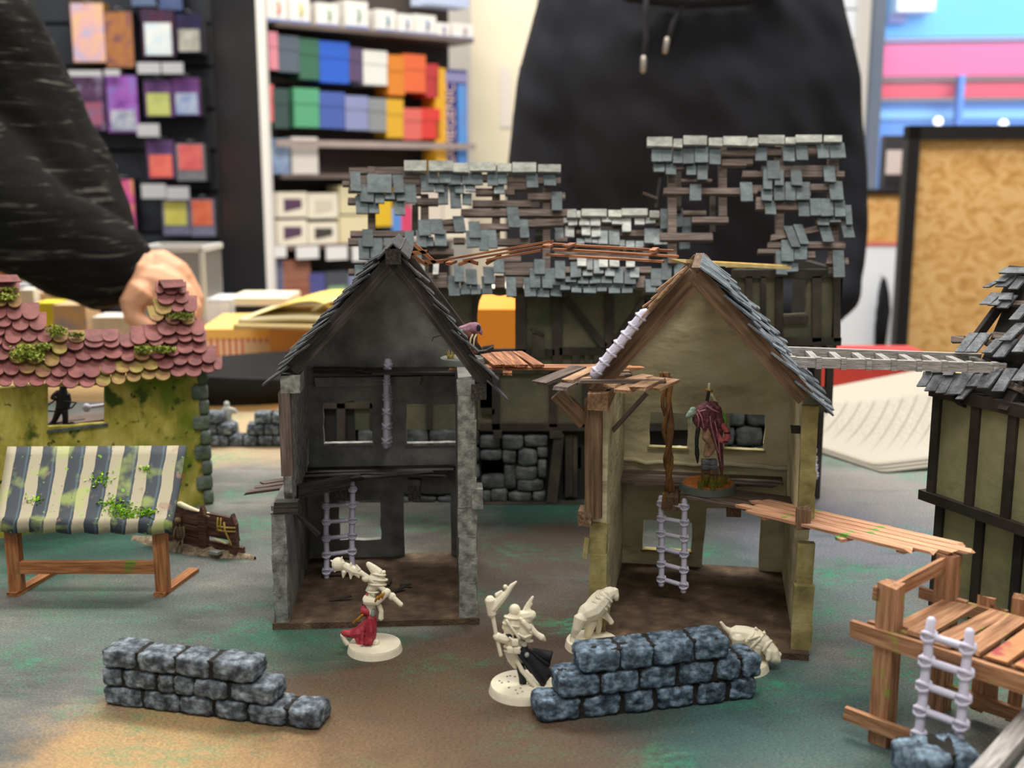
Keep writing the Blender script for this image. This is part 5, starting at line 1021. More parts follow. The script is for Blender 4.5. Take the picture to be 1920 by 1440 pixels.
# ------------------------------------------------------------------ miniatures
class Fig:
    def __init__(s, cr, sc_, y0, f): s.cr, s.k, s.y0, s.f = cr, y0 * 1.16 / FPX / sc_, y0, f
    def p(s, X, Y, dy=0): return s.f.L(W(*s.cr(X, Y), s.y0 + dy))
    def r(s, r): return r * s.k
    def seg(s, mb, pts, n=8):      # (X, Y, r[, dy])
        P_ = []; Q = []
        for a, b in zip(pts, pts[1:]):
            m_ = 4
            for i in range(m_):
                u = i / m_; P_.append(s.p(a[0] + (b[0] - a[0]) * u, a[1] + (b[1] - a[1]) * u, (a[3] if len(a) > 3 else 0) * (1 - u) + (b[3] if len(b) > 3 else 0) * u)); Q.append(s.r(a[2] + (b[2] - a[2]) * u))
        l = pts[-1]; P_.append(s.p(l[0], l[1], l[3] if len(l) > 3 else 0)); Q.append(s.r(l[2])); mb.tube(P_, Q, n); return mb
    def ball(s, mb, X, Y, rx, ry=None, rz=None, dy=0): mb.ell(s.p(X, Y, dy), (s.r(rx), s.r(rz or rx), s.r(ry or rx)), 12, 8); return mb
def mini(name, label, cx, cy, z, br, bm, cr, sc_, bh=.38, group='painted miniatures', top=None):
    g = G(cx, cy, z); f = Fr(g.x, g.y, 0, z); t = thing(name, label, 'figurine', f, group)
    b = put('base', MB().disc((0, 0, 0), br, br * .93, bh), bm, t, False)
    return t, Fig(cr, sc_, g.y, f)
def tuft(t, c, n=26, h=.7, m='grass'):
    mb = MB()
    for _ in range(n):
        a = random.uniform(0, 6.28); d = Vector((math.cos(a), math.sin(a), 0)); o = Vector(c) + d * random.uniform(0, .22); tip = o + d * random.uniform(.05, .4) + Vector((0, 0, h * random.uniform(.6, 1))); s_ = Vector((-d.y, d.x, 0)) * .03
        mb.add([o - s_, o + s_, tip], [(0, 1, 2)])
    put('grass_tuft', mb, m, t)['kind'] = 'stuff'

def ring(t, F, X, Y, rx, rz, dY=0, r=11, m='mini_white', name='fold'):
    put(name, MB().tube([F.p(X + rx * math.cos(a), Y + dY * math.cos(a) + 14 * math.sin(a), -(rz + .12) * math.sin(a)) for a in [i * math.pi / 8 for i in range(17)]], F.r(r), 6), m, t, True)
def red_lady():
    t, F = mini('robed_figurine', 'white primed flail swinger in a red dress on a round white base', 703, 1219, 0, 1.42, 'mini_white', crop(600, 1020, 6.0), 6.0)
    b = MB()
    F.seg(b, [(585, 560, 45), (560, 640, 55), (580, 780, 48)]); F.ball(b, 640, 405, 88, 100, 75); F.seg(b, [(650, 330, 62), (590, 270, 46), (540, 222, 28)]); F.ball(b, 720, 315, 20)
    F.seg(b, [(610, 480, 55), (560, 500, 40), (525, 525, 18)]); F.seg(b, [(530, 600, 40), (520, 640, 48, -.15), (640, 650, 40, -.3), (740, 560, 34, -.3)]); F.ball(b, 745, 545, 50, 46, 46, -.25); F.ball(b, 810, 590, 42, 42, 42, -.2)
    F.seg(b, [(665, 690, 26, -.2), (690, 760, 26, -.2), (685, 840, 30, -.2)]); F.seg(b, [(250, 1020, 26), (285, 1090, 30), (310, 1125, 32)]); F.seg(b, [(560, 1100, 36), (640, 1110, 40, -.1)])
    blob('body', b, 'mini_white', t, .028, 2)
    w_ = MB(); F.seg(w_, [(915, 685, 26, -.3), (800, 580, 28, -.25), (600, 420, 30, -.2), (470, 330, 28, -.2)]); F.seg(w_, [(470, 330, 30, -.2), (380, 300, 52, -.2), (270, 240, 40, -.2)]); F.ball(w_, 205, 225, 70, 70, 70, -.2); F.ball(w_, 520, 385, 48, 40, 40, -.2)
    for x, y, X, Y in ((205, 225, 120, 185), (205, 225, 250, 145), (205, 225, 165, 315), (205, 225, 280, 210), (270, 310, 260, 380), (350, 320, 345, 395), (430, 290, 410, 235), (340, 270, 350, 210), (420, 340, 440, 380)): F.seg(w_, [(x, y, 32, -.25), (X, Y, 8, -.3)], 6)
    for X, Y, rx, rz, dY in ((655, 335, 78, .2, 14), (655, 395, 100, .24, 10), (645, 450, 98, .24, 4), (600, 535, 62, .2, 0)): ring(t, F, X, Y, rx, rz, dY)
    blob('spiked_flail', w_, 'mini_white', t, .024, 1)
    d = MB(); F.seg(d, [(580, 810, 52), (570, 900, 66), (560, 1000, 72), (540, 1105, 72)]); F.seg(d, [(560, 870, 56), (460, 980, 66), (360, 1010, 52), (260, 1000, 32)]); F.seg(d, [(470, 1000, 55), (440, 1060, 50), (460, 1120, 40)]); F.ball(d, 520, 750, 66, 62, 60); F.seg(d, [(540, 570, 36), (600, 585, 30)])
    for x in (480, 530, 575): F.seg(d, [(560 + (x - 530) * .2, 840, 14, -.42), (x, 980, 18, -.5), (x - 10, 1120, 20, -.48)])
    blob('red_dress', d, 'mini_red', t, .03, 2)
    for x, y in ((650, 625), (690, 600), (725, 580)): put('gold_bracelet', MB().tube([F.p(x + 42 * math.cos(a) * .5 - 20 * math.sin(a), y + 42 * math.sin(a), -.3 + .18 * math.cos(a)) for a in [i * math.pi / 4 for i in range(9)]], F.r(12), 6), 'mini_gold', t, True)
    put('gold_cord', F.seg(MB(), [(480, 795, 12, -.35), (430, 840, 14, -.4), (375, 890, 12, -.35)]), 'mini_gold', t, True)
    put('grey_vest', F.seg(MB(), [(600, 740, 26, -.15), (590, 800, 28, -.15)]), 'mini_grey', t, True)
red_lady()

def hunter():
    t, F = mini('hunter_figurine', 'white primed staff bearer in a black flaring coat beside the blue-grey stone wall', 980, 1295, 0, 1.62, 'mini_white', crop(890, 1080, 5.54), 5.54)
    b = MB()
    F.seg(b, [(400, 440, 80), (390, 540, 88), (405, 640, 76), (400, 760, 76), (425, 860, 62)]); F.ball(b, 415, 352, 56, 58, 54); F.ball(b, 470, 500, 90, 90, 70); F.ball(b, 530, 440, 70, 60, 55, -.1); F.seg(b, [(415, 390, 40), (400, 450, 55)])
    F.seg(b, [(500, 420, 60, -.1), (590, 400, 50, -.15)]); F.ball(b, 525, 560, 90, 100, 66, -.1); F.ball(b, 590, 405, 46, 46, 46, -.15); F.seg(b, [(340, 470, 40), (300, 540, 20)])
    F.seg(b, [(530, 400, 40), (545, 340, 36), (565, 285, 24), (605, 215, 13)]); F.ball(b, 580, 290, 22); F.seg(b, [(560, 520, 36, -.2), (640, 600, 28, -.25), (700, 640, 34, -.25), (738, 672, 8, -.25)])
    F.seg(b, [(540, 672, 22, -.2), (600, 675, 16, -.2)]); F.seg(b, [(335, 650, 56, -.1), (280, 650, 44, -.2), (225, 625, 42, -.25)]); F.seg(b, [(350, 790, 40), (370, 870, 30), (430, 940, 30)])
    F.seg(b, [(430, 860, 20, -.3), (490, 980, 24, -.35), (600, 1110, 24, -.35), (690, 1205, 24, -.3)]); F.seg(b, [(490, 700, 34, -.1), (520, 715, 34, -.1)])
    blob('body', b, 'mini_white', t, .03, 2)
    w_ = MB(); F.seg(w_, [(272, 825, 20, -.25), (225, 620, 19, -.25), (185, 400, 22, -.25)]); F.seg(w_, [(180, 400, 42, -.25), (165, 300, 46, -.25), (160, 245, 52, -.25)]); F.seg(w_, [(185, 340, 45, -.25), (260, 250, 46, -.2), (330, 180, 30, -.2), (385, 100, 22, -.2), (435, 58, 9, -.2)]); F.seg(w_, [(230, 200, 26, -.2), (280, 160, 14, -.2)]); F.ball(w_, 318, 112, 22, 22, 22, -.2)
    for X, Y, rx, rz, dY in ((400, 735, 92, .3, 0), (400, 775, 90, .3, 0), (395, 505, 100, .3, 20), (395, 430, 84, .26, 10)): ring(t, F, X, Y, rx, rz, dY, name='belt')
    for pts in ([(330, 460, 13, -.42), (400, 560, 13, -.5), (465, 650, 13, -.45)], [(470, 440, 16, -.42), (540, 520, 16, -.46), (590, 600, 14, -.4)], [(450, 600, 12, -.45), (520, 640, 14, -.45), (590, 610, 12, -.4)], [(360, 640, 12, -.45), (420, 680, 13, -.5), (450, 720, 12, -.45)]): put('strap', F.seg(MB(), pts, 6), 'mini_white', t, True)
    for X, Y in ((370, 770), (440, 770), (420, 690)): put('belt_pouch', rock_mesh(.32, .22, .36, X * .1, .04, nx=4), 'mini_white', t, True).location = F.p(X, Y, -.5) * S
    put('scroll_case', F.seg(MB(), [(500, 470, 26, -.4), (570, 545, 26, -.42)], 8), 'mini_white', t, True)
    blob('torch_staff', w_, 'mini_white', t, .026, 1)
    put('sleeve', F.seg(MB(), [(360, 590, 56, -.12), (410, 600, 62, -.1), (390, 640, 50, -.15)], 10), 'mini_black', t, True)
    l = MB(); F.seg(l, [(470, 930, 42), (495, 1040, 38), (505, 1150, 36)]); F.seg(l, [(520, 1165, 34, -.05), (440, 1165, 32, -.1), (385, 1178, 26, -.12)]); blob('leg', l, 'mini_black', t, .03, 2)
    # coat: two flaring sheets
    def sheet(name, A_, B_, bow):
        vs = []; fs = []; N = 8
        for i in range(N + 1):
            u = i / N
            for j in range(N + 1):
                v = j / N; a = [A_[0][k] * (1 - v) + A_[1][k] * v for k in range(3)]; c = [B_[0][k] * (1 - v) + B_[1][k] * v for k in range(3)]
                vs.append(F.p(a[0] * (1 - u) + c[0] * u, a[1] * (1 - u) + c[1] * u, a[2] * (1 - u) + c[2] * u + bow * math.sin(v * math.pi * 2.0) * (.3 + u)))
        for i in range(N):
            for j in range(N): q = i * (N + 1) + j; fs.append((q, q + 1, q + N + 2, q + N + 1))
        o = put(name, MB().add(vs, fs), 'mini_black', t, True); sd = o.modifiers.new('t', 'SOLIDIFY'); sd.thickness = .0012
    sheet('coat_tail', ((430, 800, -.35), (560, 770, .1)), ((705, 1165, -.35), (800, 1010, .25)), .14); sheet('coat_tail', ((530, 760, -.1), (600, 770, .2)), ((765, 950, .0), (810, 800, .4)), .1)
    put('coat_body', F.seg(MB(), [(500, 690, 36, -.05), (510, 780, 52, -.05), (560, 880, 60), (620, 980, 50)], 10), 'mini_black', t, True)
    put('pouch', F.ball(MB(), 542, 820, 24, 26, 24, -.35), 'mini_grey', t, True)
    mb = MB()
    for i in range(30): a = random.uniform(0, 6.28); q = random.uniform(.2, 1.2); mb.ell((q * math.cos(a), q * math.sin(a), .39), (.06, .06, .03), 5, 4)
    put('base_grit', mb, 'mini_grey', t)['kind'] = 'stuff'
hunter()

def hound(idx, label, cx, cy, legs, body, head, straps):
    t, F = mini('hound_figurine', label, cx, cy, 0, 1.42, 'mini_white', crop(1020, 820, 3.273), 3.273, group='white hound miniatures')
    b = MB()
    for s_ in body + head + legs: F.seg(b, s_, 10)
    blob('hound', b, 'mini_white', t, .032, 3)
    for s_ in straps: put('harness_strap', F.seg(MB(), s_, 6), 'mini_white', t, True)
hound(0, 'white hound seen from behind, lunging towards the olive house', 1110, 1212,
      [[(225, 1110, 40, -.2), (200, 1175, 27, -.3), (178, 1225, 17, -.2), (172, 1275, 15, -.3), (160, 1305, 17, -.5)], [(285, 1120, 46, .2), (275, 1190, 26, .2), (262, 1240, 16, .4), (262, 1290, 15, .2)], [(350, 1070, 30, .4), (385, 1100, 20, .5), (405, 1120, 15, .5), (415, 1138, 16, .5)], [(330, 1080, 30, .7), (340, 1150, 18, .8), (330, 1210, 14, .8)]],
      [[(250, 1085, 52, 0), (300, 1060, 62, .2), (340, 1010, 62, .5), (365, 980, 55, .7)], [(240, 1110, 14, -.3), (215, 1130, 8, -.4)]],
      [[(370, 985, 50, .7), (395, 960, 40, .8), (420, 950, 34, .9)], [(425, 945, 32, .9), (440, 975, 22, .8), (445, 995, 14, .8)], [(395, 935, 16, .9), (400, 965, 10, .7)]],
      [[(300, 1005, 9, -.0), (345, 1030, 10, -.05), (385, 1060, 9, .1)], [(325, 980, 9, .1), (365, 1005, 10, .1), (400, 1040, 9, .25)], [(345, 960, 9, .3), (385, 985, 10, .25), (415, 1010, 9, .4)], [(380, 950, 10, .4), (400, 985, 12, .45), (410, 1005, 8, .5)], [(290, 1030, 8, 0), (330, 970, 8, .2)]])
hound(1, 'white hound sniffing downwards beyond the end of the blue-grey wall', 1388, 1250,
      [[(1190, 1230, 38, -.2), (1185, 1300, 24, -.2), (1200, 1360, 16, 0), (1195, 1400, 17, -.1)], [(1200, 1230, 36, .4), (1210, 1320, 20, .4), (1215, 1380, 16, .4)], [(1310, 1280, 30, -.3), (1300, 1350, 18, -.3), (1290, 1405, 16, -.3)], [(1330, 1280, 28, .3), (1330, 1340, 17, .4), (1335, 1390, 15, .4)]],
      [[(1170, 1205, 48, .1), (1230, 1215, 54, .05), (1300, 1240, 60, 0), (1340, 1265, 52, -.1)], [(1150, 1195, 22, .1), (1110, 1170, 13, .1), (1085, 1135, 9, .1)]],
      [[(1340, 1255, 46, -.1), (1375, 1290, 40, -.2), (1400, 1325, 42, -.3)], [(1400, 1325, 42, -.3), (1415, 1355, 32, -.4), (1437, 1372, 20, -.4)], [(1385, 1310, 20, -.5), (1375, 1365, 14, -.6)], [(1440, 1330, 18, -.2), (1440, 1355, 12, -.2)]],
      [[(1240, 1255, 9, -.5), (1275, 1220, 10, -.45), (1290, 1190, 9, -.1)], [(1270, 1290, 8, -.5), (1320, 1240, 10, -.5), (1345, 1210, 9, -.2)], [(1250, 1240, 8, -.5), (1320, 1220, 9, -.45)], [(1345, 1310, 9, -.5), (1370, 1270, 11, -.5), (1395, 1250, 10, -.2)], [(1290, 1182, 6, -.1), (1300, 1168, 6, -.1), (1310, 1180, 6, -.1)], [(1350, 1200, 12, -.2), (1352, 1188, 4, -.2)]])

def ratman():
    z = H2[4] + .1
    t, F = mini('hooded_ratman_figurine', 'hooded ratman in a tattered plum cloak on an orange sand base', 1327, 918, z, 1.65, 'base_grey', crop(1250, 700, 5.76), 5.76, .42)
    put('sand_ground', MB().disc((0, 0, .3), 1.5, 1.42, .16), 'orange_sand', t)
    for r_ in range(5):
        for c in range(2):
            a = F.p(420 + c * 82, 955 + r_ * 52, -.05 + random.uniform(-.08, .08)); m = 'brick_mini' if r_ < 2 else 'brick_mini_b'
            o = put('brick', rock_mesh(F.r(80), .6, F.r(48), r_ + c * 7, .06, nx=3), m, t); o.location = a * S
    b = MB(); F.seg(b, [(440, 600, 46), (430, 690, 46, -.15), (470, 740, 36, -.1), (500, 800, 34, -.05), (470, 860, 26), (440, 895, 22, -.1)]); F.seg(b, [(470, 720, 36), (430, 800, 22, .1), (420, 890, 24, .1)]); F.ball(b, 440, 480, 95, 110, 70)
    blob('body', b, 'flesh', t, .03, 2)
    c = MB(); F.ball(c, 430, 445, 122, 118, 90, -.05); F.seg(c, [(520, 380, 60), (560, 520, 58), (555, 680, 46, .1), (575, 850, 32, .1), (592, 1000, 22, .1), (594, 1105, 8, .1)]); F.seg(c, [(340, 440, 60, -.1), (330, 520, 42, -.15), (345, 585, 18, -.2)]); F.seg(c, [(400, 500, 60, -.15), (410, 570, 40, -.2), (415, 625, 10, -.25)]); F.seg(c, [(480, 500, 60, -.15), (500, 620, 40, -.15), (530, 740, 22, -.1), (560, 820, 10, -.1)]); F.seg(c, [(420, 345, 40), (530, 340, 36)])
    blob('cloak', c, 'cloak', t, .028, 1)
    for pts in ([(330, 440, 7, -.55), (350, 500, 7, -.62), (340, 580, 6, -.4)], [(340, 400, 7, -.5), (380, 480, 7, -.7), (400, 590, 6, -.6)], [(470, 470, 7, -.68), (480, 560, 7, -.6), (510, 680, 6, -.4), (560, 860, 6, -.25)], [(430, 350, 8, -.5), (490, 390, 8, -.6), (560, 420, 7, -.45)], [(360, 410, 6, -.65), (420, 395, 6, -.72)], [(520, 520, 7, -.55), (560, 700, 7, -.4), (580, 950, 6, -.2)]): put('cloak_fold', F.seg(MB(), pts, 6), mat('cloak_light', ['a0616e', 'c98d97'], 200, .7), t, True)
    h = MB(); F.seg(h, [(300, 420, 40, -.1), (255, 440, 36, -.2), (215, 472, 14, -.25)]); F.ball(h, 285, 400, 36, 34, 34, -.1); blob('hood_mask', h, 'green_cloth', t, .028, 2)
    put('whisker_strip', F.seg(MB(), [(262, 470, 14, -.25), (268, 540, 10, -.25), (270, 625, 4, -.25)], 6), 'green_cloth', t, True)
    put('arm', F.seg(MB(), [(340, 600, 24, -.3), (325, 700, 20, -.4), (325, 790, 18, -.4)], 8), 'mini_black', t, True); put('blade', F.seg(MB(), [(325, 800, 20, -.4), (330, 880, 22, -.4), (335, 970, 6, -.4)], 6), 'mini_black', t, True)
    put('scabbard', F.seg(MB(), [(430, 330, 17, .1), (455, 190, 15, .1)], 8), 'mini_black', t, True); put('sword_hilt', F.seg(MB(), [(430, 180, 14, .1), (490, 190, 14, .1)], 6), 'mini_gold', t, True); put('sword_grip', F.seg(MB(), [(460, 185, 15, .1), (462, 115, 14, .1)], 8), 'bone', t, True)
    put('bone_rod', F.seg(MB(), [(485, 225, 14, .15), (540, 330, 20, .15)], 8), 'bone', t, True)
    put('tail', F.seg(MB(), [(560, 470, 22, .1), (590, 540, 26, -.1), (640, 610, 28, -.3), (662, 680, 28, -.35), (630, 735, 30, -.3), (580, 715, 28, -.3), (552, 650, 18, -.25)], 9), 'tail', t, True)
    for x, y in ((652, 640), (628, 735)): put('tail_band', F.ball(MB(), x, y, 33, 14, 33, -.33), 'mini_black', t, True)
    put('poison_vial', F.seg(MB(), [(600, 440, 22), (630, 500, 22), (628, 560, 12)], 7), mat('poison', ['3f7a2a', '8bbf4a'], 200, .4), t, True)
    for x, y, dy in ((370, 1240, -.7), (560, 1235, -.6), (420, 1215, -.5), (620, 1200, -.3), (500, 1250, -.9)): 
        g = F.f.zl(*F.cr(x, y), .46); tuft(t, g, 34, .85)
ratman()

def claw_ratman():
    z = W(867, 684, 61.8).z
    t, F = mini('clawed_ratman_figurine', 'ratman in a pink hood with long claws perched on the walkway by the black roof', 866, 681, z, 1.3, 'base_grey', crop(820, 560, 8.0), 8.0, .32)
    b = MB(); F.seg(b, [(430, 500, 70), (470, 620, 66), (500, 720, 50), (520, 830, 44)]); F.seg(b, [(440, 680, 50), (430, 800, 36), (440, 880, 36)]); F.seg(b, [(300, 540, 44, -.2), (340, 620, 36, -.3), (400, 700, 30, -.4)]); F.seg(b, [(480, 540, 50, -.3), (540, 600, 34, -.4), (590, 680, 26, -.4)]); F.seg(b, [(510, 830, 36), (570, 810, 30, -.1), (610, 800, 12, -.1)])
    blob('body', b, mat('rat_fur', ['3f241a', '7a4c38'], 150, .75), t, .03, 2)
    c = MB(); F.seg(c, [(340, 470, 52, -.1), (440, 460, 70), (530, 430, 74)]); F.ball(c, 560, 440, 88, 78, 74, -.05); F.seg(c, [(580, 420, 60), (650, 500, 34), (660, 540, 14)])
    blob('hood', c, mat('pink_cloth', ['6b4a58', '9a7284', 'bd97a6'], 150, .7), t, .03, 2)
    put('hood_opening', F.ball(MB(), 618, 440, 26, 46, 20, -.5), 'mini_black', t, True)
    for x in (500, 555): put('claw', F.seg(MB(), [(x + 30, 540, 12, -.6), (x, 600, 12, -.7), (x - 10, 690, 10, -.7), (x, 740, 5, -.65)], 6), 'bone', t, True)
    for dy in (0, .25): put('claw', F.seg(MB(), [(230, 500, 9, -.6), (60, 545, 9, -.8 + dy), (-60, 580, 8, -.8 + dy), (-80, 640, 4, -.8 + dy)], 6), 'mini_black', t, True)
    put('shoulder_ring', MB().tube([F.p(345 + 34 * math.cos(a), 500 + 34 * math.sin(a), -.55) for a in [i * math.pi / 4 for i in range(9)]], F.r(9), 6), 'green_cloth', t, True)
    put('tail', F.seg(MB(), [(540, 800, 26, .3), (660, 800, 26, .4), (740, 790, 26, .4), (830, 735, 22, .4)], 8), 'mini_black', t, True)
    tuft(t, F.f.zl(844, 672, .32), 40, .55, mat('dry_grass', ['8a7a2c', 'c4b04a'], 300, .8))
claw_ratman()

def archer():
    q = fc.Wd(fc.yl(118, 765, 1.6)); cr = crop(40, 690, 10.28); f = Fr(q.x, q.y, 0, 6.78)
    t = thing('archer_figurine', 'black undercoated archer standing behind the cottage window', 'figurine', f, 'painted miniatures'); F = Fig(cr, 10.28, q.y, f)
    b = MB(); F.ball(b, 810, 385, 62, 70, 60); F.seg(b, [(800, 440, 80), (800, 600, 110), (780, 760, 105)]); F.seg(b, [(730, 780, 66), (690, 900, 56), (640, 1010, 46), (590, 1090, 48), (520, 1095, 28, -.1)]); F.seg(b, [(830, 790, 62), (850, 950, 52), (840, 1110, 46), (800, 1128, 34, -.15)])
    F.seg(b, [(720, 480, 62), (640, 530, 50, -.2), (600, 570, 44, -.3), (680, 590, 34, -.35)]); F.seg(b, [(880, 520, 60), (920, 640, 44), (890, 760, 36, -.2)]); blob('body', b, 'mini_black', t, .035, 2)
    put('bow', F.seg(MB(), [(440, 770, 12, -.3), (650, 620, 14, -.4), (1060, 665, 12, -.3)], 6), 'mini_black', t, True); put('bow', F.seg(MB(), [(1060, 665, 12, -.3), (980, 760, 16, -.35), (760, 840, 14, -.4), (460, 825, 12, -.3)], 6), 'mini_black', t, True)
    put('base', MB().disc((F.p(700, 1120).x, .0, 0), 1.2, 1.1, .14), 'mini_black', t)
archer()
def far_mini():
    t, F = mini('crouching_figurine', 'pale grey figurine climbing over the far stone wall', 432, 828, 0, 1.3, 'mini_grey', crop(380, 740, 10.67), 10.67)
    b = MB(); F.ball(b, 480, 190, 52, 56, 50); F.seg(b, [(480, 260, 70), (490, 400, 80), (520, 520, 60)]); F.seg(b, [(420, 300, 40), (400, 350, 40), (560, 350, 36), (680, 350, 28)]); F.seg(b, [(560, 290, 36), (650, 310, 30)]); F.seg(b, [(520, 520, 56), (660, 560, 50), (690, 700, 42), (720, 850, 48)]); F.seg(b, [(480, 520, 56), (500, 700, 50), (560, 900, 40)])
    blob('body', b, mat('pale_mini', ['a3a59c', 'c3c4ba'], 300, .7), t, .06, 2)
far_mini()

# ------------------------------------------------------------------ people
def hoodie_person():
    D = 185; g = W(1290, 400, D); f = Fr(g.x, D, 0, -TZ)
    t = thing('person', 'person in a black hoodie standing behind the table with arms down', 'person', f)
    q = lambda px, py, dy=0: f.L(W(px, py, D + dy))
    cx = 0; b = MB(); zz = lambda py: q(1290, py).z
    b.loft([((0, 0, 80), 18, 13), ((0, 0, 92), 20, 14), ((0, -1, 105), 21.5, 14.5), ((0, -1, 118), 22, 14.5), ((0, 0, 130), 20, 13), ((0, 1, 138), 17, 11), ((0, 2, 144), 10, 8), ((0, 2, 150), 7, 7)], 20)
    for s_ in (-1, 1):
        x = lambda v: v * s_ - .5
        b.tube([(x(14), 1, 138), (x(17.0), 1, 131), (x(21.0), 0, 118), (x(23.0), -1, 104), (x(23.2), -2, 94), (x(22), -5, 86), (x(16), -11, 82), (x(9), -14, 84)], [6.8, 7.2, 6.8, 6.3, 6.3, 6.2, 5.4, 4.8], 12)
    b.loft([((0, 2, 139), 13, 11), ((0, 4, 146), 14, 12), ((0, 6, 152), 11, 9)], 16)
    def fold(c):
        d = noise.noise(Vector((c.x * .09, c.y * .05, c.z * .045))) * 1.6 + noise.noise(Vector((c.x * .22 + c.z * .12, 3, c.z * .16))) * .7
        return (0, -d, 0)
    blob('hoodie', b, 'hoodie', t, 1.1, 4, fold)
    hd = MB(); hd.loft([((0, 3, 142), 6, 6), ((0, 2, 152), 6, 6.5)], 14); hd.ell((0, 1, 164), (7.6, 9.5, 11.5), 16, 12); hd.ell((0, -8.6, 162), (1.4, 2, 2.2)); hd.ell((-7.6, 2, 163), (1.2, 2, 3)); hd.ell((7.6, 2, 163), (1.2, 2, 3)); hd.ell((0, -6.6, 156.6), (2.6, 1.6, .8))
    for s_ in (-1, 1): hd.ell((s_ * 3, -7.6, 165), (1.4, 1, .8))
    blob('head', hd, 'skin', t, .7, 2)
    put('hair', MB().ell((0, 2.2, 168.5), (8.1, 9.6, 9), 14, 9), mat('hair', '2a1f18', rough=.6), t, True)
    lg = MB(); lg.loft([((0, 1, 70), 18, 12), ((0, 1, 86), 18.5, 12.5)], 16)
    for s_ in (-1, 1): lg.tube([(s_ * 9, 1, 82), (s_ * 10, 0, 50), (s_ * 10.5, 2, 8)], [9, 7, 5.5], 12)
    blob('trousers', lg, mat('dark_trousers', '1b1c22', rough=.9), t, 1.2, 2)
    for s_ in (-1, 1): put('shoe', MB().loft([((s_ * 10.5, -4, 0), 5, 13), ((s_ * 10.5, -4, 5), 4.8, 12), ((s_ * 10.5, 0, 9), 4.2, 6)], 14), 'mini_black', t, True)
    # drawstrings: follow the chest surface
    for pts, tip in (([(1212, -5), (1210, 30), (1212, 70), (1208, 108)], [(1207, 108), (1206, 134)]), ([(1290, 0), (1272, 22), (1262, 45), (1255, 70)], [(1251, 73), (1247, 98)])):
        ds = put('drawstring', MB().tube([q(x, y, -15.6) for x, y in pts], .42, 7), 'hoodie_cord', t, True)
        put('drawstring_tip', MB().tube([q(x, y, -15.9) for x, y in tip], .42, 8), 'metal_tip', ds, True)
    c = [q(x, y, -13.5 + dy) for x, y, dy in ((1130, -40, 1), (1180, -10, -.8), (1290, 2, -2), (1400, -4, -.8), (1470, -40, 1))]
    put('hood_seam', MB().tube(c, 1.1, 8), 'hoodie', t, True)
M['hoodie_cord'] = mat('hoodie_cord', '2a2b30', rough=.9)
hoodie_person()

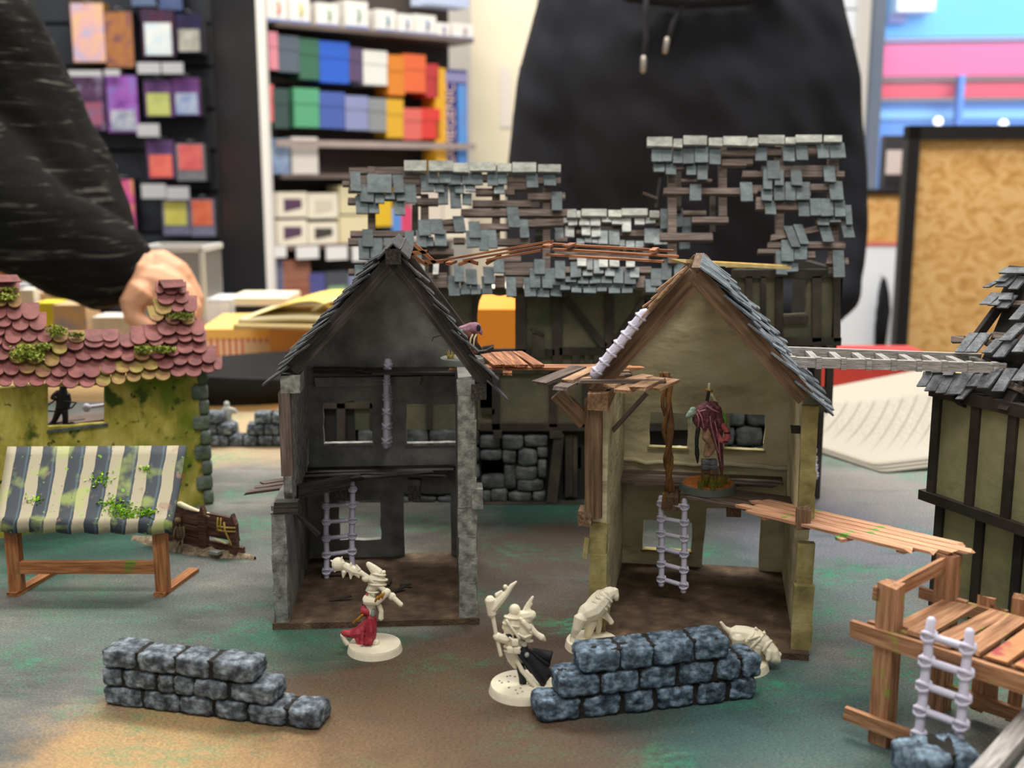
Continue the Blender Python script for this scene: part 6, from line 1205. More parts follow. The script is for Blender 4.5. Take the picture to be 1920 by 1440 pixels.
def reaching_person():
    D = 126; f = Fr(-92, 132, 0, -TZ); t = thing('person', 'person in a dark heathered knit reaching a bare hand over the tiled cottage', 'person', f)
    q = lambda px, py, dy=0: f.L(W(px, py, D + dy))
    b = MB()
    b.loft([((0, 0, 84), 17, 13), ((0, 0, 100), 19, 14), ((1, 0, 118), 21, 14), ((2, 0, 132), 20, 12), ((2, 0, 139), 12, 9), ((2, 0, 146), 6.5, 6.5)], 18)
    sh = f.L(Vector((-74, 128, 57)));
    # rear arm, coming from the upper left
    b.tube([(14, -2, 132), q(-110, -60, 4), q(-50, 70, 5), q(30, 210, 6), q(110, 330, 6), q(165, 420, 6), q(190, 470, 5)], [7.5, 8.0, 7.8, 7.2, 6.2, 5.2, 4.6], 14)
    # front arm with the hand
    b.tube([(12, -8, 130), q(-230, 120, -2), q(-110, 290, -2), q(-10, 372, -2), q(80, 440, -2), q(150, 480, -1), q(205, 502, 0), q(228, 511, 0)], [7, 7, 7.0, 6.7, 6.0, 5.5, 5.5, 5.0], 14)
    blob('sweater', b, 'knit', t, .7, 3, lambda c: (noise.noise(c * .16) * .7, noise.noise(c * .16 + Vector((9, 0, 0))) * .7, noise.noise(c * .25 + Vector((0, 7, 0))) * .8))
    h = MB(); h.tube([q(200, 515), q(245, 522), q(275, 524)], [3.3, 2.9, 3.2], 10)
    h.tube([q(268, 516, 1.2), q(305, 512, 1.0), q(335, 524, .8)], [2.7, 2.7, 2.1], 12); h.tube([q(272, 536, -.6), q(305, 540, -.8), q(332, 548, -.8)], [2.7, 2.7, 2.1], 12)
    for i, (x0, y0, dy) in enumerate(((343, 516, 3.0), (349, 531, .9), (346, 549, -1.1), (334, 563, -3.0))):
        h.tube([q(x0 - 30, y0, dy * .7), q(x0 + 2, y0 + 2, dy), q(x0 + 18, y0 + 30, dy - .2), q(x0 + 17, y0 + 62 - i * 4, dy - .5), q(x0 - 2, y0 + 86 - i * 6, dy - .8)], [1.5, 1.25, 1.02, .9, .68], 10)
    h.tube([q(268, 548, -2.6), q(248, 572, -3.2), q(250, 594, -3.6), q(272, 610, -3.6), q(292, 616, -3.4)], [1.9, 1.5, 1.15, 1.0, .75], 9)
    blob('hand', h, 'skin', t, .2, 3)
    hd = MB(); hd.loft([((2, 0, 142), 6, 6), ((4, -1, 154), 6, 6.5)], 14); hd.ell((6, -2, 163), (9.2, 7.6, 11.3), 16, 12); hd.ell((15.2, -2, 161), (2, 1.4, 2.2)); hd.ell((5, -9.6, 162), (2, 1.2, 3)); hd.ell((5, 5.6, 162), (2, 1.2, 3)); hd.ell((13, -2, 155.5), (1.6, 2.6, .8))
    blob('head', hd, 'skin', t, .7, 2)
    put('hair', MB().ell((4.6, -2, 167.5), (9.4, 8.1, 9), 14, 9), mat('hair', '2a1f18', rough=.6), t, True)
    lg = MB(); lg.loft([((0, 1, 72), 16, 12), ((0, 1, 88), 16.5, 12.5)], 16)
    for s_ in (-1, 1): lg.tube([(0, s_ * 8, 84), (0, s_ * 9, 50), (0, s_ * 9, 8)], [9, 7, 5.5], 12)
    blob('trousers', lg, mat('dark_trousers', '1b1c22', rough=.9), t, 1.2, 2)
    for s_ in (-1, 1): put('shoe', MB().loft([((3, s_ * 9, 0), 13, 5), ((3, s_ * 9, 5), 12, 4.8), ((0, s_ * 9, 9), 6, 4.2)], 14), 'mini_black', t, True)
reaching_person()

# ------------------------------------------------------------------ things on the far half of the table
def plain(h, rough=.6, **k): return mat('plain_' + h + str(rough), h, rough=rough, **k)
def tbox(name, label, cat, px0, px1, pyt, pyb, y, dep, m, ang=0, lid=None, base_z=0, group=None):
    a, b = W(px0, pyb, y), W(px1, pyt, y); z0 = base_z if base_z is not None else a.z; f = Fr((a.x + b.x) / 2, y + dep / 2, ang, z0); w_ = (b.x - a.x) / 2; h = max(b.z - z0, .4)
    t = thing(name, label, cat, f, group); put('body', MB().box((-w_, -dep / 2, 0), (w_, dep / 2, h)), m, t)
    if lid: put('lid', MB().box((-w_ - .25, -dep / 2 - .25, h - lid[1]), (w_ + .25, dep / 2 + .25, h + .12)), lid[0], t)
    return t, f, w_, h
stripe = mat('striped_card', ['b5685a', 'e0c9ae'], 1, .6); 
def striped():
    m = MATS['striped_card']; n = NT(m); b = n.n['Principled BSDF']
    tc = n.new('ShaderNodeTexCoord'); sp = n.new('ShaderNodeSeparateXYZ'); n.lk(tc.outputs['Object'], sp.inputs[0]); mu = n.new('ShaderNodeMath', operation='MULTIPLY'); mu.inputs[1].default_value = 130; n.lk(sp.outputs[0], mu.inputs[0])
    fr = n.new('ShaderNodeMath', operation='FRACT'); n.lk(mu.outputs[0], fr.inputs[0]); cr = n.new('ShaderNodeValToRGB'); cr.color_ramp.interpolation = 'CONSTANT'; e = cr.color_ramp.elements
    e[0].color = lin('c07a6a'); e[1].position = .5; e[1].color = lin('e2cfb4'); n.lk(fr.outputs[0], cr.inputs[0]); n.lk(cr.outputs[0], b.inputs['Base Color'])
striped()
t, f, w_, h = tbox('game_box', 'red striped box with a yellow lid behind the cottage roof', 'box', 375, 512, 618, 690, 140, 16, stripe, 4, (plain('e0b96a'), 1.1))
put('box_label', MB().box((.5, -8.15, 1.2), (w_ - .3, -8.0, 3.4)), plain('cdbfa4'), t)
tbox('cardboard_box', 'brown cardboard box under the open yellow book', 'box', 512, 690, 606, 690, 138, 14, mat('cardboard', ['b58a52', 'c99e66'], 8, .8), -3)
t, f, w_, h = tbox('storage_tin', 'grey box with white front standing beside the yellow-lidded box', 'box', 386, 434, 562, 612, 158, 8, plain('c9cdd2'), 0, None, 0)
put('front_label', MB().box((-w_ + .4, -4.1, h - 3), (w_ - .4, -3.98, h - .5)), plain('e3e6ea'), t)
tbox('cream_box', 'low black box with a cream lid in front of the shelves', 'box', 432, 535, 560, 600, 160, 10, plain('201f1e'), 0, (plain('e2d8bd'), 1.0))
def open_book():
    f = Fr(-24.5, 137, -6, 5.9); t = thing('open_book', 'open book with curling pale yellow pages lying on the cardboard box', 'book', f)
    def sheet(name, fn, m, th):
        vs = []; fs = []; N = 14
        for i in range(N + 1):
            for j in range(2): vs.append(fn(i / N, j))
        for i in range(N): q = i * 2; fs.append((q, q + 1, q + 3, q + 2))
        o = put(name, MB().add(vs, fs), m, t, True); sd = o.modifiers.new('t', 'SOLIDIFY'); sd.thickness = th
    sheet('cover', lambda u, v: (-8 + 17 * u, -6 + 14 * v, .3), plain('d9c48a'), .006)
    sheet('page_block', lambda u, v: (-7.5 + 16 * u, -5.6 + 13 * v, .9 + .4 * math.sin(u * 3.1)), plain('efe4b8'), .006)
    sheet('curled_page', lambda u, v: (-7 + 9.5 * math.sin(u * 1.75) + u * 1.5, -5.5 + 13 * v, 1.2 + 2.1 * math.sin(u * math.pi) + .6 * u), mat('yellow_page', ['e6c24e', 'f0d878'], 6, .6), .0015)
    sheet('curled_page', lambda u, v: (1.5 + 8 * u, -5.5 + 13 * v, 1.3 + 2.4 * math.sin(u * 2.6 + .5)), plain('f2e7ae'), .0015)
open_book()
def tray():
    f = Fr(-30, 122, 6, 0); t = thing('black_tray', 'black soft-sided dice tray behind the cottage roof end', 'tray', f)
    ra, rb = [], []
    for i in range(28):
        a = 2 * math.pi * i / 28; c, s_ = math.cos(a), math.sin(a); c = math.copysign(abs(c) ** .6, c); s_ = math.copysign(abs(s_) ** .6, s_); ra.append((c * 6, s_ * 6, .15)); rb.append((c * 8.5, s_ * 8, 3.4 + .5 * math.sin(2 * a)))
    n = 28; vs = ra + rb; fs = [tuple(range(n - 1, -1, -1))] + [(i, (i + 1) % n, n + (i + 1) % n, n + i) for i in range(n)]
    o = put('tray_shell', MB().add(vs, fs), mat('black_felt', ['131313', '1f1e1d'], 30, .9), t, True); sd = o.modifiers.new('t', 'SOLIDIFY'); sd.thickness = .004
    put('tray_board', MB().box((-8.6, -8, 0), (9, 7.8, .14)), plain('c99c5e'), t)
tray()
def case():
    a, b = W(262, 560, 150), W(378, 468, 150); f = Fr((a.x + b.x) / 2, 155, 0, 0); t = thing('display_case', 'clear plastic case with a grey rim behind the reaching hand', 'case', f); w_ = (b.x - a.x) / 2
    g = mat('clear_plastic', 'd9dde0', rough=.15, alpha=.16)
    put('glass_box', MB().box((-w_, -5, .5), (w_, 5, b.z)), g, t)
    for z in (.4, b.z):
        for x0, y0, x1, y1 in ((-w_, -5, w_, -5), (-w_, 5, w_, 5), (-w_, -5, -w_, 5), (w_, -5, w_, 5)): plank(t, 'rim', plain('b9bcbc'), (x0, y0, z), (x1, y1, z), .6, .7, jag=0)
    for x in (-w_, w_): plank(t, 'rim', plain('b9bcbc'), (x, -5, .4), (x, -5, b.z), .6, .6, jag=0)
case()
for nm, lb, px0, px1, t_, b_, y, dp, m in (
    ('comic_box', 'orange and cream printed box at the left edge under the sleeve', -60, 95, 492, 535, 165, 6, mat('comic_print', ['d9793c', 'e6c98a', 'ecd9a8'], 14, .6)),
    ('grey_box', 'grey box below the printed box at the left edge', -60, 135, 536, 560, 152, 6, plain('8e9096')),
    ('magazine_pile', 'pale peach magazine behind the tall left roof peak', 58, 122, 549, 600, 148, 6, mat('peach_print', ['c8a888', 'dcc0a0'], 20, .7)),
    ('yellow_pack', 'bright yellow pack behind the left roof slope', 70, 104, 568, 640, 143, 4, mat('yellow_print', ['d8cc2c', 'e0d84a'], 20, .6)),
    ('mixed_pack', 'multicoloured printed pack between the yellow pack and the hand', 104, 160, 572, 650, 141, 5, mat('mixed_print', ['8d8fa8', 'c9a878', 'b8a09a'], 25, .6)),
    ('white_pack', 'white crumpled pack just left of the reaching hand', 175, 245, 595, 650, 139, 5, mat('white_print', ['b9b2a6', 'e3ddd2'], 30, .7)),
    ('white_card_box', 'small white card box peeking over the left tiles', 36, 62, 543, 600, 146, 3, plain('e6dcd2')),
    ('blue_strip_box', 'blue and white box at the far left under the sleeve', -60, 22, 466, 490, 172, 6, plain('b9c0cc')),
    ('orange_crate', 'bright orange plastic box seen through the inn wall breach', 840, 1010, 580, 690, 112, 18, mat('orange_plastic', ['f08a28', 'f89a34'], 4, .45)),
    ('cream_carton', 'cream carton standing behind the orange box', 905, 985, 540, 620, 136, 8, plain('e0d8c6')),
    ('red_box', 'wide red box lid behind the curled paper sheets', 1470, 1762, 672, 760, 126, 10, mat('red_card', ['b03a3a', 'c24a46'], 4, .5))):
    tbox(nm, lb, 'box', px0, px1, t_, b_, y, dp, m)
def papers():
    m = bpy.data.materials.new('printed_paper'); m.use_nodes = True; n = NT(m); b = n.n['Principled BSDF']; b.inputs['Roughness'].default_value = .8
    uv = n.new('ShaderNodeUVMap'); sp = n.new('ShaderNodeSeparateXYZ'); n.lk(uv.outputs[0], sp.inputs[0])
    mu = n.new('ShaderNodeMath', operation='MULTIPLY'); mu.inputs[1].default_value = 12; n.lk(sp.outputs[0], mu.inputs[0]); fr = n.new('ShaderNodeMath', operation='FRACT'); n.lk(mu.outputs[0], fr.inputs[0])
    cr = n.new('ShaderNodeValToRGB'); e = cr.color_ramp.elements; e[0].position = .0; e[0].color = (0, 0, 0, 1); e[1].position = .3; e[1].color = (0, 0, 0, 1); x = e.new(.1); x.color = (1, 1, 1, 1); x = e.new(.14); x.color = (.5, .5, .5, 1); n.lk(fr.outputs[0], cr.inputs[0])
    nz = n.new('ShaderNodeTexNoise'); nz.inputs['Scale'].default_value = 60; n.lk(uv.outputs[0], nz.inputs['Vector']); n2 = n.new('ShaderNodeMapRange'); n2.inputs['From Min'].default_value = .42; n2.inputs['From Max'].default_value = .62; n.lk(nz.outputs['Fac'], n2.inputs[0])
    mr = n.new('ShaderNodeMapRange'); mr.inputs['From Min'].default_value = .72; mr.inputs['From Max'].default_value = .66; n.lk(sp.outputs[1], mr.inputs[0])
    mr2 = n.new('ShaderNodeMapRange'); mr2.inputs['From Min'].default_value = .1; mr2.inputs['From Max'].default_value = .3; n.lk(sp.outputs[1], mr2.inputs[0])
    ad = n.new('ShaderNodeMath', operation='MAXIMUM'); n.lk(cr.outputs[0], ad.inputs[0]); sc_ = n.new('ShaderNodeMath', operation='MULTIPLY'); sc_.inputs[1].default_value = .35; n.lk(n2.outputs[0], sc_.inputs[0]); n.lk(sc_.outputs[0], ad.inputs[1])
    m1 = n.new('ShaderNodeMath', operation='MULTIPLY'); n.lk(ad.outputs[0], m1.inputs[0]); n.lk(mr.outputs[0], m1.inputs[1]); m2 = n.new('ShaderNodeMath', operation='MULTIPLY'); n.lk(m1.outputs[0], m2.inputs[0]); n.lk(mr2.outputs[0], m2.inputs[1])
    mx = n.new('ShaderNodeMix', data_type='RGBA'); mx.inputs['A'].default_value = lin('a19b8e'); mx.inputs['B'].default_value = lin('615c52'); n.lk(m2.outputs[0], mx.inputs['Factor']); n.lk(mx.outputs['Result'], b.inputs['Base Color'])
    f = Fr(32, 92, 0, 0); t = thing('paper_stack', 'stack of large printed paper sheets curling up behind the olive house', 'paper', f)
    NL, NF, NR, FR_, FL = [f.L(p) for p in (G(1480, 826, .3), G(1655, 884, .2), G(1790, 868, .5), W(1790, 690, 122), W(1470, 752, 119))]
    for k in range(3):
        vs = []; fs = []; uvs = []; N = 24
        for i in range(N + 1):
            u = i / N; near = NL.lerp(NF, u / .6) if u < .6 else NF.lerp(NR, (u - .6) / .4); far = FL.lerp(FR_, u)
            for j in range(N + 1):
                v = j / N; p = near.lerp(far, v); p.z = near.z + (far.z - near.z) * v ** 1.7 + .14 * k + (1.4 * v * (1 - v)) ** 2 * 1.0; p += Vector((-.15 * k, .5 * k, 0)); vs.append(p); uvs.append((u + .25 * (1 - v) ** 2, v))
        for i in range(N):
            for j in range(N): q = i * (N + 1) + j; fs.append((q, q + N + 1, q + N + 2, q + 1))
        me = MB().add(vs, fs).mesh('paper_sheet'); ul = me.uv_layers.new(name='UVMap')
        for l in me.loops: ul.data[l.index].uv = uvs[l.vertex_index]
        o = put('paper_sheet', me, m, t, True); sd = o.modifiers.new('t', 'SOLIDIFY'); sd.thickness = .002
papers()

# ------------------------------------------------------------------ shop shelves
UA = Fr(-100, 330, 0); 
def shelf_units():
    t = thing('slat_wall_display', 'black slatted display wall with hooks holding card packs', 'shelf', Fr(-105, 338, 0, -TZ))
    dk = mat('slat_black', ['17181b', '24262b'], 4, .6)
    x0, x1 = -75, W(400, 200, 338).x + 105
    for i in range(17): put('slat', MB().box((x0, 0, 4 + i * 12), (x1, 3, 15 + i * 12)), mat('slat_grey', ['22252b', '2d3138'], 4, .55), t)
    put('back_panel', MB().box((x0, 3, 0), (x1, 5, 215)), dk, t)
    # dark side panel joining the two units
    a, b = W(402, 200, 332), W(487, 200, 283)
    A, B = Vector((a.x, a.y, 0)), Vector((b.x, b.y, 0))
    return (A, B)
PA = shelf_units()
def pack(label, px0, py0, px1, py1, cols, y=331, dep=5, name='card_pack', group='hanging card packs', side=None, win=None):
    a, b = W(px0, py1, y), W(px1, py0, y); f = Fr((a.x + b.x) / 2, y, 0, a.z); w_ = (b.x - a.x) / 2; h = b.z - a.z
    t = thing(name, label, 'card pack', f, group)
    put('pack_body', MB().box((-w_, .2, 0), (w_, dep, h)), plain(side or '1c1a26'), t)
    put('printed_front', MB().box((-w_ * .96, 0, h * .02), (w_ * .96, .2, h * .98)), mat('art_' + cols[0] + cols[-1], cols, 22, .45, stretch=(1, 1, .8)), t)
    if win: put('card_window', MB().box((-w_ * .8, -.25, h * win[0]), (w_ * .8, 0, h * win[1])), mat('win_' + win[2][0] + win[2][-1], win[2], 30, .35), t)
    put('hook', MB().tube([(0, 6, h + .6), (0, -1.2, h + .6)], .25, 6), plain('8a8d90', .3), t, True)
for q in (('gold boxed pack with a pastel front, topmost on the slat wall', 138, 4, 193, 118, ['8fa8d8', 'd8a8a0', 'd8b870'], '8a6a34', None), ('purple and orange foil pack beside the gold boxed pack', 200, 20, 247, 128, ['3a2a58', 'a8703c', '4a2f60'], None, None), ('blister pack with a pale window below the red ribbon logo', 268, 15, 325, 108, ['5a2a3a', '2a2a44'], None, (.05, .7, ['b8d0e0', 'e8e6dc'])), ('dark pack with a white window at the top right of the slat wall', 332, 25, 377, 100, ['221c38', '2c2850'], None, (.05, .6, ['c8c8c0', '7a7a66'])),
          ('dark purple pack with a red figure, second row left', 140, 138, 194, 246, ['2a2440', '5a3a5a', '8a8aa8'], None, (.1, .5, ['6a6a8a', 'a84a58'])), ('violet pack second in the second row', 204, 140, 256, 250, ['4a2a78', '9a5ab0', '6a7ab8'], None, (.05, .4, ['5a6a88', 'c8c8d0'])), ('pack with a yellow-green window, second row', 272, 150, 322, 220, ['3a2a58', '7a4a80'], None, (.05, .65, ['a8b060', 'c8d080'])), ('pack with a blue-white window at the second row end', 326, 145, 374, 218, ['4a2a68', '7a4a80'], None, (.05, .6, ['5a7ab8', 'c8d0d8'])),
          ('boxed pack with a coral window in the third row', 277, 262, 326, 336, ['3a2a50', '6a4a78'], '2a2030', (.05, .62, ['d85a58', 'e88068'])), ('pack with a pink-red window at the third row end', 332, 268, 384, 340, ['6a6a72', '8a8a90'], None, (.3, .95, ['c84a60', 'e07868'])), ('boxed pack with a lime window in the lowest row', 306, 375, 354, 442, ['5a5a78', '8a8aa0'], '251c22', (.3, .95, ['c0b848', 'd8d070'])), ('pack with a red-orange window at the lowest row end', 358, 372, 402, 444, ['6a6a80', '8a8aa0'], None, (.3, .95, ['c8503c', 'e0805a'])),
          ('violet and sunset foil pack half hidden by the sleeve', 212, 335, 250, 435, ['4a3a98', 'c8508a', 'e0a850'], None, None), ('dark foil pack just above the sleeve elbow', 185, 330, 206, 420, ['3a2a50', '8a6a5a'], None, None),
          ('blue-grey blister at the very top of the slat wall', 246, -40, 290, 12, ['4a5a78', '6a7a98'], None, None), ('slate blue blister at the top right of the slat wall', 298, -40, 340, 20, ['3a4a70', '5a6a90'], None, None)):
    pack(*q[:5], q[5], side=q[6], win=q[7])
for i, (x0, y0, x1, y1, lb) in enumerate(((258, 117, 300, 138, 'left grey price tag over the yellow-green window pack'), (304, 117, 343, 138, 'right grey price tag over the blue-white window pack'), (258, 232, 298, 256, 'white price tag over the coral window pack'), (266, 345, 310, 372, 'white price tag over the lime window pack'), (313, 350, 354, 374, 'grey price tag right of the lime pack tag'), (128, 132, 190, 143, 'long white price strip over the dark purple pack'), (182, 310, 216, 326, 'white rolled tag beside the sleeve'), (162, 285, 178, 310, 'white tag peeking out by the sleeve'), (196, 130, 224, 142, 'short white strip over the violet pack'))):
    a, b = W(x0, y1, 328), W(x1, y0, 328); f = Fr((a.x + b.x) / 2, 328, 0, a.z); w_ = (b.x - a.x) / 2
    t = thing('price_tag', lb, 'price tag', f, 'slat wall price tags'); put('card', MB().box((-w_, 0, 0), (w_, .3, b.z - a.z)), plain('b4b4b8'), t); put('holder', MB().tube([(0, .2, .5), (0, 8, .5)], .25, 6), plain('8a8d90', .3), t)

# deck box shelves, receding to the right
a, b = W(502, 300, 287), W(884, 300, 325)
UB = Fr(a.x, 287, math.degrees(math.atan2(325 - 287, b.x - a.x)), 0); LB = math.hypot(b.x - a.x, 38)
def ub_box(name, label, cat, px0, py0, px1, py1, dep, m, group, yo=0.0, z0=None, extra=None):
    p, q = UB.yl(px0, py1, yo), UB.yl(px1, py0, yo); p.z = SH[z0] + .02 if z0 is not None else p.z; c = UB.Wd(Vector(((p.x + q.x) / 2, yo, p.z))); f = Fr(c.x, c.y, math.degrees(UB.a), c.z); w_ = (q.x - p.x) / 2; h = q.z - p.z
    t = thing(name, label, cat, f, group); put('body', MB().box((-w_ * .97, 0, 0), (w_ * .97, min(dep, 4 if px0 < 530 else 7), h)), m, t)
    if extra: extra(t, w_, h)
    return t
SH = [UB.yl(505, py, 0).z for py in (40, 326, 461, 564)]
def shelving():
    t = thing('shelf_unit', 'shelf unit with deck boxes receding behind the white post', 'shelf', Fr(UB.o.x, UB.o.y, math.degrees(UB.a), -TZ))
    fs_ = Fr(UB.o.x, UB.o.y, math.degrees(UB.a)); A, B = PA; d = (B - A).normalized(); nn = Vector((-d.y, d.x, 0)) * 2
    ep = put('end_panel', MB().prism([fs_.L(v) for v in (A, B, B + nn, A + nn)], (0, 0, 215)), mat('panel_black', ['232223', '2b2a2a'], 3, .6), t); ep['label'] = 'tall black end panel'
    put('white_edge', MB().prism([fs_.L(v) for v in (B, B + Vector((1.9, 0, 0)), B + Vector((1.9, 3, 0)), B + Vector((0, 3, 0)))], (0, 0, 215)), plain('e6e2da'), ep)
    put('back_panel', MB().box((4, 11, 0), (LB, 13, 215)), mat('shelf_back', ['3a3431', '4a433f'], 3, .8), t)
    sm = mat('shelf_metal', ['5a4f4b', '7a6c66'], 5, .4)
    for z in SH: put('shelf_board', MB().box((3, -1.5, z + TZ - 1.2), (LB, 11, z + TZ)), sm, t)
    for py in (148, 252):
        z = UB.yl(600, py - 100, 6).z + TZ
        put('hook_rail', MB().box((3, 8.5, z - .8), (LB, 9.5, z + .8)), sm, t)
    put('front_lip', MB().box((1.5, -2.2, UB.yl(560, 268, 0).z + TZ - 1), (LB, -1.6, UB.yl(560, 268, 0).z + TZ + .7)), mat('lip', ['8a7a74', 'b0a09a'], 5, .35), t)
shelving()
def lid_(col):
    def fn(t, w_, h): put('lid', MB().box((-w_ * .985, -.15, h * .62), (w_ * .985, 4, h * 1.02)), col, t)
    return fn
gl = lambda c: mat('gloss_' + c, c, rough=.25, spec=.6)
for q in (('pink', 'd88a98', 505, 62, 520, 130), ('slate', '5a6470', 522, 70, 560, 134), ('dark green', '3f6a55', 562, 76, 598, 148), ('blue', '3060c8', 600, 82, 654, 154), ('plum', '5a4a6a', 655, 92, 680, 152), ('white', 'e0e0d8', 681, 98, 726, 158), ('orange', 'd8822c', 728, 106, 758, 178), ('bright orange-red', 'e06a3c', 757, 105, 798, 172), ('crimson', 'b83a3c', 799, 122, 822, 182)):
    ub_box('deck_box', q[0] + ' deck box hanging in the upper colour row', 'deck box', *q[2:], 8, gl(q[1]), 'deck boxes', extra=lid_(gl(q[1])))
for q in (('coral', 'e06a70', 504, 160, 512, 228), ('dark teal', '3a4f4c', 513, 168, 540, 240), ('glossy green', '58a078', 552, 168, 598, 238), ('royal blue', '4a60a8', 600, 175, 646, 240), ('lavender', '8a90b8', 648, 182, 690, 243), ('grey', '8a8f92', 692, 186, 724, 246), ('mustard', 'd8a830', 725, 188, 756, 258), ('red-white', 'd86a60', 757, 205, 790, 262), ('scarlet', 'd84038', 790, 205, 825, 260)):
    ub_box('deck_box', q[0] + ' deck box hanging in the lower colour row', 'deck box', *q[2:], 8, gl(q[1]), 'deck boxes', extra=lid_(gl(q[1])))
def sym(c):
    def fn(t, w_, h): put('printed_mark', MB().tube([(w_ * .1, -.1, h * .7), (w_ * .25, -.1, h * .5), (w_ * .1, -.1, h * .3)], .4, 6), plain(c), t, True); put('blue_foot', MB().box((-w_, -.1, 0), (w_, 0, h * .12)), plain('7a88b8'), t)
    return fn
ords = ['first', 'second', 'third', 'fourth', 'fifth', 'sixth', 'seventh', 'eighth', 'ninth', 'tenth']
for i, q in enumerate(((500, -10, 538, 38, 'e08a78'), (542, -5, 580, 42, 'c8c060'), (594, 8, 634, 62, '7aa080'), (648, 4, 690, 66, '6a9a8a'), (706, 20, 742, 80, '5a88a0'), (746, 28, 776, 84, '7a88a8'), (778, 30, 818, 90, '5a78a8'), (816, 44, 844, 98, '8a7aa8'), (848, 46, 888, 100, '9a8a9a'))):
    ub_box('white_sleeve_pack', f'white card sleeve pack, {ords[i]} from the white post on the top shelf', 'sleeve pack', *q[:4], 7, plain('e6e3dc'), 'white sleeve packs', z0=0, extra=sym(q[4]))
ub_box('yellow_tube_box', 'tall yellow mat box beside the red deck boxes', 'box', 818, 128, 836, 300, 7, gl('e0a82a'), None, z0=1)
def txt(t, w_, h):
    put('printed_art', MB().box((w_ * .1, -.12, h * .06), (w_ * .9, 0, h * .86)), mat('blue_art', ['4a68c8', '5a98d8', '7a70b8'], 14, .4, stretch=(1, 1, .3)), t)
    put('top_band', MB().box((-w_, -.14, h * .88), (w_, 0, h * .97)), plain('8a88b0'), t)
    cu = bpy.data.curves.new('lettering', 'FONT'); cu.body = 'GAMEGENIC'; cu.size = .042; cu.extrude = .0006
    o = bpy.data.objects.new('lettering', cu); COL.objects.link(o); dg = bpy.context.evaluated_depsgraph_get(); me = bpy.data.meshes.new_from_object(o.evaluated_get(dg)); bpy.data.objects.remove(o)
    o = put('lettering', me, plain('d8b8b0'), t); o.rotation_euler = (R(90), R(-90), 0); o.location = (-w_ * .25 * S, -.2 * S, h * .04 * S)
ub_box('blue_mat_box', 'tall blue mat box with vertical pale lettering beside the pillar', 'box', 837, 132, 876, 310, 7, gl('2a2f78'), None, z0=1, extra=txt)
ub_box('acrylic_disc_pack', 'blue blister pack below the coral deck box', 'card pack', 508, 260, 542, 322, 5, mat('blister', ['4a5a78', '8aa0c0', 'b0b8c8'], 18, .25), None, z0=1)
ub_box('white_square_box', 'plain white square box under the green deck boxes', 'box', 548, 258, 596, 326, 6, plain('d9d4cc'), None, z0=1)
def winlab(c):
    def fn(t, w_, h):
        put('dark_window', MB().prism([Vector((-w_ * .55, -.12, h * .22)), Vector((w_ * .6, -.12, h * .38)), Vector((w_ * .6, -.12, h * .72)), Vector((-w_ * .55, -.12, h * .74))], (0, .1, 0)), plain(c), t)
    return fn
for q in (('upper left cream box with a plum window', 520, 360, 576, 408, '5a4058'), ('upper right cream box with faint print', 578, 362, 634, 410, 'cfc8b4'), ('lower left cream box with a plum window', 520, 412, 576, 460, '5a4058'), ('lower right cream box with a charcoal window', 578, 416, 634, 462, '44403c')):
    ub_box('token_box', q[0] + ' on the lower shelf', 'box', *q[1:5], 10, plain('e8e0cc'), 'cream token boxes', z0=2 if 'lower' in q[0] else None, extra=winlab(q[5]))
for i, q in enumerate(((505, 362, 518, 408, 'side of the upper stack of pale boxes beside the white post', 'd0c4b8'), (505, 412, 518, 458, 'side of the lower stack of pale boxes beside the white post', 'cdbfae'), (637, 348, 690, 402, 'tall cream box left of the inn roof', 'dccfa8'), (637, 404, 700, 460, 'wide cream box low behind the inn roof', 'e0d2aa'), (702, 350, 735, 425, 'cream box with yellow panel seen through the roof gaps', 'e0b830'), (736, 390, 752, 470, 'light blue box seen through the roof gaps', '5a90d8'), (753, 388, 772, 470, 'pink box seen through the roof gaps', 'd84a70'), (775, 352, 830, 470, 'pale box seen through the roof laths', 'e0d2c4'), (832, 356, 880, 470, 'long ivory box at the far end of the lower shelf', 'e6dcc8'))):
    ub_box('pale_box', q[4], 'box', *q[:4], 9, plain(q[5]), 'boxes on the lower shelf', z0=None if q[3] < 440 else 2)
for i, (x0, x1) in enumerate(((500, 537), (556, 598), (612, 652), (661, 690))):
    ub_box('price_card', f'white shelf price card, {ords[i]} from the white post', 'price tag', x0, 461, x1, 484 + i * 2, .4, plain('e4e2e0'), 'lower shelf price cards', yo=-2.2)
for i in range(11):
    c = '3a4478' if i < 4 else '8a3a2c'
    x0 = 504 + i * 7.1; ub_box('rule_book', f'{"dark blue" if i < 4 else "brick red"} book spine, {ords[i] if i < 10 else "eleventh"} in the row on the bottom shelf', 'book', x0, 488, x0 + 6.4, 562, 5, mat('spine_' + c, [c, 'b58a70' if i >= 4 else '8a8aa0'], 40, .5, stretch=(1, 1, 1.5)), 'row of book spines', z0=3)
for i in range(4):
    x0 = 581 + i * 7.2; ub_box('slim_book', f'slim violet-blue book, {ords[i]} right of the red spines', 'book', x0, 512, x0 + 6.5, 562, 5, plain('5a5a98'), 'slim blue books', z0=3)
ub_box('green_frog_box', 'dark box with a green print at the bottom shelf end', 'box', 612, 508, 652, 562, 10, plain('55585f'), None, z0=3, extra=lambda t, w_, h: put('green_print', MB().box((-w_ * .8, -.12, h * .1), (w_ * .8, 0, h * .4)), plain('8fb88a'), t))
ub_box('blue_card_box', 'pale blue box with a white flash beside the green printed box', 'box', 654, 512, 690, 562, 10, plain('8a90b0'), None, z0=3)
ub_box('blue_top_box', 'white box with a blue edge on the highest shelf', 'box', 795, -40, 880, 6, 8, plain('b8c4e0'), None)

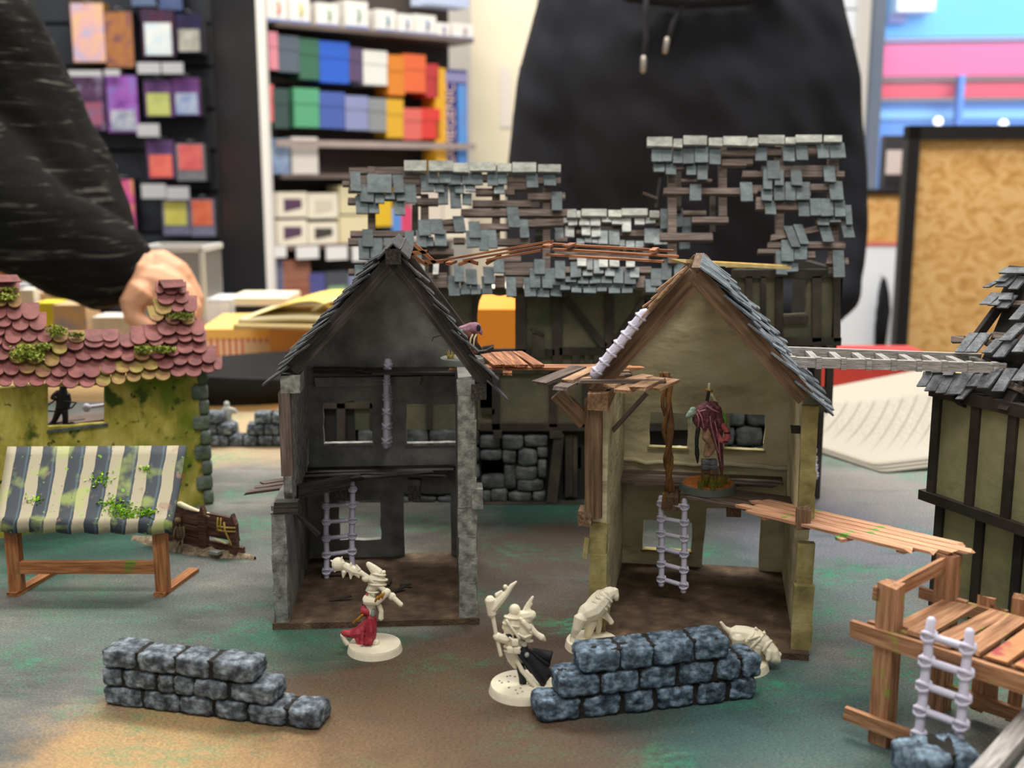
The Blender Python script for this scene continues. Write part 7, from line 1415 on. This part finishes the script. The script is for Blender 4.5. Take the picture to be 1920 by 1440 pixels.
# ------------------------------------------------------------------ pillar, bricks, window, street
def room_right():
    a, b = W(884, 300, 352), W(968, 300, 352)
    struct('wall_pillar', MB().box((a.x, 352, -TZ), (b.x + 6, 380, 190)), mat('pillar_cream', ['ddd2b8', 'e6dcc6'], 2, .85))
    p = W(940, 235, 351.8); q = W(958, 130, 351.8)
    o = solo('notice_strip', MB().box((-1.7, 0, -9), (1.7, .15, 9)), mat('notice', ['e8dfd2', 'd0c4bc'], 50, .8, stretch=(.2, 1, 4)), Fr((p.x + q.x) / 2 - .2, 351.7, 0, (p.z + q.z) / 2), 'pale notice strip with faint vertical writing on the cream pillar', 'notice')
    # white painted block wall
    x0, x1 = W(1540, 200, 384).x, W(1618, 200, 384).x
    wl = struct('wall_right', MB().box((x0 - 30, 388, -TZ), (x1, 394, 190)), plain('aab4c2', .9))
    bm = mat('white_block', ['dfe6ef', 'e9eef4'], 4, .7); z = -TZ
    i = 0
    while z < 120:
        for j in range(3):
            xa = x0 - 30 + j * 17 - (8 if i % 2 else 0); xb = min(xa + 16.6, x1)
            if xb > xa + 2: put('block', MB().box((xa, 386.5, z + .25), (xb, 388.2, z + 9.6)), bm, wl)
        z += 9.9; i += 1
    # grey window frame and pane
    fm = mat('window_grey', ['6f7a8c', '808a9b'], 3, .45)
    f0, f1 = W(1622, 200, 380).x, W(1652, 200, 380).x
    win = struct('window_1', MB().box((f0, 380, -TZ), (f1, 388, 190)), fm)
    put('inner_trim', MB().box((W(1610, 200, 380).x - .6, 379, -TZ), (f0, 386, 190)), plain('d4d0c8'), win)
    put('bottom_frame', MB().box((f1, 380, -TZ), (330, 388, -TZ + 12)), fm, win)
    put('pane', MB().box((f1, 383, -TZ + 12), (330, 383.6, 190)), mat('glass_pane', 'e8f2ff', rough=.02, alpha=.06), win)
    # street front across the way
    Ys = 900; f = Fr(W(1790, 150, Ys).x, Ys, -6, -TZ - 20); k = lambda px, py: f.yl(px, py, 0)
    t = thing('shop_front', 'blue shop front with a pink-red fascia band across the street', 'building', f)
    def slab(name, px0, py0, px1, py1, c, y0, y1, **kw):
        p, q = k(px0, py1), k(px1, py0); put(name, MB().box((p.x, y0, p.z), (q.x, y1, q.z)), mat('st_' + c, c, rough=.5, **kw), t)
    slab('upper_cladding', 1560, -260, 2100, 72, '62b4ee', 0, 60); slab('gutter_trim', 1560, 72, 2100, 82, 'b8c0ee', -14, 0); slab('fascia_band', 1560, 84, 2100, 148, 'e8669a', -18, 0); slab('fascia_soffit', 1560, 148, 2100, 160, 'b05a78', -6, 0)
    slab('red_band', 1560, 158, 2100, 186, 'e04a62', -12, 0); slab('glazing', 1560, 186, 2100, 262, '5f96e6', 0, 10); slab('light_strip', 1560, 205, 2100, 225, '86c0f4', -3, 0); slab('lower_glazing', 1560, 262, 2100, 420, '4f82d0', 0, 10)
    slab('blue_column', 1775, 146, 1792, 262, '5a90e8', -26, -14); slab('white_sign', 1668, -60, 1742, 30, 'f2fbff', -26, -2); slab('sign_shadow', 1662, 30, 1694, 46, '8a94d0', -10, 0)
    for px, py, nm in ((1740, 231, 'left'), (1858, 236, 'right')):
        c = k(px, py); put('street_lamp', MB().ell((c.x, -30, c.z), (3.2, 3.2, 3.2), 12, 8), mat('lamp_glow', 'ffffff', emit=2.2), t, True)
    struct('ground_street', MB().box((40, 396, -TZ - 24), (900, 1300, -TZ - 20)), plain('8a8f98', .9))
room_right()
def osb():
    om = mat('osb', ['b08040', 'cf9c58', 'e2b87a', 'd6a562'], 16, .75, .2, 60, stretch=(1, 1, 1.6), pos=[.3, .45, .6, .75], dist=2.5)
    f = Fr(W(1700, 400, 232).x, 232, -5, -TZ); t = thing('board_partition', 'large oriented strand board partition in a black frame at the right', 'partition', f)
    h = W(1720, 262, 232).z + TZ
    put('board', MB().box((1.4, 0, 10), (70, 1.8, h)), om, t)
    put('frame_post', MB().box((-.9, -1.2, 0), (1.5, 3, h + 2.6)), plain('191817', .5), t); put('frame_top', MB().box((-.9, -1.2, h), (70, 3, h + 2.8)), plain('191817', .5), t)
    for x in (6, 38, 66): put('foot', MB().box((x, -8, 0), (x + 3, 8, 10)), plain('191817', .5), t)
    a, b = W(1612, 460, 300), W(1706, 364, 300); f = Fr(a.x, 300, 0, -TZ); t = thing('board_counter', 'low strand board counter with a white front beside the partition', 'counter', f); w_ = b.x - a.x + 20
    put('board', MB().box((-4, 0, a.z + TZ), (w_, 2, b.z + TZ)), om, t); put('black_top', MB().box((-4, -1, b.z + TZ), (w_, 22, b.z + TZ + 1.2)), plain('191817', .5), t)
    put('white_front', MB().box((-8, -.6, 0), (w_, 1.5, a.z + TZ)), mat('white_gloss', ['dfe7f2', 'eef3f8'], 3, .2), t); put('red_strip', MB().box((-4, -.8, a.z + TZ - .2), (w_ * .6, -.4, a.z + TZ + .8)), plain('c86a6a'), t)
    c = W(1651, 648, 296); d = W(1651, 520, 296)
    g = Fr(c.x, 296, 0, c.z); t = thing('hanging_form', 'dark jacket hanging against the white counter front', 'form', g); hh = d.z - c.z  # dark area on the white front, modelled as a hanging solid
    mb = MB(); mb.loft([((-.2, 0, -2), 1.5, 1.0), ((-.1, 0, hh * .3), 1.9, 1.2), ((.3, 0, hh * .5), 1.9, 1.2), ((.0, 0, hh * .75), 1.6, 1), ((-.2, 0, hh * .92), 1.0, .7), ((-.2, 0, hh), .4, .4)], 12); put('form_body', mb, 'hoodie', t, True); put('sleeve', MB().tube([(-.6, -.6, hh * .85), (-1.4, -.9, hh * .5), (-1.2, -.8, hh * .1)], [.7, .8, .6], 8), 'hoodie', t, True); put('hanger_hook', MB().tube([(-.2, 0, hh), (-.2, 3, hh + .6)], .15, 6), plain('8a8d90', .3), t)
    f = Fr(W(1675, 355, 298).x, 299, 0, W(1675, 357, 300).z + .3); t = thing('card_terminal', 'black payment terminal with a pale screen on the strand board counter', 'terminal', f)
    hh = W(1675, 254, 299).z - f.o.z; w2 = 2.7
    put('casing', MB().box((-w2, 0, 0), (w2, 3, hh)), plain('3a3a3e', .5), t); put('screen', MB().box((-w2 * .75, -.2, hh * .28), (w2 * .75, 0, hh * .73)), plain('cfc4c0', .3), t); put('keypad', MB().box((-w2 * .7, -.2, hh * .06), (w2 * .7, 0, hh * .22)), plain('26262a', .5), t)
    f = Fr(W(1706, 355, 297).x, 297, 0, f.o.z); t = thing('drink_can', 'slim white and red can between terminal and partition', 'can', f)
    put('can_body', MB().loft([((0, 0, 0), 1.2, 1.2), ((0, 0, .6), 1.45, 1.45), ((0, 0, hh * .86), 1.45, 1.45), ((0, 0, hh * .93), 1.1, 1.1)], 18), mat('can_print', ['d86a88', 'e6dfe2'], 40, .3, stretch=(1, 1, .6)), t, True); put('can_lid', MB().loft([((0, 0, hh * .92), 1.15, 1.15), ((0, 0, hh * .96), 1.0, 1.0)], 18), plain('c8c8cc', .3), t, True)
osb()
